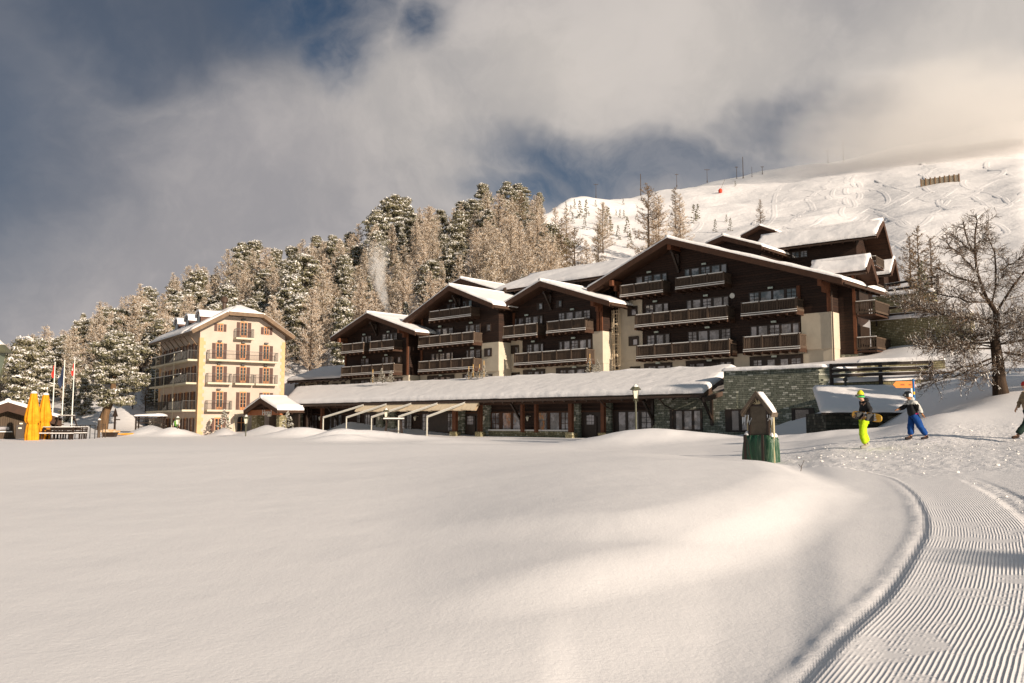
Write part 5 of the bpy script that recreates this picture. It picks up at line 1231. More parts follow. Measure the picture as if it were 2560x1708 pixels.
for u, vt_, Y, lab in ((1590, 963, 48, 'tallest street lamp with cream lantern before the stone wing of the restaurant'), (965, 1022, 77, 'street lamp in front of the white awning arms'), (615, 1039, 79, 'street lamp before the snow heaps at the hotel porch'),
                    (444, 1042, 84, 'street lamp before the shaded side of the pale hotel'), (109, 1029, 74, 'street lamp in front of the closed yellow parasols'), (-22, 852, 18.2, 'nearest street lamp, only the lantern edge visible at the far left')):
    g_ = G(u, Y); zt_ = kz(vt_, Y); lamp(lab, (g_.x, Y, zt_-3.4), glass=mat('shaded_lamp_glass', (.13, .15, .11), .3, .4) if u < 0 else None)  # nearest lamp: shade on its glass is put into a darker colour

# ================= notice board
bp = at(1896, 1060, 24); zg = H(bp.x, bp.y)
bo = thing('notice_board', 'wooden notice board with steep little roof, wrapped in green tarpaulin below', 'notice board', (bp.x, bp.y, .25), R(-46)); bo.scale = (1.16, .58, 1)
BZ = .25
def bz(v): return kz(v, 24)-BZ
zt_, ze_, z0_, z1_ = bz(980), bz(1025), bz(1087), bz(1018)
m = MB(); m.box(-.20, .22, -.04, .03, z0_, z1_+.02); m.build('panel', mat('grey_brown_panel', (.10, .08, .06), .8, .1, (.13, .105, .08), 8), bo)
m = MB(); m.box(-.26, -.20, -.07, .07, 0, z1_); m.box(.22, .29, -.07, .07, 0, z1_); m.box(-.26, .29, -.06, .06, z0_-.05, z0_); m.build('post', M_frame, bo)
m = MB(); m.box(.30, .37, .10, .22, 0, z1_-.05); m.box(-.36,-.30,.16,.24,0,z1_-.05); m.build('rear_post', mat('pale_post', (.45, .38, .24), .8), bo)
m = MB(); m.prism([(-.24, z1_+.02), (.26, z1_+.02), (0, zt_-.18)], -.03, .03); m.build('gable_panel', M_frame, bo)
m = MB(); hw = .41
m.prism([(-hw, ze_-.10), (0, zt_-.03), (0, zt_-.13), (-hw+.02, ze_-.20)], -.16, .42); m.prism([(.002, zt_-.03), (hw, ze_-.10), (hw-.02, ze_-.20), (.002, zt_-.13)], -.16, .42)
m.prism([(-hw-.02, ze_-.06), (0, zt_+.03), (0, zt_-.08), (-hw, ze_-.16)], -.20, -.155); m.prism([(.002, zt_+.03), (hw+.02, ze_-.06), (hw, ze_-.16), (.002, zt_-.08)], -.20, -.155)
rb = m.build('roof', mat('board_roof', (.10, .075, .055), .7, .2, (.15, .115, .085), 9), bo)
m = MB(); snow_slab(m, (.01, -.10, zt_-.03), (hw-.02, -.10, ze_-.08), (.01, .36, zt_-.03), (hw-.02, .36, ze_-.08), .10, 6, 5, seed=80, edge=.1, amp=.03); m.build('roof_snow', M_snow, rb, True)
m = MB(); r_ = random.Random(3)
for k in range(16):
    x = -hw+r_.random()*.28 if k < 11 else hw-r_.random()*.16; L_ = .07+r_.random()*.22; m.tube([(x, -.1+r_.random()*.2, ze_-.14), (x, -.1, ze_-.14-L_)], [.014, .003], 4)
m.build('icicle', mat('ice', (.75, .76, .78), .15, .8), rb)
m = MB(); 
for k in range(26):
    a = r_.uniform(0, 2*math.pi); q_ = r_.uniform(.02, .16); x, z = q_*math.cos(a), z1_+.12+abs(q_*math.sin(a)); m.bar((x*.3, -.045, z1_+.08), (x, -.05, z), .012, .012)
m.build('carving', mat('gilded_wood', (.40, .33, .2), .6), bo)
# tarpaulin wrapped round a crate at the foot
def f_tarp(T, b, vec):
    s_ = T.node('ShaderNodeSeparateXYZ', {0: vec}); st = T.noise(T.vm('MULTIPLY', vec, (9, 9, .9)), 1.0, 5, .6, .8)
    T.l.new(T.mix(T.mapr(st, .50, .72), (.008, .060, .024), (.16, .21, .13)), b.inputs['Base Color'])
    bn = T.node('ShaderNodeBump', {'Height': st, 'Strength': 1, 'Distance': .05}); T.l.new(bn.outputs[0], b.inputs['Normal'])
m = MB(); rows_ = []
nn = 72; hw2, hd2 = .36, .42
for j in range(15):
    z = -.5 + (z0_-.02+.5)*j/14; row = []
    for i in range(nn+1):
        t_ = i/nn*4; sd_i = int(t_) % 4; f = t_-int(t_)
        c4_ = [(-hw2, -hd2), (hw2, -hd2), (hw2, hd2), (-hw2, hd2)]; a, b = c4_[sd_i], c4_[(sd_i+1) % 4]
        x, y = a[0]*(1-f)+b[0]*f, a[1]*(1-f)+b[1]*f; fold = .022*math.sin(i*1.7+.6*math.sin(j*.5+i)) + .02*mnoise.noise(Vector((x*3, y*3, z*1.5)))*1.5
        n_ = Vector((x, y, 0)).normalized(); bul = 1+.05*math.sin(j/14*math.pi)-(.12 if j == 14 else .03 if j == 13 else 0)
        row.append((x*bul+n_.x*fold, y*bul+.2+n_.y*fold, z+.02*mnoise.noise(Vector((x*4, y*4, 3)))))
    rows_.append(row)
m.grid(rows_); o_ = len(m.v); m.v.append((0, .2, z0_-.06)); top = o_-(nn+1)
for i in range(nn): m.f.append((top+i, top+i+1, o_)); m.m.append(0)
m.build('tarpaulin', mat('green_tarpaulin', rough=.35, spec=.6, fn=f_tarp), bo, True)
m = MB(); m.box(-.27, -.21, -.50, -.44, -.4, z0_+.0); m.box(.20, .26, -.50, -.44, -.4, z0_+.0); m.tube([(-.2, -.47, z0_-.02), (-.1, -.50, z0_-.6), (-.02, -.50, z0_-1.0)], .012, 5); m.build('strap', M_frame, bo)
m = MB(); snow_slab(m, (-.36, -.1, z0_-.03), (-.26, -.1, z0_-.03), (-.36, .5, z0_-.03), (-.26, .5, z0_-.03), .10, 5, 6, seed=82, edge=.12); snow_slab(m, (.27, .0, z0_-.03), (.36, .0, z0_-.03), (.27, .5, z0_-.03), (.36, .5, z0_-.03), .12, 5, 5, seed=83, edge=.12); m.build('snow_cap', M_snow, bo, True)

# ================= left hut, parasols, flags, benches
fu = Fr(40, 72, 30); hu = thing('wooden_hut', 'brown timber snack hut with snowy gable roof at the left edge', 'hut', (fu.ox, fu.oy, 0), fu.a)
ap = fu.hit(*Z8(108, 905), -1.2); re = fu.hit(*Z8(840, 1125), -1.2); le = (2*ap[0]-re[0]+.4, re[1]-.1)
gable_roof('roof', hu, ap, le, re, -1.2, 9, th=.5, seed=90, sn=(14, 10), snow=.3)
x0, x1 = le[0]+1., re[0]-1.5
gable_wall(hu, x0, x1, 0, ap, le, re, 0, 8, mat('hut_planks', rough=.8, fn=f_planks((.06, .04, .025), (.11, .075, .05), 0, .16)), 'timber_wall', .5)
a, b = fu.hit(*Z8(0, 1215), 0), fu.hit(*Z8(150, 1285), 0); wo = MB().box(a[0]-.8, b[0], -.06, .0, b[1], a[1]).build('window', M_frame, hu); MB().box(a[0]-.7, b[0]-.15, -.08, -.055, b[1]+.1, a[1]-.1).build('pane', M_pane, wo)
MB().box(a[0]-.9, b[0]+.1, -.22, -.0, b[1]-.1, b[1]-.01).build('sill', M_tsnow, hu)
a, b = fu.hit(*Z8(220, 1205), 0), fu.hit(*Z8(325, 1205), 0); MB().box(a[0], b[0], -.05, .0, .3, a[1]).build('door', M_frame, hu)
for x, y in ((285,1185),(270,1247)): k, z = fu.hit(*Z8(x, y), -.1); MB().box(k-.12, k+.12, -.12, -.05, z-.06, z+.06).build('wall_light', M_lampg, hu)
m = MB(); zq = re[1]-.5
for k in range(3): m.bar((x1, .3+k*3, zq-1.5), (re[0]-.4, .3+k*3, zq+.05), .12, .14)
m.build('knee_brace', M_frame, hu)
M_yel = mat('yellow_canvas', (.82, .33, .015), .7, .15, (.64, .23, .01), 2.5)
def parasol(label, u, vt_, vb_, Y, h):
    g_ = G(u, Y); zt_ = kz(vt_, Y); t = thing('closed_parasol', label, 'parasol', (g_.x, Y, zt_-h), 0, 'closed yellow parasols'); m = MB(); nn = 40; rows_ = []
    prof = [(0, .40), (.06, .44), (.18, .43), (.33, .37), (.395, .32), (.42, .42), (.47, .48), (.55, .46), (.70, .37), (.84, .28), (.94, .22), (1., .19)]
    for tz, rr in prof:
        row = []
        for i in range(nn+1):
            a = 2*math.pi*i/nn; rad = rr*(1+.20*math.cos(a*8+tz*2.5)+.05*math.sin(a*3+tz*4)); row.append((rad*math.cos(a), rad*math.sin(a), .25+tz*(h-.3)))
        rows_.append(row)
    m.grid(rows_); m.build('canvas', M_yel, t, True); m = MB(); m.tube([(0,0,-.3),(0,0,h+.02)], .05, 8); m.lathe([(.3,-.2),(.3,.08),(.1,.1)], n=12); m.build('pole', M_grey, t)
    m = MB(); m.lathe([(.22, h-.06), (.24, h), (.15, h+.12), (.03, h+.15)], n=12); m.build('snow_cap', M_tsnow, t, True)
    m = MB(); m.tube([(.345*math.cos(a), .345*math.sin(a), .25+.405*(h-.3)) for a in [2*math.pi*k/16 for k in range(17)]], .03, 5, cap=False); m.build('strap', M_yel, t)
parasol('taller closed yellow parasol left of the lamp by the hut', 81, 982, 1112, 66, 4.15); parasol('shorter closed yellow parasol right behind the lamp', 111, 986, 1102, 70, 3.95)
M_red = mat('red_flag', (.70, .03, .02), .8); M_navy = mat('navy_flag', (.02, .03, .06), .8, .1, (.04, .05, .09), 2)
def flagpole(label, u, vt_, Y, fcol, dz0, dz1, wf, cross=False, emblem=False):
    g_ = G(u, Y); zt_ = kz(vt_, Y)+.0; h = zt_-g_.z; t = thing('flagpole', label, 'flagpole', g_, 0, 'white flagpoles'); m = MB(); m.tube([(0,0,0),(0,0,h)], [.07,.045], 8); m.lathe([(.07,h),(.09,h+.06),(.03,h+.12)], n=8); m.build('shaft', M_white, t)
    m = MB(); rows_ = []; nn = 14
    for j in range(nn+1):
        tz = j/nn; row = []
        for i in range(7):
            s_ = i/6; wdt = wf*(.18+.82*math.sin(math.pi*min(1, tz*.85+.12))**.9*tz**.45); row.append((-.05-wdt*s_, .10*math.sin(s_*7+tz*5)*s_, h-dz0-(dz1-dz0)*tz - s_*wf*.9))
        rows_.append(row)
    m.grid(rows_)
    fo = m.build('flag', fcol, t, True)
    if cross or emblem:
        m = MB(); zc_ = h-(dz0+dz1)/2-wf*.5; 
        if cross: m.box(-wf*.62, -wf*.25, -.13, -.11, zc_-.05, zc_+.05); m.box(-wf*.50, -wf*.35, -.135, -.105, zc_-.14, zc_+.14)
        else:
            for k in range(3): m.tube([(-wf*.75+k*.05, -.12, zc_-.2+k*.15), (-wf*.55+k*.05, -.13, zc_-.1+k*.14), (-wf*.5+k*.04, -.12, zc_-.0+k*.13)], .012, 4)
        m.build('emblem', M_white, fo)
flagpole('left white flagpole with a drooping red flag', 130, 908, 90, M_red, .1, 1.35, .30)
flagpole('middle white flagpole with a large dark navy flag', 154, 903, 91, M_navy, .2, 2.3, .72, emblem=True)
flagpole('right white flagpole with a small red and white flag', 179, 904, 92, M_red, .1, 1.35, .30, cross=True)
def bench(label, u, v, Y, w=1.8, back=True, rz=0, h=1.0):
    g_ = G(u, Y); t = thing('wooden_bench', label, 'bench', (g_.x, g_.y, g_.z), rz, 'stacked terrace furniture by the hut'); m = MB(); m.box(-w/2, w/2, -.25, .22, .42, .48); m.build('seat', M_frame, t)
    m = MB()
    for x in (-w/2+.08, w/2-.08): m.bar((x, -.2, 0), (x, -.2, .42), .08, .08); m.bar((x, .18, 0), (x, .3, h), .08, .08); m.bar((x, -.2, .65), (x, .24, .65), .07, .06)
    m.build('leg', M_frame, t); m = MB()
    for k in range(3): m.box(-w/2, w/2, .2+k*.03, .24+k*.03, .58+k*.15, .67+k*.15)
    m.build('backrest', M_frame, t); m = MB(); m.box(-w/2, w/2, -.25, .2, .482, .55); m.box(-w/2, w/2, .26, .34, .985, 1.03); m.build('snow_cap', M_tsnow, t)
for i, (u, v, Y, w, rz) in enumerate(((128,1095,72,1.6,.1),(131,1098,69,1.8,-.2),(150,1100,70,1.9,.5),(172,1095,71,2.2,-.3),(188,1096,72,1.9,.2),(156,1096,68.5,1.7,1.2))):
    bench(['bench half hidden beside the yellow parasols', 'dark bench in front of the stacked furniture', 'tilted bench in the middle of the stack', 'long dark bench right of the stack', 'last dark bench before the metal railing', 'small bench turned sideways before the stack'][i], u, v, Y, w, R(rz*60))
g_ = G(165, 72); t = thing('folded_table', 'upended trestle table with slanting legs in the furniture stack', 'table', g_ + Vector((0, 0, .9))); m = MB(); m.bar((-.95,0,0),(-.6,0,1.),.08,.08); m.bar((.6,0,1.),(1.0,0,0),.08,.08); m.box(-.62,.62,-.3,.3,.98,1.05); m.box(-1.1,1.1,-.4,.4,-.08,.0); m.build('frame', M_frame, t); m = MB(); m.box(-.6,.6,-.3,.3,1.052,1.1); m.build('snow_cap', M_tsnow, t)
g_ = G(206, 73); t = thing('metal_railing', 'thin dark metal railing right of the benches', 'railing', g_); m = MB()
for k in range(6): m.bar((-1.0+k*.42, 0, -.2), (-1.0+k*.42, 0, 1.15), .05, .05)
m.bar((-1.0, 0, 1.13), (1.1, 0, 1.13), .05, .05); m.build('bars', M_iron, t)
g_ = G(248, 78); t = thing('wooden_post', 'thick dark post standing alone on the snow', 'post', g_); m = MB(); m.tube([(0,0,-.3),(0,0,1.6)], [.14,.12], 8); m.bar((.35,0,0),(.35,0,1.3),.05,.05); m.bar((.6,0,0),(.6,0,1.2),.05,.05); m.bar((0,0,1.2),(.6,0,1.15),.04,.04); m.build('shaft', M_bark, t)
m = MB(); m.lathe([(.13, 1.6), (.14, 1.66), (.05, 1.75)], n=8); m.build('snow_cap', M_tsnow, t)
g_ = G(276, 82); t = thing('planter_trough', 'small wooden trough with yellowish lid under the big leaning pine', 'trough', g_); m = MB(); m.prism([(-.7,.45),(.7,.45),(.5,0),(-.5,0)], -.3, .3); m.build('tub', M_frame, t); m = MB(); m.box(-.8,.8,-.4,.4,.45,.62); m.box(-.6,.4,-.3,.3,.622,.72); m.build('lid', mat('ochre_wood', (.50, .27, .08), .8, .1, (.6, .5, .4), 3), t)
g_ = G(287, 84); t = thing('signpost', 'small dark pointed signpost near the trough', 'signpost', g_); m = MB(); m.bar((0,0,-.3),(0,0,2.3),.2,.12); m.prism([(-.25,1.9),(.25,1.9),(0,2.7)], -.08,.08); m.bar((-.1,0,1.6),(.5,0,1.6),.06,.1); m.build('board', M_frame, t)
g_ = G(309, 84); t = thing('plastic_sledge', 'orange sledge lying on the snow near the hotel', 'sledge', g_, .2); m = MB(); m.prism([(-.9,.05),(.9,.05),(1.0,.22),(-.95,.16)], -.22, .22); m.build('shell', mat('orange_plastic', (.70, .28, .03), .5), t)
g_ = G(373, 88); t = thing('log_shelter', 'low dark firewood frame with snow on top beside the hotel annex', 'shelter', g_, .15); m = MB()
for x in (-1.3, 1.3): m.bar((x,0,-.2),(x,0,1.9),.14,.14); m.bar((x,1,-.2),(x,1,1.9),.14,.14)
for k in range(4): m.box(-1.3,1.3,-.05,.05,.4+k*.42,.5+k*.42)
m.build('frame', M_frame, t); m = MB(); m.box(-1.5,1.5,-.2,1.2,1.9,1.98); m.build('top', M_frame, t); m = MB(); snow_slab(m,(-1.5,-.2,1.98),(1.5,-.2,1.98),(-1.5,1.2,1.98),(1.5,1.2,1.98),.2,8,4,seed=95); m.build('snow_cap', M_snow, t, True)
# terrace things: tall table, slalom pole and orange sign, fence stub
g_ = at(984, 1098, 70); t = thing('standing_table', 'snow-topped bar table on splayed legs before the awning frames', 'table', (g_.x, g_.y, H(g_.x, g_.y))); m = MB(); 
for x in (-.75,.75):
    for y in (-.25,.25): m.bar((x,y,-.1),(x*.72,y,1.5),.09,.09)
m.bar((-.7,-.25,.6),(.7,-.25,.6),.07,.07); m.build('leg', M_frame, t); m = MB(); m.box(-.85,.85,-.4,.4,1.5,1.58); m.build('table_top', M_frame, t); m = MB(); m.box(-.8,.8,-.38,.38,1.582,1.68); m.build('snow_cap', M_tsnow, t)
g_ = G(2288, 33.5); g_.z = H(g_.x, g_.y); t = thing('slalom_pole', 'blue and yellow slalom pole rising behind the helmeted walker', 'pole', g_); zt_ = kz(948, 33.5)-g_.z
for i, (a, b, c) in enumerate(((.0, .36, (.80,.45,.03)), (.36, .62, (.02,.16,.42)), (.62, .69, (.8,.5,.05)), (.69, 1., (.02,.14,.36)))): m = MB(); m.tube([(0,0,zt_*a),(0,0,zt_*b)], .045, 8); m.build('segment', mat('pole_'+str(i), c, .5), t)
g_ = G(2284, 34.2); t = thing('direction_sign', 'orange arrow-shaped direction sign on a white post', 'sign', (g_.x, g_.y, g_.z)); za = kz(962, 34.2)-g_.z; m = MB(); m.box(-.06,.06,-.03,.03,0,za-.1); m.build('post', M_white, t)
m = MB(); m.prism([(-.66,za-.13),(.10,za-.13),(.10,za+.13),(-.66,za+.13),(-.78,za)], -.06,-.03); m.build('board', mat('orange_sign', (.75, .22, .03), .6), t)
m = MB(); m.box(-.48,-.32,-.066,-.058,za-.03,za+.03); m.box(-.15,-.04,-.066,-.058,za-.03,za+.03); m.build('mark', mat('dark_orange', (.35,.09,.02), .6), t)
# balcony-height planters with snowy shrubs are built with the trees
# ================= trees
def np_mesh(name, quads, mids, mats, smooth=False):
    q = np.asarray(quads, np.float32).reshape(-1, 3); n = len(q)//4
    me = bpy.data.meshes.new(name); me.vertices.add(len(q)); me.vertices.foreach_set('co', q.ravel())
    me.loops.add(len(q)); me.loops.foreach_set('vertex_index', np.arange(len(q), dtype=np.int32))
    me.polygons.add(n); me.polygons.foreach_set('loop_start', np.arange(n, dtype=np.int32)*4)
    me.polygons.foreach_set('material_index', np.asarray(mids, np.int32))
    for m in mats: me.materials.append(m)
    me.update(calc_edges=True); return me
def nrm(a): return a/np.maximum(np.linalg.norm(a, axis=-1, keepdims=True), 1e-9)
def leafquads(rg, P, N, size, asp=.55):
    """quads at P with normals roughly N"""
    r_ = rg.normal(size=P.shape); t = nrm(np.cross(N, r_)); b = np.cross(nrm(N), t)
    s = size[:, None] if hasattr(size, '__len__') else size
    t = t*s; b = b*s*asp
    return np.stack([P-t-b, P+t-b, P+t+b, P-t+b], 1)
def strips(rg, A, B, w0, w1, up=None):
    d = B-A; r_ = rg.normal(size=A.shape) if up is None else np.broadcast_to(np.array(up, float), A.shape)
    s = nrm(np.cross(d, r_))
    w0 = np.broadcast_to(np.asarray(w0, float), (len(A),))[:, None]; w1 = np.broadcast_to(np.asarray(w1, float), (len(A),))[:, None]
    return np.stack([A-s*w0, A+s*w0, B+s*w1, B-s*w1], 1)
def trunk_mesh(h, r, seed, lean=.02, mat_=None, n=7):
    m = MB(); r_ = random.Random(seed); pts = []; x = y = 0
    for k in range(7): pts.append((x, y, -.8 + (h+.8)*k/6)); x += r_.uniform(-1, 1)*lean*h; y += r_.uniform(-1, 1)*lean*h
    m.tube(pts, [r*1.35, r, r*.85, r*.66, r*.45, r*.25, .03], n); me = bpy.data.meshes.new('trunk'); me.from_pydata(m.v, [], m.f); me.materials.append(mat_ or M_bark)
    me.polygons.foreach_set('use_smooth', [True]*len(me.polygons)); me.update(); return me, pts
def pine_crown(seed, h=11, w=3.3, style='arolla', snow=.80, n=110, per=95, t0=.12):
    rg = np.random.RandomState(seed); Q = []; Mi = []
    lob = [(rg.uniform(.25, .95), rg.uniform(0, 6.3), rg.uniform(.55, 1.1)) for _ in range(5)]
    for k in range(n):
        t = t0+(1-t0)*(k+rg.rand())/n
        if style == 'arolla':
            env = (math.sin(math.pi*min(1, (t-t0)/(1-t0)*.80+.17))**.6)*w*.5*(.86+.28*math.sin(t*15+seed))
            a = rg.uniform(0, 2*math.pi); env *= 1+.22*math.cos(a-lob[int(t*4.99)][1])
            cr = np.array([.95, .95, .42])*h/11*rg.uniform(.6, 1.15)
        else:
            env = w*.5*(1-(t-t0)/(1-t0))**.85+.12; a = rg.uniform(0, 2*math.pi)
            cr = np.array([.75*(1-t*.65), .75*(1-t*.65), .26])*h/11*rg.uniform(.7, 1.15)
        rad = env*rg.uniform(.35, 1.0)**.6
        c = np.array([math.cos(a)*rad, math.sin(a)*rad, t*h - (rad*.18 if style != 'arolla' else 0)])
        u_ = nrm(rg.normal(size=(per, 3))); rr = rg.uniform(.6, 1.08, size=(per, 1))
        P = c+u_*rr*cr; P[:, 2] += .10*rad*0
        top = u_[:, 2] > (.12 if style == 'arolla' else .0)
        sn = top & (rg.rand(per) < snow); fr_n = ~sn & (rg.rand(per) < .34)
        N = nrm(u_*np.array([1, 1, 1.]) + rg.normal(size=(per, 3))*.5); N[sn] = nrm(np.array([0, 0, .8])+u_[sn]*.7+rg.normal(size=(sn.sum(), 3))*.45)
        P[sn, 2] += .05*h/11
        sz = rg.uniform(.10, .21, size=per)*h/11; sz[sn] *= 1.05
        Q.append(leafquads(rg, P, N, sz, .42)); Mi.append(sn.astype(int)+2*fr_n.astype(int))
    return np_mesh('crown', np.concatenate(Q), np.concatenate(Mi), [M_needle, M_tsnow, M_fneedle])
def larch_crown(seed, h=12, w=4.2, nb=120, pts=None, t0=.10, dens=1., snowf=.30, tw=.026, shape=.75):
    rg = np.random.RandomState(seed); A = []; B = []; w0 = []; w1 = []; Mi = []
    for k in range(nb):
        t = t0+(1-t0)*((k+rg.rand())/nb)**.92; a = rg.uniform(0, 2*math.pi); L = (w*.5*(1-t)**shape+.22)*rg.uniform(.65, 1.12)
        base = np.array([0, 0, t*h]); ns = 5; p = base; dr = np.array([math.cos(a), math.sin(a), rg.uniform(-.25, .15)])
        pl = [p]
        for s in range(ns):
            dr = dr+np.array([rg.uniform(-.12, .12), rg.uniform(-.12, .12), .10+.10*t]); dr /= np.linalg.norm(dr); p = p+dr*L/ns; pl.append(p)
            A.append(pl[-2]); B.append(p); bw = .035*(1-s/ns)+.012; w0.append(bw); w1.append(bw*.8); Mi.append(2 if rg.rand() < .55 else 0)
        nt = int(L*11*dens)+3
        for q in range(nt):
            f = rg.uniform(.12, 1)*ns; i = min(ns-1, int(f)); p0 = pl[i]+(pl[i+1]-pl[i])*(f-i)
            ax = nrm(pl[i+1]-pl[i]); sd_ = rg.normal(size=3)*np.array([1, 1, .55]); sd_ = nrm(sd_-ax*np.dot(sd_, ax)); dv = nrm(ax*.7+sd_*.9+np.array([0, 0, .15]))
            Lt = rg.uniform(.22, .62)*(1-.45*t); e = p0+dv*Lt; A.append(p0); B.append(e); w0.append(tw); w1.append(tw*.5); Mi.append(1 if rg.rand() < snowf else 0)
            for _ in range(2):
                g = p0+dv*Lt*rg.uniform(.3, .9); e2 = g+nrm(dv+rg.normal(size=3)*.8)*Lt*.5; A.append(g); B.append(e2); w0.append(tw*.8); w1.append(tw*.4); Mi.append(1 if rg.rand() < snowf else 0)
    Q = strips(rg, np.array(A), np.array(B), w0, w1)
    return np_mesh('crown', Q, Mi, [M_twig, M_frost, M_twigd])
def make_tree(kind, name, label, cat, crown, trunk, loc=(0, 0, -500)):
    t = bpy.data.objects.new(name, None); COL.objects.link(t); t.empty_display_size = .2; t.location = loc; tag(t, label, cat)
    for n_, me in (('trunk', trunk), ('crown', crown)):
        o = bpy.data.objects.new(n_, me); COL.objects.link(o); o.parent = t
    return t
PROTO = {}
def proto(kind, i):
    k = (kind, i)
    if k in PROTO: return PROTO[k]
    if kind == 'pine':
        h = 11; tr, _ = trunk_mesh(h*.93, .24, 50+i); cr = pine_crown(100+i, h, [4.6, 5.4, 4.0, 5.0, 3.6, 6.0][i % 6])
    elif kind == 'spruce':
        h = 11; tr, _ = trunk_mesh(h*.97, .18, 60+i, 0); cr = pine_crown(200+i, h, [3.8, 3.2, 4.4, 3.6][i % 4], 'spruce', .72, 130, 62, .05)
    elif kind == 'larch':
        h = 12; tr, _ = trunk_mesh(h*.99, .16, 70+i, .004); cr = larch_crown(300+i, h, [6.2, 7.0, 5.4, 6.6, 7.6, 5.0][i % 6], [130, 140, 120, 150, 140, 120][i % 6], shape=[.75, .6, .8, .5, .7, .6][i % 6])
    elif kind == 'dlarch':
        h = 12; tr, _ = trunk_mesh(h*.99, .2, 80+i, .004, M_bark); cr = larch_crown(400+i, h, [5.4, 4.4, 6.][i % 3], 100, shape=[.55, .7, .45][i % 3], snowf=.12, dens=.8)
        cr.materials[0] = M_twigd; cr.materials[1] = M_twig
    elif kind == 'sapling':
        h = 4; tr, _ = trunk_mesh(h*.97, .05, 90+i, .01); cr = pine_crown(500+i, h, 1.5, 'spruce', .16, 40, 40, .04)
    PROTO[k] = dict(kind=kind, h=h, trunk=tr, crown=cr); return PROTO[k]
NAMES = {'pine': ('stone_pine', 'pine'), 'spruce': ('snowy_spruce', 'spruce'), 'larch': ('frosted_larch', 'larch'), 'dlarch': ('bare_larch', 'larch'), 'sapling': ('young_conifer', 'young tree')}
PLACED = []
def plant(kind, i, x, y, h, rz=None, lean=0, label=None, z=None, group=None, wsc=1.):
    p = proto(kind, i); nm, cat = NAMES[kind]
    t = bpy.data.objects.new(nm, None); COL.objects.link(t); t.empty_display_size = .2
    t.location = (x, y, (H(x, y) if z is None else z)-.1); t.rotation_euler = (lean, lean*.5, rnd.uniform(0, 6.28) if rz is None else rz); s = h/p['h']; t.scale = (s*wsc, s*wsc, s)
    t['category'] = cat
    if label: t['label'] = label
    if group: t['group'] = group
    for n_ in ('trunk', 'crown'):
        o = bpy.data.objects.new(n_, p[n_]); COL.objects.link(o); o.parent = t
    # where it stands in the view, for its label
    u = 1280+F*1.0*x/y if y > 1 else 9999
    PLACED.append((t, kind, u, y, h, label is not None)); return t
tr_r = random.Random(77)
SPOT = []
def free(x, y, dmin):
    for a, b, c in SPOT:
        if (a-x)**2+(b-y)**2 < (min(dmin, c))**2: return False
    return True
def tree_at(kind, i, u, vtop, Y, h=None, vbase=None, **kw):
    x = XU(u, Y); z0 = H(x, Y)
    hh = h or max(2, kz(vtop, Y)-z0); SPOT.append((x, Y, 4)); return plant(kind, i, x, Y, hh, **kw)
# landmark trees placed one by one: (kind, variant, u, v of the top, distance)
for a in (('pine',1,975,492,186),('pine',3,935,530,180),('pine',0,1010,545,182),('pine',4,1006,497,190),('pine',5,1098,528,185),('pine',2,1075,545,180),('pine',0,1150,505,192),('pine',4,1205,461,196),('pine',1,1180,500,190),
          ('pine',3,1268,458,200),('pine',0,1292,462,205),('pine',4,1350,482,212),('pine',2,1310,470,206),('pine',4,1140,530,184),('dlarch',0,1300,478,196),('dlarch',2,1285,500,188),
          ('pine',1,755,640,140),('pine',3,740,740,128),('pine',5,720,690,135),('pine',2,790,668,150),('pine',0,868,585,188),('pine',4,780,592,186),('pine',2,820,590,186),('pine',0,850,640,160),
          ('pine',5,300,775,134),('pine',1,345,762,140),('pine',3,275,830,126),('pine',0,480,680,165),('pine',4,460,700,165),('pine',2,595,610,182),('pine',0,620,605,186),('pine',1,195,802,160),('pine',4,215,800,165),('pine',3,258,782,172),
          ('pine',0,105,850,150),('pine',2,130,860,150),('pine',5,20,905,120),('pine',1,-15,930,115),('pine',3,55,920,125),('pine',4,175,845,150),('spruce',0,210,912,108),('spruce',2,165,960,104),('spruce',1,178,940,112),('spruce',3,235,945,118),
          ('pine',3,430,800,130),('pine',4,395,800,128),('spruce',1,380,900,118),('spruce',3,100,945,112),('pine',0,560,720,150),('pine',4,640,700,160)):
    tree_at(*a)
for i, (u, vt_, Y) in enumerate(((1500,560,150),(1512,505,175),(1390,520,150),(1365,560,140),(1345,540,150),(1440,570,128),(1420,520,165),(1405,545,140),(1470,600,120),(1322,560,132),(1378,600,118))): tree_at('dlarch' if i in (0,5,7) else 'larch', i % 3, u, vt_, Y)
UP = [('dlarch',2,1628,462,150,'tall dark-branched bare larch alone above the largest chalet roof'),('larch',3,1655,490,158,'pale thin larch right behind the tall dark larch above the roof'),('dlarch',1,1698,470,165,'two-stemmed bare larch right of the tallest one above the roof'),
      ('larch',0,1710,485,162,'bushy frosted larch touching the two-stemmed bare larch'),('dlarch',0,1915,498,185,'small round bare larch alone on the middle of the ski slope')]
for k_, i, u, vt_, Y, lb in UP: tree_at(k_, i, u, vt_, Y, label=lb)
for k_, i, u, vt_, vb_, lb in (('sapling',0,1838,452,467,'tiny dry bush high on the slope under the middle ridge poles'),('sapling',1,1816,537,556,'small pale shrub on the slope left of the round larch')):
    q_ = hitH(u, vb_, 110, 500); 
    if q_: plant(k_, i, q_.x, q_.y, abs(vb_-vt_)/F*q_.y*1.1, label=lb)
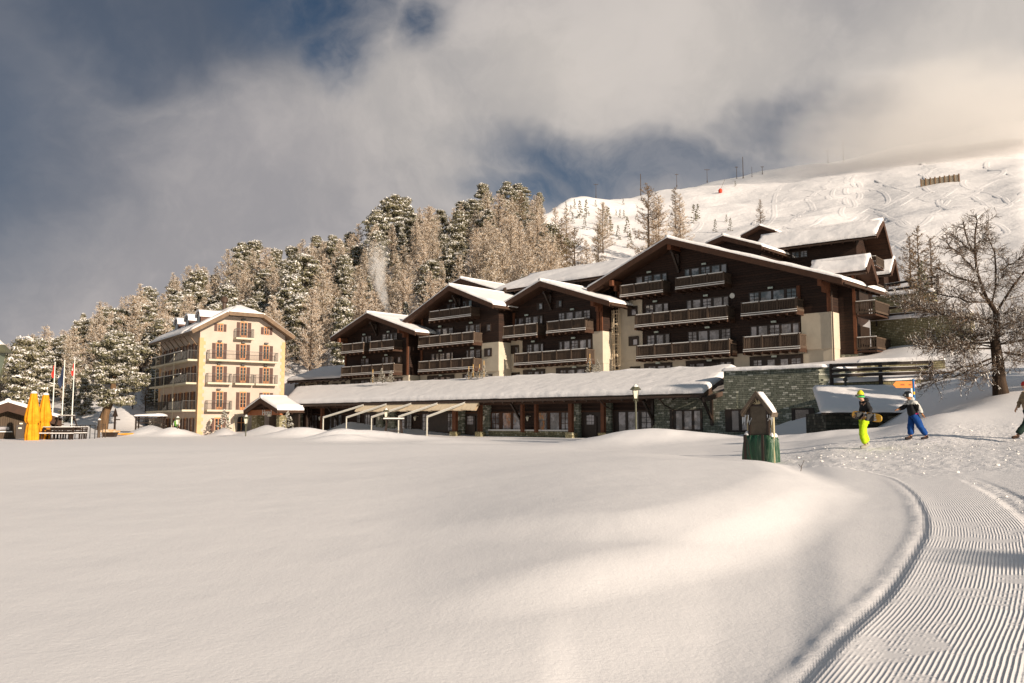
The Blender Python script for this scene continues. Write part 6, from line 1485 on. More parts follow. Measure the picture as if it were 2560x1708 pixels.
for (u, vb_, hh) in ((1489,518,2.2),(1450,548,5),(1466,545,5),(1480,546,4.5),(1436,523,3),(1520,590,7),(1510,565,5),(1568,595,5),(1555,592,4),(1545,600,3.5),(1575,600,2.5),(1558,512,2),(1550,545,2.4),(1560,548,2.6),(1540,540,2),(1788,580,3),(1826,578,3),(1575,620,3.5),
                     (1462,575,3),(1500,600,4),(1427,535,2.5),(1432,560,3),(1415,525,2.5),(1745,548,4),(1735,560,5)):
    q_ = hitH(u, vb_, 105, 500)
    if q_ and free(q_.x, q_.y, 2): plant('sapling', tr_r.randrange(3), q_.x, q_.y, hh, group='young conifers on the snow slope'); SPOT.append((q_.x, q_.y, 2))
# the rest of the forest
n_for = 0; tries = 0
while n_for < 250 and tries < 20000:
    tries += 1; u = tr_r.uniform(-60, 1400); p = u2phi(u); 
    Yb_ = np.interp(u, [0, 300, 430, 527, 690, 780, 1000, 1200, 1400], [100, 104, 118, 120, 118, 118, 116, 113, 112])
    Yr_ = np.interp(u, [0, 800, 1000, 1200, 1350, 1400], [186, 190, 192, 195, 180, 150])
    Y = Yb_+(Yr_-Yb_)*tr_r.random()**.85
    if 235 < u < 400 and Y < 122: continue
    if 690 < u < 770 and Y < 126: continue
    x = XU(u, Y); dmin = tr_r.uniform(3.6, 6.2)
    if not free(x, Y, dmin): continue
    pk = tr_r.random(); near_low = Y < 130
    left = u < 600
    if pk < (.16 if u > 900 else .34): kind, i = 'pine', tr_r.randrange(6)
    elif pk < (.22 if u > 900 else .44): kind, i = 'spruce', tr_r.randrange(4)
    else: kind, i = 'larch', tr_r.randrange(6)
    hh = {'pine': tr_r.uniform(7.5, 11), 'spruce': tr_r.uniform(6.5, 10.5), 'larch': tr_r.uniform(8.5, 13)}[kind]
    if Y > Yr_-8: hh *= .85
    plant(kind, i, x, Y, hh, wsc=tr_r.uniform(.85, 1.2)); SPOT.append((x, Y, 6)); n_for += 1
# bare saplings round the foot of the slope left of the hotel
for u, Y, hh in ((362, 112, 5), (330, 110, 3.5), (405, 119, 4)): plant('dlarch', 1, XU(u, Y), Y, hh, label=None)
# leaning snow-laden pine with a thick bare stem at the foot of the slope
lp = G(268, 96); lp.z = H(lp.x, lp.y); t = thing('stone_pine', 'thick snow-laden stone pine with twisted bare golden stem left of the pale hotel', 'pine', lp); m = MB()
m.tube([(-.6,0,-.5),(-.45,0,.6),(-.25,0,1.8),(.15,.1,3.0),(.35,.2,4.2),(.5,.2,6)], [.62,.55,.42,.4,.34,.2], 10); m.tube([(-.55,-.3,-.3),(-.2,-.3,1.),(-.1,-.2,2.4),(.2,-.1,3.2)], [.3,.28,.22,.16], 8); m.tube([(-.7,.1,.0),(-.9,.1,1.2),(-.5,0,2.4)], [.2,.14,.1], 6); m.build('trunk', M_barkw, t, True)
cr = bpy.data.objects.new('crown', pine_crown(901, 8.2, 6.4, 'arolla', .62, 150, 110, .02)); COL.objects.link(cr); cr.parent = t; cr.location = (.55, 0, 2.6); SPOT.append((lp.x, lp.y, 5))
# trees on the right slope behind the big larch
for i, (u, vb_, vt_, Y, k_, lb) in enumerate(((2292,700,585,84,'dlarch','slender bare larch left of the big larch, nearest the fences'),(2314,735,565,72,'dlarch','pale thin larch between the slender one and the big larch'),(2172,705,640,104,'dlarch','small bare larch emerging behind the last chalet gable'),
                                              (2345,725,590,78,'dlarch','bare larch half merged with the left side of the big larch'))):
    x = XU(u, Y); plant(k_, i % 3, x, Y, max(4, kz(vt_, Y)-H(x, Y)), label=lb)
plant('sapling', 2, XU(2322, 57), 57, 2.6, z=kz(745, 57), label='small dark young conifer at the end of the upper fences')
# ---------------- big bare larch in front
def big_larch():
    base = at(2500, 976, 38); base.z = H(base.x, base.y)-.05; sc = 38/F
    t = thing('big_larch', 'large gnarled bare larch with snow-dusted spreading branches on the right bank', 'larch', base)
    W_ = lambda u, v, dy=0: np.array([(u-2500)*sc*1.0, dy, (976-v)*sc])
    m = MB(); tp = [W_(2502,1000),W_(2502,976),W_(2499,940),W_(2499,900),W_(2496,860),W_(2493,830),W_(2502,800),W_(2500,765),W_(2480,735)]
    m.tube([tuple(p) for p in tp], [.42,.345,.28,.25,.22,.20,.16,.12,.09], 14)
    ld = [([W_(2480,735),W_(2468,700),W_(2457,660),W_(2457,620),W_(2440,590),W_(2433,560),W_(2430,535)], .065), ([W_(2457,640),W_(2456,610),W_(2458,570),W_(2465,535),W_(2463,515)], .045), ([W_(2490,750),W_(2510,700,.2),W_(2516,650,.3),W_(2515,610,.3),W_(2500,570,.3)], .05),
          ([W_(2500,770),W_(2540,700,-.3),W_(2580,650,-.4),W_(2600,590,-.3)], .05)]
    for pl, r0 in ld: m.tube([tuple(p) for p in pl], [r0*(1-i/len(pl))+.012 for i in range(len(pl))], 7)
    m.build('trunk', mat('dark_bark', (.028, .019, .014), .9, .1, (.075, .05, .035), 4, .05, 9, stretch=(1, 1, .2)), t, True)
    rg = np.random.RandomState(44); A = []; B = []; w0 = []; w1 = []; Mi = []; SA = []; SB = []; SW = []
    def seg(p, q_, a, b, mi): A.append(p); B.append(q_); w0.append(a); w1.append(b); Mi.append(mi)
    def tw(p0, ax, L, lvl, th):
        n = 4; dr = nrm(ax); p = p0; pl = [p]
        for s in range(n):
            dr = nrm(dr+rg.normal(size=3)*.20+np.array([0, 0, .05 if lvl < 2 else -.02])); q_ = p+dr*L/n; a = th*(1-s/n)+.004; seg(p, q_, a, a*.8, 0 if lvl else 2); p = q_; pl.append(p)
            if rg.rand() < (.85 if lvl == 0 else .42) : SA.append(pl[-2]+np.array([0,0,a*.9+.004])); SB.append(p+np.array([0,0,a*.8+.004])); SW.append(max(.010, a*1.0))
        if lvl >= 2: return
        k = int(L*(6.5 if lvl == 0 else 9))+2
        for _ in range(k):
            f = rg.uniform(.15, 1)*n; i = min(n-1, int(f)); q0 = pl[i]+(pl[i+1]-pl[i])*(f-i); axx = nrm(pl[i+1]-pl[i]); s_ = rg.normal(size=3)*np.array([1, 1, .6]); s_ = nrm(s_-axx*np.dot(s_, axx)); tw(q0, axx*.6+s_*.8, L*rg.uniform(.25, .45), lvl+1, th*.45)
    # long hand-placed limbs, then a fan of random ones
    limbs = [((2490,790),(2270,745),.0),((2495,795),(2250,720),.4),((2492,830),(2290,860),-.3),((2495,860),(2262,850),-.7),((2498,880),(2285,925),-.2),((2500,885),(2330,945),.5),((2485,740),(2330,700),.6),((2470,700),(2350,640),.2),((2460,665),(2370,590),-.3),
             ((2500,850),(2620,820),-.5),((2502,870),(2620,870),.2),((2500,800),(2640,760),.3),((2500,830),(2600,790),-.9),((2457,620),(2400,560),.1),((2459,600),(2500,545),.1),((2480,735),(2400,700),-.7),((2505,700),(2560,640),.4),((2516,660),(2590,610),-.2),
             ((2490,780),(2360,790),-1.0),((2492,820),(2380,820),1.0),((2497,900),(2400,935),-.8),((2495,845),(2330,830),.8)]
    for (u0, v0), (u1, v1), dy in limbs:
        a = W_(u0, v0); b = W_(u1, v1, dy*1.6); L = np.linalg.norm(b-a); n = 7; pl = []
        for k in range(n+1): f = k/n; p = a*(1-f)+b*f; p[2] += math.sin(f*math.pi)*(-.12*L*.35)+.05*rg.normal()*min(1, k); p[1] += .06*rg.normal(); pl.append(p)
        for k in range(n):
            th = .045*(1-k/n)+.010; seg(pl[k], pl[k+1], th, th*.85, 2); seg(pl[k]+np.array([0,.012,0]), pl[k+1]+np.array([0,.012,0]), th, th*.85, 2)
            SA.append(pl[k]+np.array([0,0,th*.9])); SB.append(pl[k+1]+np.array([0,0,th*.8])); SW.append(th*1.05)
        for _ in range(int(L*17)):
            f = rg.uniform(.18, 1)*n; i = min(n-1, int(f)); q0 = pl[i]+(pl[i+1]-pl[i])*(f-i); axx = nrm(pl[i+1]-pl[i]); s_ = rg.normal(size=3)*np.array([1, 1, .5]); s_ = nrm(s_-axx*np.dot(s_, axx))
            tw(q0, axx*.7+s_*.8, rg.uniform(.4, 1.15)*(1.1-.4*f/n), 1, .0145)
    for k in range(44):
        f = rg.uniform(.35, 1); idx = min(len(tp)-2, int(f*(len(tp)-1))); p0 = tp[idx]+(tp[idx+1]-tp[idx])*rg.rand(); a = rg.uniform(0, 6.3); tw(p0, np.array([math.cos(a), math.sin(a), rg.uniform(-.1, .5)]), rg.uniform(1.0, 2.2), 0, .020)
    for pl, r0 in ld:
        for k in range(34):
            f = rg.uniform(.1, .97)*(len(pl)-1); i = int(f); p0 = pl[i]+(pl[i+1]-pl[i])*(f-i); a = rg.uniform(0, 6.3); tw(p0, np.array([math.cos(a), math.sin(a), .35]), rg.uniform(.5, 1.4)*(1-.5*f/len(pl)), 0 if rg.rand() < .34 else 1, .013)
    Q = strips(rg, np.array(A), np.array(B), w0, w1); S_ = strips(rg, np.array(SA), np.array(SB), SW, SW, up=(0, 0, 1))
    me = np_mesh('crown', np.concatenate([Q, S_]), Mi+[1]*len(SA), [mat('dark_twigs', (.085, .058, .040), .9, .05, (.16, .11, .075), 3), M_tsnow, M_bark]); o = bpy.data.objects.new('crown', me); COL.objects.link(o); o.parent = t
big_larch()
# tall conifers outside the picture on the right, whose shadows fall across the bank and the track
for i, (x, y, h_) in enumerate(((29.5, 33, 11.5), (34, 31, 13.5), (39.5, 31, 14.5), (45, 30, 15), (37, 26, 13))):
    plant('spruce', i % 4, x, y, h_, label=['snowy spruce outside the view beside the stone wing', 'snowy spruce above the right bank beyond the picture edge', 'broad snowy spruce right of the big larch, out of view', 'snowy spruce furthest right on the bank', 'snowy spruce nearest the walkers, right of the picture'][i])
plant('spruce', 2, 25.3, -14.9, 9.65, label='broad snowy spruce behind the photographer whose pointed shadow crosses the groomed track', wsc=1.7)
plant('spruce', 0, 26.7, -16.2, 9.7, label='smaller snowy spruce beside the broad one behind the photographer')
# shrubs near buildings
def shrub(label, p, h, kind=0, stick=False, group=None):
    m = pine_crown(700+kind, 11, 8.5, 'spruce', .85, 90, 60, .05); t = thing('snowy_shrub', label, 'shrub', p, 0, group); o = bpy.data.objects.new('foliage', m); COL.objects.link(o); o.parent = t; o.scale = (h/11,)*3
    if stick: MB().box(-.03, .03, -.03, .03, 0, h*1.35).build('stake', mat('ochre_stake', (.55, .34, .12), .8), t)
    return t
g_ = G(560, 90.5); shrub('reddish bush thick with snow before the hotel ground-floor window', g_, 2.6, 1); g_ = G(719, 87); shrub('snow-covered conifer bush between porch and restaurant', g_, 2.4, 2)
g_ = G(375, 88.5); shrub('rounded snow-capped bush left of the hotel side door', g_, 1.5, 3); g_ = G(408, 89.5); shrub('rounded snow-capped bush right of the first one by the hotel side', g_, 1.6, 4)
for i, (u, v, Y) in enumerate(((932,953,93),(954,951,92.3),(977,950,91.6),(1172,943,85),(1183,940,84.6),(1199,940,84.2),(1210,938,83.8),(1475,925,76.3),(1494,925,75.8))):
    p = at(u, v+5, Y); shrub(['leftmost staked snowy shrub above the restaurant roof, before the smallest chalet','largest round snowy shrub above the restaurant roof before the smallest chalet','third snowy shrub from the left above the restaurant roof','first of four small staked shrubs before the three-balcony chalet','second of four small staked shrubs before the three-balcony chalet','third of four small staked shrubs before the three-balcony chalet','last and tallest of four staked shrubs before the three-balcony chalet','staked snowy shrub at the right foot of the second chalet','round snowy shrub right of the staked one at the second chalet'][i], p, [1.1,1.5,1.2,.95,1.0,1.0,1.2,1.2,1.1][i], 5+i, i in (0,3,4,5,6,7), 'staked snowy shrubs above the restaurant roof')
# labels for the forest: kind, where on the hill, and its place among its like
def region(u, y):
    if u < 120: return 'above the wooden hut'
    if u < 235: return 'behind the three flagpoles'
    if u < 345: return 'left of the pale hotel'
    if u < 520: return 'behind the hotel dormers'
    if u < 700: return 'above the pale hotel roof'
    if u < 830: return 'right of the pale hotel'
    if u < 1010: return 'above the smallest chalet'
    if u < 1250: return 'above the three-balcony chalet'
    if u < 1560: return 'above the second chalet'
    if u < 2000: return 'above the largest chalet'
    return 'right of the chalets'
ORD = ['leftmost','second from left','third from left','fourth from left','fifth from left','sixth from left','seventh from left','eighth from left','ninth from left','tenth from left','eleventh from left','twelfth from left','thirteenth from left','fourteenth from left','fifteenth from left','sixteenth from left','seventeenth from left','eighteenth from left']
DES = {'pine': 'snowy stone pine', 'spruce': 'pointed snowy spruce', 'larch': 'pale frosted larch', 'dlarch': 'brown bare larch', 'sapling': 'young green conifer'}
from collections import defaultdict
grp = defaultdict(list)
for t, kind, u, y, h, has in PLACED:
    if has: continue
    row = 'at the skyline' if y > 172 else 'in the middle rows' if y > 136 else 'in the lowest rows'
    if kind == 'sapling': row = 'on open snow'
    grp[(kind, row, region(u, y))].append((u, t, kind, row))
GN = {'pine': 'snow-laden stone pines of the hillside forest', 'spruce': 'snow-covered spruces of the hillside forest', 'larch': 'frosted larches of the hillside forest', 'dlarch': 'brown bare larches on the hillside', 'sapling': 'young conifers on the snow slope'}
for (kind, row, reg_), L in grp.items():
    L.sort(key=lambda a: a[0])
    for k, (u, t, _, _) in enumerate(L):
        t['label'] = (DES[kind]+' '+row+' '+reg_+((', '+ORD[min(k, 17)]) if len(L) > 1 else '')); t['group'] = GN[kind]

# ================= ski tracks on the upper slope
def ski_tracks():
    V = []; Fc = []; r_ = random.Random(21); P_ = []
    for k in range(13):
        u = 1560+r_.random()*960; v0 = max(370, 505-(u-1500)*.13)+r_.random()*60; v1 = v0+r_.uniform(60, 190); am = r_.uniform(18, 55); fr = r_.uniform(1.0, 3.2); dx = r_.uniform(-220, 60); ph = r_.uniform(0, 6)
        P_.append([(u+dx*f+am*math.sin(ph+f*fr*6.28), v0+(v1-v0)*f+6*math.sin(ph+f*fr*12)) for f in [i/46 for i in range(47)]])
    P_.append([(1870+i*14, 595-3*i+14*math.sin(i*.8)) for i in range(40)]); P_.append([(2140+i*10, 690-1.2*i+8*math.sin(i*.5)) for i in range(40)])
    P_.append([(2560-i*9, 480+i*2+30*math.sin(i*.26)) for i in range(60)]); P_.append([(2500-i*9, 560+i*2+24*math.sin(i*.3+1)) for i in range(50)])
    prof = [(-1.0, .0), (-.62, .05), (-.3, .03), (0, .02), (.3, .03), (.7, .09), (1.1, .0)]
    for pl in P_:
        w3 = []
        for u, v in pl:
            q_ = hitH(u, v, 100, 430)
            if q_ is None or (w3 and (q_-w3[-1]).length > 25): 
                if len(w3) > 3: break
                w3 = []; continue
            w3.append(q_)
        if len(w3) < 5: continue
        for _ in range(2): w3 = [w3[0]]+[(w3[i-1]+w3[i]*2+w3[i+1])/4 for i in range(1, len(w3)-1)]+[w3[-1]]
        o = len(V); n = len(prof); wv = r_.uniform(.45, .85)
        for i, p in enumerate(w3):
            d_ = (w3[min(i+1, len(w3)-1)]-w3[max(i-1, 0)]); d_.z = 0; d_.normalize(); s_ = Vector((d_.y, -d_.x, 0)); fade = min(1, i/4, (len(w3)-1-i)/4)
            for a, b in prof: q_ = p+s_*a*wv; V.append((q_.x, q_.y, H(q_.x, q_.y)+.03-.05*(abs(a) > .9)+b*fade*wv))
        for i in range(len(w3)-1):
            for j in range(n-1): Fc.append((o+i*n+j, o+i*n+j+1, o+(i+1)*n+j+1, o+(i+1)*n+j))
    me = bpy.data.meshes.new('ski_tracks'); me.from_pydata(V, [], Fc); me.polygons.foreach_set('use_smooth', [True]*len(Fc)); me.materials.append(M_snow); me.update()
    o = bpy.data.objects.new('ski_tracks', me); COL.objects.link(o); tag(o, 'curving ski tracks pressed into the upper snow slope', 'ski tracks', kind='stuff')
ski_tracks()
# clods of broken snow on the churned path
def clods():
    rg = np.random.RandomState(9); V = []; Fc = []
    ico = bmesh.new(); bmesh.ops.create_icosphere(ico, subdivisions=1, radius=1); iv = [tuple(v.co) for v in ico.verts]; fi = [tuple(v.index for v in f.verts) for f in ico.faces]; ico.free()
    n = 0
    while n < 420:
        x, y = rg.uniform(-4, 20), rg.uniform(6, 30)
        j = min(len(phis)-2, int(np.searchsorted(phis, math.atan2(x, y))-1)); i = min(NR-2, int(np.searchsorted(rs, math.hypot(x, y))-1))
        if rg.rand() > ROUGH[i, j]**1.5*1.2 or DSD[i, j] < .5: continue
        s = rg.gamma(2., .007)+.005; z = H(x, y); o = len(V); sq = rg.uniform(.6, 1.4, 3)
        for v in iv: q = (1+rg.uniform(-.25, .25)); V.append((x+v[0]*s*sq[0]*q, y+v[1]*s*sq[1]*q, z+s*.3+v[2]*s*.7*q))
        Fc += [tuple(a+o for a in f) for f in fi]; n += 1
    me = bpy.data.meshes.new('snow_clods'); me.from_pydata(V, [], Fc); me.materials.append(M_tsnow); me.update(); o = bpy.data.objects.new('snow_clods', me); COL.objects.link(o); tag(o, 'loose crumbs of broken snow scattered over the trodden path', 'snow crumbs', kind='stuff')
clods()
g_ = Vector((*gp(2001, 1171), 0)); g_.z = H(g_.x, g_.y); t = thing('dry_twig', 'single dry twig sticking out of the snow at the bend of the track', 'twig', g_); m = MB(); m.tube([(0,0,-.05),(.03,0,.12),(.09,0,.24)], .008, 5); m.tube([(.02,0,.08),(-.04,0,.16)], .005, 4); m.build('stem', M_bark, t)

# ================= people
def skin(name, V, E, Rd, m, parent=None, sub=2, root=0):
    me = bpy.data.meshes.new(name); me.from_pydata([tuple(v) for v in V], E, []); o = bpy.data.objects.new(name+'_tmp', me); COL.objects.link(o)
    o.modifiers.new('s', 'SKIN'); sv = me.skin_vertices[0].data
    for i, r_ in enumerate(Rd): sv[i].radius = (r_, r_) if not hasattr(r_, '__len__') else r_
    sv[root].use_root = True
    o.modifiers[0].use_smooth_shade = True
    if sub: ss = o.modifiers.new('ss', 'SUBSURF'); ss.levels = sub; ss.render_levels = sub
    dg = bpy.context.evaluated_depsgraph_get(); dg.update(); m2 = bpy.data.meshes.new_from_object(o.evaluated_get(dg)); bpy.data.objects.remove(o); bpy.data.meshes.remove(me)
    m2.name = name; m2.materials.clear(); m2.materials.append(m); m2.polygons.foreach_set('use_smooth', [True]*len(m2.polygons)); r2 = bpy.data.objects.new(name, m2); COL.objects.link(r2)
    if parent: r2.parent = parent
    return r2
def chain(pts, rad, V, E, Rd, start=None):
    prev = start
    for p, r_ in zip(pts, rad): V.append(p); Rd.append(r_); i = len(V)-1; 
    return
def person(label, J, mats, loc, cat='person', extra=None, girth=1.):
    """J: joints dict in metres, facing -x.  Body is one skinned figure; clothes are skins around it."""
    g = girth
    V = []; E = []; Rd = []
    def add(p, r_, prev=None):
        V.append(p); Rd.append(r_); i = len(V)-1
        if prev is not None: E.append((prev, i))
        return i
    pel = add(J['hip'], (.13, .10)); wa = add(J['waist'], (.12, .09), pel); chs = add(J['chest'], (.15, .11), wa); nk = add(J['neck'], .055, chs)
    jw = add(J['jaw'], .062, nk); hd = add(J['head'], (.080, .088), jw); tp = add(J['top'], .058, hd); add((J['head'][0]-.105, J['head'][1], J['head'][2]-.012), .012, hd)
    for s in (0, 1):
        sh = add(J['sh'][s], .055, chs); el = add(J['el'][s], .04, sh); wr = add(J['wr'][s], .028, el)
        hp = add(J['hipj'][s], .085, pel); kn = add(J['kn'][s], .058, hp); an = add(J['an'][s], .04, kn); add(J['toe'][s], .035, an)
        pm = Vector(J['wr'][s]); fd = (pm-Vector(J['el'][s])).normalized(); sd_ = fd.cross(Vector((0, 1, .01))).normalized(); pl = add(tuple(pm+fd*.05), (.036, .018), wr)
        ax = Vector((0, 1, 0))
        for k, (off, ln_) in enumerate(((-.03, .062), (-.01, .072), (.01, .068), (.03, .052))):
            b = pm+fd*.075+ax*off; i1 = add(tuple(b), .010, pl); i2 = add(tuple(b+fd*ln_*.55+sd_*.012), .009, i1); add(tuple(b+fd*ln_*.8+sd_*.035), .008, i2)
        b = pm+fd*.03-ax*.035; i1 = add(tuple(b+sd_*.01), .012, pl); add(tuple(b+fd*.035+sd_*.03-ax*.012), .009, i1)
    body = skin('person', V, E, Rd, mats['skin'], None, 2); body.location = loc; tag(body, label, cat)
    # jacket
    V = []; E = []; Rd = []
    hem = add((J['hem'][0], J['hem'][1], J['hem'][2]-.05), (.205*g, .19*g)); wa = add(J['waist'], (.195*g, .175*g), hem); chs = add(J['chest'], (.205*g, .15*g), wa); up = add(tuple((Vector(J['chest'])+Vector(J['neck']))*.5+Vector((0,0,.015))), (.15*g, .11), chs); add(J['neck'], .085, up)
    sl_ = []
    for s in (0, 1): sh = add(J['sh'][s], .085*g, chs); el = add(J['el'][s], .075*g, sh); add(J['cuff'][s], .055*g, el)
    jk = skin('jacket', V, E, Rd, mats['jacket'], body, 2)
    # trousers
    V = []; E = []; Rd = []; pel = add((J['hip'][0], J['hip'][1], J['hip'][2]-.05), (.115*g, .105*g))
    for s in (0, 1): hp = add(J['hipj'][s], .125*g, pel); md = add(tuple((Vector(J['hipj'][s])+Vector(J['kn'][s]))*.5), .122*g, hp); kn = add(J['kn'][s], .108*g, md); cf = add(tuple((Vector(J['kn'][s])+Vector(J['an'][s]))*.5), .102*g, kn); add(tuple(Vector(J['an'][s])+Vector((0,0,.04))), .098*g, cf)
    tr = skin('trousers', V, E, Rd, mats['trousers'], body, 2)
    for o_ in (jk, tr):
        for v in o_.data.vertices: q = v.co*7; v.co += v.normal*(mnoise.noise(Vector((q.x, q.y, q.z*1.7)))*.022+mnoise.noise(q*2.6)*.010)
    for s in (0, 1):
        V = []; E = []; Rd = []; a = Vector(J['an'][s]); a0 = add(tuple(a+Vector((0,0,.05))), .062); b0 = add(tuple(a+Vector((.015,0,-.03))), .062, a0); add(tuple((a+Vector(J['toe'][s]))*.5+Vector((0,0,-.02))), .055, b0); add(tuple(Vector(J['toe'][s])+Vector((-.03,0,-.005))), .048, len(V)-1)
        skin('boot', V, E, Rd, mats['boot'], body, 2)
    # face: eyes and mouth, then whatever the figure wears on the head
    hx, hy, hz_ = J['head']; m = MB()
    for s in (-1, 1): m.lathe([(.002, -.012), (.011, -.006), (.011, .006), (.002, .012)], (hx-.082, hy+s*.032, hz_+.0), 6)
    m.build('eye', M_iron, body); MB().box(hx-.088, hx-.07, hy-.022, hy+.022, hz_-.065, hz_-.058).build('mouth', mat('lips', (.35, .12, .09), .6), body)
    m = MB(); 
    for s in (-1, 1): m.lathe([(.006, -.03), (.018, -.01), (.02, .01), (.008, .03)], (hx+.005, hy+s*.083, hz_-.01), 6, sx=1, sy=.5)
    m.build('ear', mats['skin'], body)
    if extra: extra(body, J, mats)
    return body, jk, tr
M_skin = mat('skin', (.52, .30, .20), .6, .3)
def cloth(name, c, c2=None): return mat(name, c, .8, .15, c2 or tuple(x*.7 for x in c), 9, .012, 14)
def paint_regions(o, m2, test):
    """second colour block of a garment, part of its own pattern"""
    me = o.data; me.materials.append(m2); k = len(me.materials)-1
    for p in me.polygons:
        if test(p.center): p.material_index = k
def J_(**k): return k
sc1 = 1.0
def ground_at(u, v, Y): x = XU(u, Y, v); return Vector((x, Y, H(x, Y)))
# walker with snowboard
J1 = J_(hip=(0,0,.90), waist=(.02,0,1.06), chest=(.045,0,1.27), neck=(.0,0,1.47), jaw=(-.055,0,1.535), head=(-.075,0,1.60), top=(-.07,0,1.665), hem=(.01,0,.93),
        sh=[(.05,-.19,1.40),(.05,.19,1.40)], el=[(.13,-.26,1.13),(.10,.26,1.13)], wr=[(-.10,-.25,.97),(-.16,.18,1.02)], cuff=[(-.07,-.25,.985),(-.13,.19,1.03)],
        hipj=[(0,-.10,.86),(.02,.10,.86)], kn=[(-.12,-.11,.48),(.03,.11,.50)], an=[(.0,-.11,.10),(.15,.11,.15)], toe=[(-.16,-.12,.05),(.0,.12,.05)])
def head1(b, J, mt):
    hx, hy, hz_ = J['head']
    m = MB(); m.lathe([(.100, .01), (.108, .04), (.104, .085), (.085, .135), (.055, .175), (.02, .195)], (hx+.01, hy, hz_), 14); m.build('beanie', cloth('neon_yellow_knit', (.78, .72, .04)), b, True)
    m = MB(); m.lathe([(.112, -.035), (.116, -.01), (.112, .015)], (hx+.012, hy, hz_), 14); m.build('headband', cloth('neon_green_band', (.10, .60, .15)), b, True)
    m = MB(); m.box(hx-.125, hx-.055, hy-.075, hy+.075, hz_-.005, hz_+.055); m.lathe([(.110, .012), (.116, .03), (.110, .048)], (hx+.012, hy, hz_), 14); m.build('goggles', M_iron, b)
    V = [(.09,0,1.42),(.10,0,1.50),(.075,0,1.56)]; skin('hood', V, [(0,1),(1,2)], [.10,.095,.06], mt['jacket'], b, 2)
gnd = ground_at(2162, 1127, 26.3)
b1, jk, tr = person('walker in neon trousers and yellow beanie carrying a snowboard', J1, dict(skin=M_skin, jacket=cloth('black_jacket', (.022,.022,.024)), trousers=cloth('neon_trousers', (.52,.72,.02), (.36,.56,.01)), boot=cloth('pale_boot', (.42,.40,.34))), gnd, extra=head1, girth=1.02)
t = thing('snowboard', 'orange and white snowboard carried under the arm of the neon walker', 'snowboard', gnd+Vector((-.02,-.05,1.0)), R(-77)); t.rotation_euler = (0, R(6), R(-77)); m = MB(); pr = []
for k in range(28):
    a = 2*math.pi*k/28; x = .72*math.copysign(abs(math.cos(a))**.45, math.cos(a)); z = .145*math.copysign(abs(math.sin(a))**.75, math.sin(a))*(1-.18*(1-abs(x/.72)**2)); pr.append((x, z))
t.location = gnd+Vector((-.04,-.33,.98)); m.prism(pr, -.008, .008); m.build('deck', mat('orange_board', (.80,.33,.02), .35, .5, (.75,.45,.05), 2), t); r_ = random.Random(2)
m = MB()
for k in range(16): x = r_.uniform(-.55, .45); z = r_.uniform(-.10, .10); a = r_.uniform(-.7, .7); l = r_.uniform(.05, .14); m.prism([(x-l*math.cos(a), z-l*math.sin(a)*.5), (x, z-.03), (x+l*math.cos(a), z+l*math.sin(a)*.5), (x, z+.035)], -.012-.001*k/16, -.009)
m.build('graphic', mat('white_graphic', (.75,.73,.72), .5), t); m = MB()
for x in (-.26, .24): m = MB(); m.box(x-.07, x+.07, -.09, -.01, -.12, .12); m.box(x-.05, x+.12, -.20, -.09, -.10, -.04); m.box(x-.05, x+.12, -.20, -.09, .04, .10); m.box(x+.08, x+.13, -.24, -.02, -.10, .10); m.build('binding', M_iron, t)
# walker with helmet
J2 = J_(hip=(.02,0,.80), waist=(.0,0,.95), chest=(-.04,0,1.14), neck=(-.08,0,1.30), jaw=(-.13,0,1.355), head=(-.15,0,1.42), top=(-.145,0,1.48), hem=(.02,0,.78),
        sh=[(-.03,-.17,1.23),(-.03,.17,1.23)], el=[(.10,-.23,1.0),(-.22,.20,1.02)], wr=[(.20,-.22,.80),(-.40,.16,.98)], cuff=[(.185,-.22,.83),(-.36,.17,.985)],
        hipj=[(.02,-.09,.77),(.02,.09,.77)], kn=[(.16,-.10,.44),(-.05,.10,.42)], an=[(.36,-.10,.10),(-.06,.10,.09)], toe=[(.20,-.11,.04),(-.22,.11,.04)])
def head2(b, J, mt):
    hx, hy, hz_ = J['head']; m = MB(); m.lathe([(.105, -.06), (.122, -.01), (.124, .04), (.108, .09), (.07, .125), (.02, .138)], (hx+.015, hy, hz_+.01), 16); o = m.build('helmet', mat('black_gloss', (.015,.015,.017), .25, .5), b, True); paint_regions(o, mat('white_gloss', (.7,.7,.7), .3, .5), lambda c: abs(c.z-hz_-.0+.0)<.03 and c.x > hx)
    m = MB(); m.box(hx-.125, hx-.06, hy-.07, hy+.07, hz_-.02, hz_+.045); m.build('goggles', M_iron, b)
    V = [(-.01,0,1.25),(-.0,0,1.32),(-.04,0,1.37)]; skin('hood', V, [(0,1),(1,2)], [.09,.085,.05], cloth('white_fabric', (.62,.60,.56)), b, 2)
gnd = ground_at(2286, 1113, 27.6)
b2, jk, tr = person('walker in helmet, white and black jacket and blue trousers', J2, dict(skin=cloth('orange_glove', (.50,.24,.12)), jacket=cloth('black_panel', (.02,.02,.022)), trousers=cloth('blue_trousers', (.010,.062,.24), (.007,.04,.17)), boot=cloth('dark_boot', (.04,.03,.03))), gnd, extra=head2)
wf_ = cloth('white_fabric', (.62,.60,.56)); paint_regions(jk, wf_, lambda c: (c.z > 1.13 and abs(c.y) > .02) or (c.x > .07 and c.z > .86 and c.y < .2)); paint_regions(jk, cloth('pink_hem', (.62,.03,.16)), lambda c: c.x > .02 and c.z < .87 and abs(c.y) < .22)
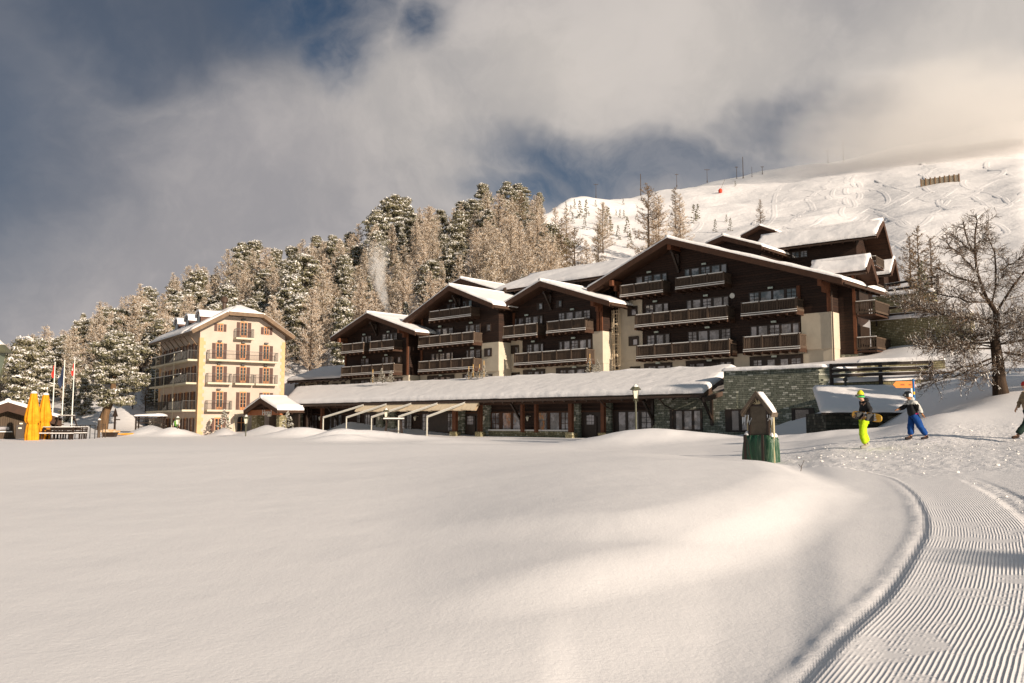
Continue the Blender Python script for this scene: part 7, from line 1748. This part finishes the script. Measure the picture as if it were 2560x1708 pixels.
# partly visible walker at the right edge
J3 = J_(hip=(0,0,.92), waist=(.02,0,1.08), chest=(.02,0,1.28), neck=(-.02,0,1.48), jaw=(-.05,0,1.55), head=(-.06,0,1.62), top=(-.055,0,1.68), hem=(.0,0,.90),
        sh=[(.02,-.19,1.41),(.02,.19,1.41)], el=[(.05,-.26,1.14),(-.08,.25,1.14)], wr=[(-.05,-.28,.92),(-.2,.25,.95)], cuff=[(-.03,-.28,.95),(-.17,.25,.97)],
        hipj=[(0,-.09,.88),(0,.09,.88)], kn=[(-.14,-.10,.50),(.20,.10,.48)], an=[(-.42,-.10,.12),(.42,.10,.14)], toe=[(-.58,-.11,.06),(.28,.11,.05)])
gnd = ground_at(2576, 1125, 26.0)
b3, jk, tr = person('walker in tan coat and dark trousers cut by the right edge', J3, dict(skin=M_skin, jacket=cloth('tan_coat', (.26,.19,.12)), trousers=cloth('dark_green_trousers', (.018,.035,.028)), boot=cloth('brown_boot', (.06,.035,.025))), gnd, girth=1.0)
J3b = b3; m = MB(); m.lathe([(.10,.0),(.105,.05),(.08,.11),(.02,.13)], (-.055,0,1.635), 12); m.build('cap', cloth('red_cap', (.5,.05,.04)), b3, True)
m = MB(); 
for k in range(80):
    a = rnd.uniform(0, 6.28); m.bar((.0, -.205, 1.2), (.0+.10*math.cos(a), -.25, 1.2+.16*math.sin(a)), .01, .01)
m.build('fur_trim', cloth('straw_fur', (.45,.42,.26)), b3)
# small person by the hotel
J4 = J_(hip=(0,0,.90), waist=(0,0,1.06), chest=(0,0,1.26), neck=(0,0,1.46), jaw=(-.01,0,1.53), head=(-.02,0,1.60), top=(-.015,0,1.66), hem=(0,0,.90),
        sh=[(0,-.19,1.40),(0,.19,1.40)], el=[(0,-.28,1.15),(0,.28,1.15)], wr=[(0,-.30,.92),(0,.30,.92)], cuff=[(0,-.30,.94),(0,.30,.94)],
        hipj=[(0,-.10,.87),(0,.10,.87)], kn=[(0,-.11,.48),(0,.11,.48)], an=[(0,-.11,.10),(0,.11,.10)], toe=[(-.14,-.12,.05),(-.14,.12,.05)])
gnd = G(441, 87.5); b4, jk, tr = person('distant person in green top and white sleeves before the hotel side door', J4, dict(skin=M_skin, jacket=cloth('green_top', (.16,.42,.05)), trousers=cloth('dark_green_trousers', (.018,.035,.028)), boot=cloth('dark_boot', (.04,.03,.03))), gnd)
b4.rotation_euler = (0, 0, R(90)); paint_regions(jk, wf_, lambda c: abs(c.y) > .17); MB().lathe([(.09,0),(.1,.05),(.06,.11),(.01,.12)], (-.015,0,1.62), 10).build('hair', cloth('dark_hair', (.03,.02,.015)), b4, True)

# ================= chimney smoke and the cloud on the ridge (volumes)
def vol_mat(name, col, dens_fn, step=0):
    m = bpy.data.materials.new(name); m.use_nodes = True; T = NT(m.node_tree); T.n.clear(); pv = T.node('ShaderNodeVolumePrincipled', {'Color': (*col, 1), 'Anisotropy': 0.}); out = T.node('ShaderNodeOutputMaterial'); T.l.new(pv.outputs[0], out.inputs['Volume'])
    dens_fn(T, pv); return m
def smoke_d(T, pv):
    v = T.node('ShaderNodeTexCoord').outputs['Object']; s_ = T.node('ShaderNodeSeparateXYZ', {0: v})
    tt = T.math('DIVIDE', s_.outputs[2], 10.2); cx = T.math('SUBTRACT', T.math('MULTIPLY', T.math('POWER', T.math('MAXIMUM', tt, 0.001), 1.2), -2.6), T.math('MULTIPLY', T.math('MULTIPLY', T.math('SINE', T.math('MULTIPLY', tt, 5.)), tt), .9))
    rr_ = T.vm('LENGTH', T.node('ShaderNodeCombineXYZ', {0: T.math('SUBTRACT', s_.outputs[0], T.math('SUBTRACT', cx, .2)), 1: s_.outputs[1]}).outputs[0]); rq = T.math('DIVIDE', rr_, T.math('MULTIPLY_ADD', tt, 2.0, .3)); edge = T.mapr(rq, .15, .95, 1, 0)
    n = T.mapr(T.noise(T.vm('MULTIPLY', v, (1, 1, .6)), 1.1, 5, .65, 1.0), .40, .66); h_ = T.mapr(s_.outputs[2], 0, 9.5, 1.0, .12, False); end = T.mapr(s_.outputs[2], 6, 10.2, 1, 0)
    T.l.new(T.math('MULTIPLY', T.math('MULTIPLY', n, h_), T.math('MULTIPLY', T.math('MULTIPLY', end, edge), 6.)), pv.inputs['Density'])
sm = MB(); pts = []; rad = []
for k in range(14):
    t_ = k/13; pts.append((-.2-2.6*t_**1.2-.9*math.sin(t_*5)*t_, 0, 10.2*t_)); rad.append(.3+2.0*t_**.8+.2*math.sin(t_*7))
sm.tube(pts, rad, 12); o = sm.build('chimney_smoke', vol_mat('smoke', (.97, .95, .93), smoke_d), None, True); o.location = CHIM; tag(o, 'thin pale smoke plume rising from the smallest chalet chimney', 'smoke', kind='stuff')
def cloud_d(T, pv):
    v = T.node('ShaderNodeTexCoord').outputs['Object']; r_ = T.vm('LENGTH', v); n = T.noise(T.vm('MULTIPLY', v, (1.6, 1.6, 1.2)), 1.6, 5, .6)
    n = T.math('SUBTRACT', T.math('ADD', T.mapr(r_, .0, 1., 1., 0, False), T.math('MULTIPLY', n, .8)), .55, clamp=True)
    T.l.new(T.math('MULTIPLY', T.mapr(r_, .75, 1., 1, 0), T.math('MULTIPLY', n, .11)), pv.inputs['Density'])
bmx = bmesh.new(); bmesh.ops.create_icosphere(bmx, subdivisions=4, radius=1); me = bpy.data.meshes.new('cloud'); bmx.to_mesh(me); bmx.free(); me.polygons.foreach_set('use_smooth', [True]*len(me.polygons))
M_cloud = vol_mat('ridge_cloud', (.90, .87, .845), cloud_d); M_cloud.cycles.volume_step_rate = 8 if hasattr(M_cloud, 'cycles') else 1; me.materials.append(M_cloud)
o = bpy.data.objects.new('ridge_cloud', me); COL.objects.link(o); o.location = at(2500, 345, 292); o.scale = (92, 72, 30); tag(o, 'pale cloud swallowing the right end of the mountain ridge', 'cloud', kind='stuff')
scene.cycles.volume_step_rate = 4; scene.cycles.volume_max_steps = 64
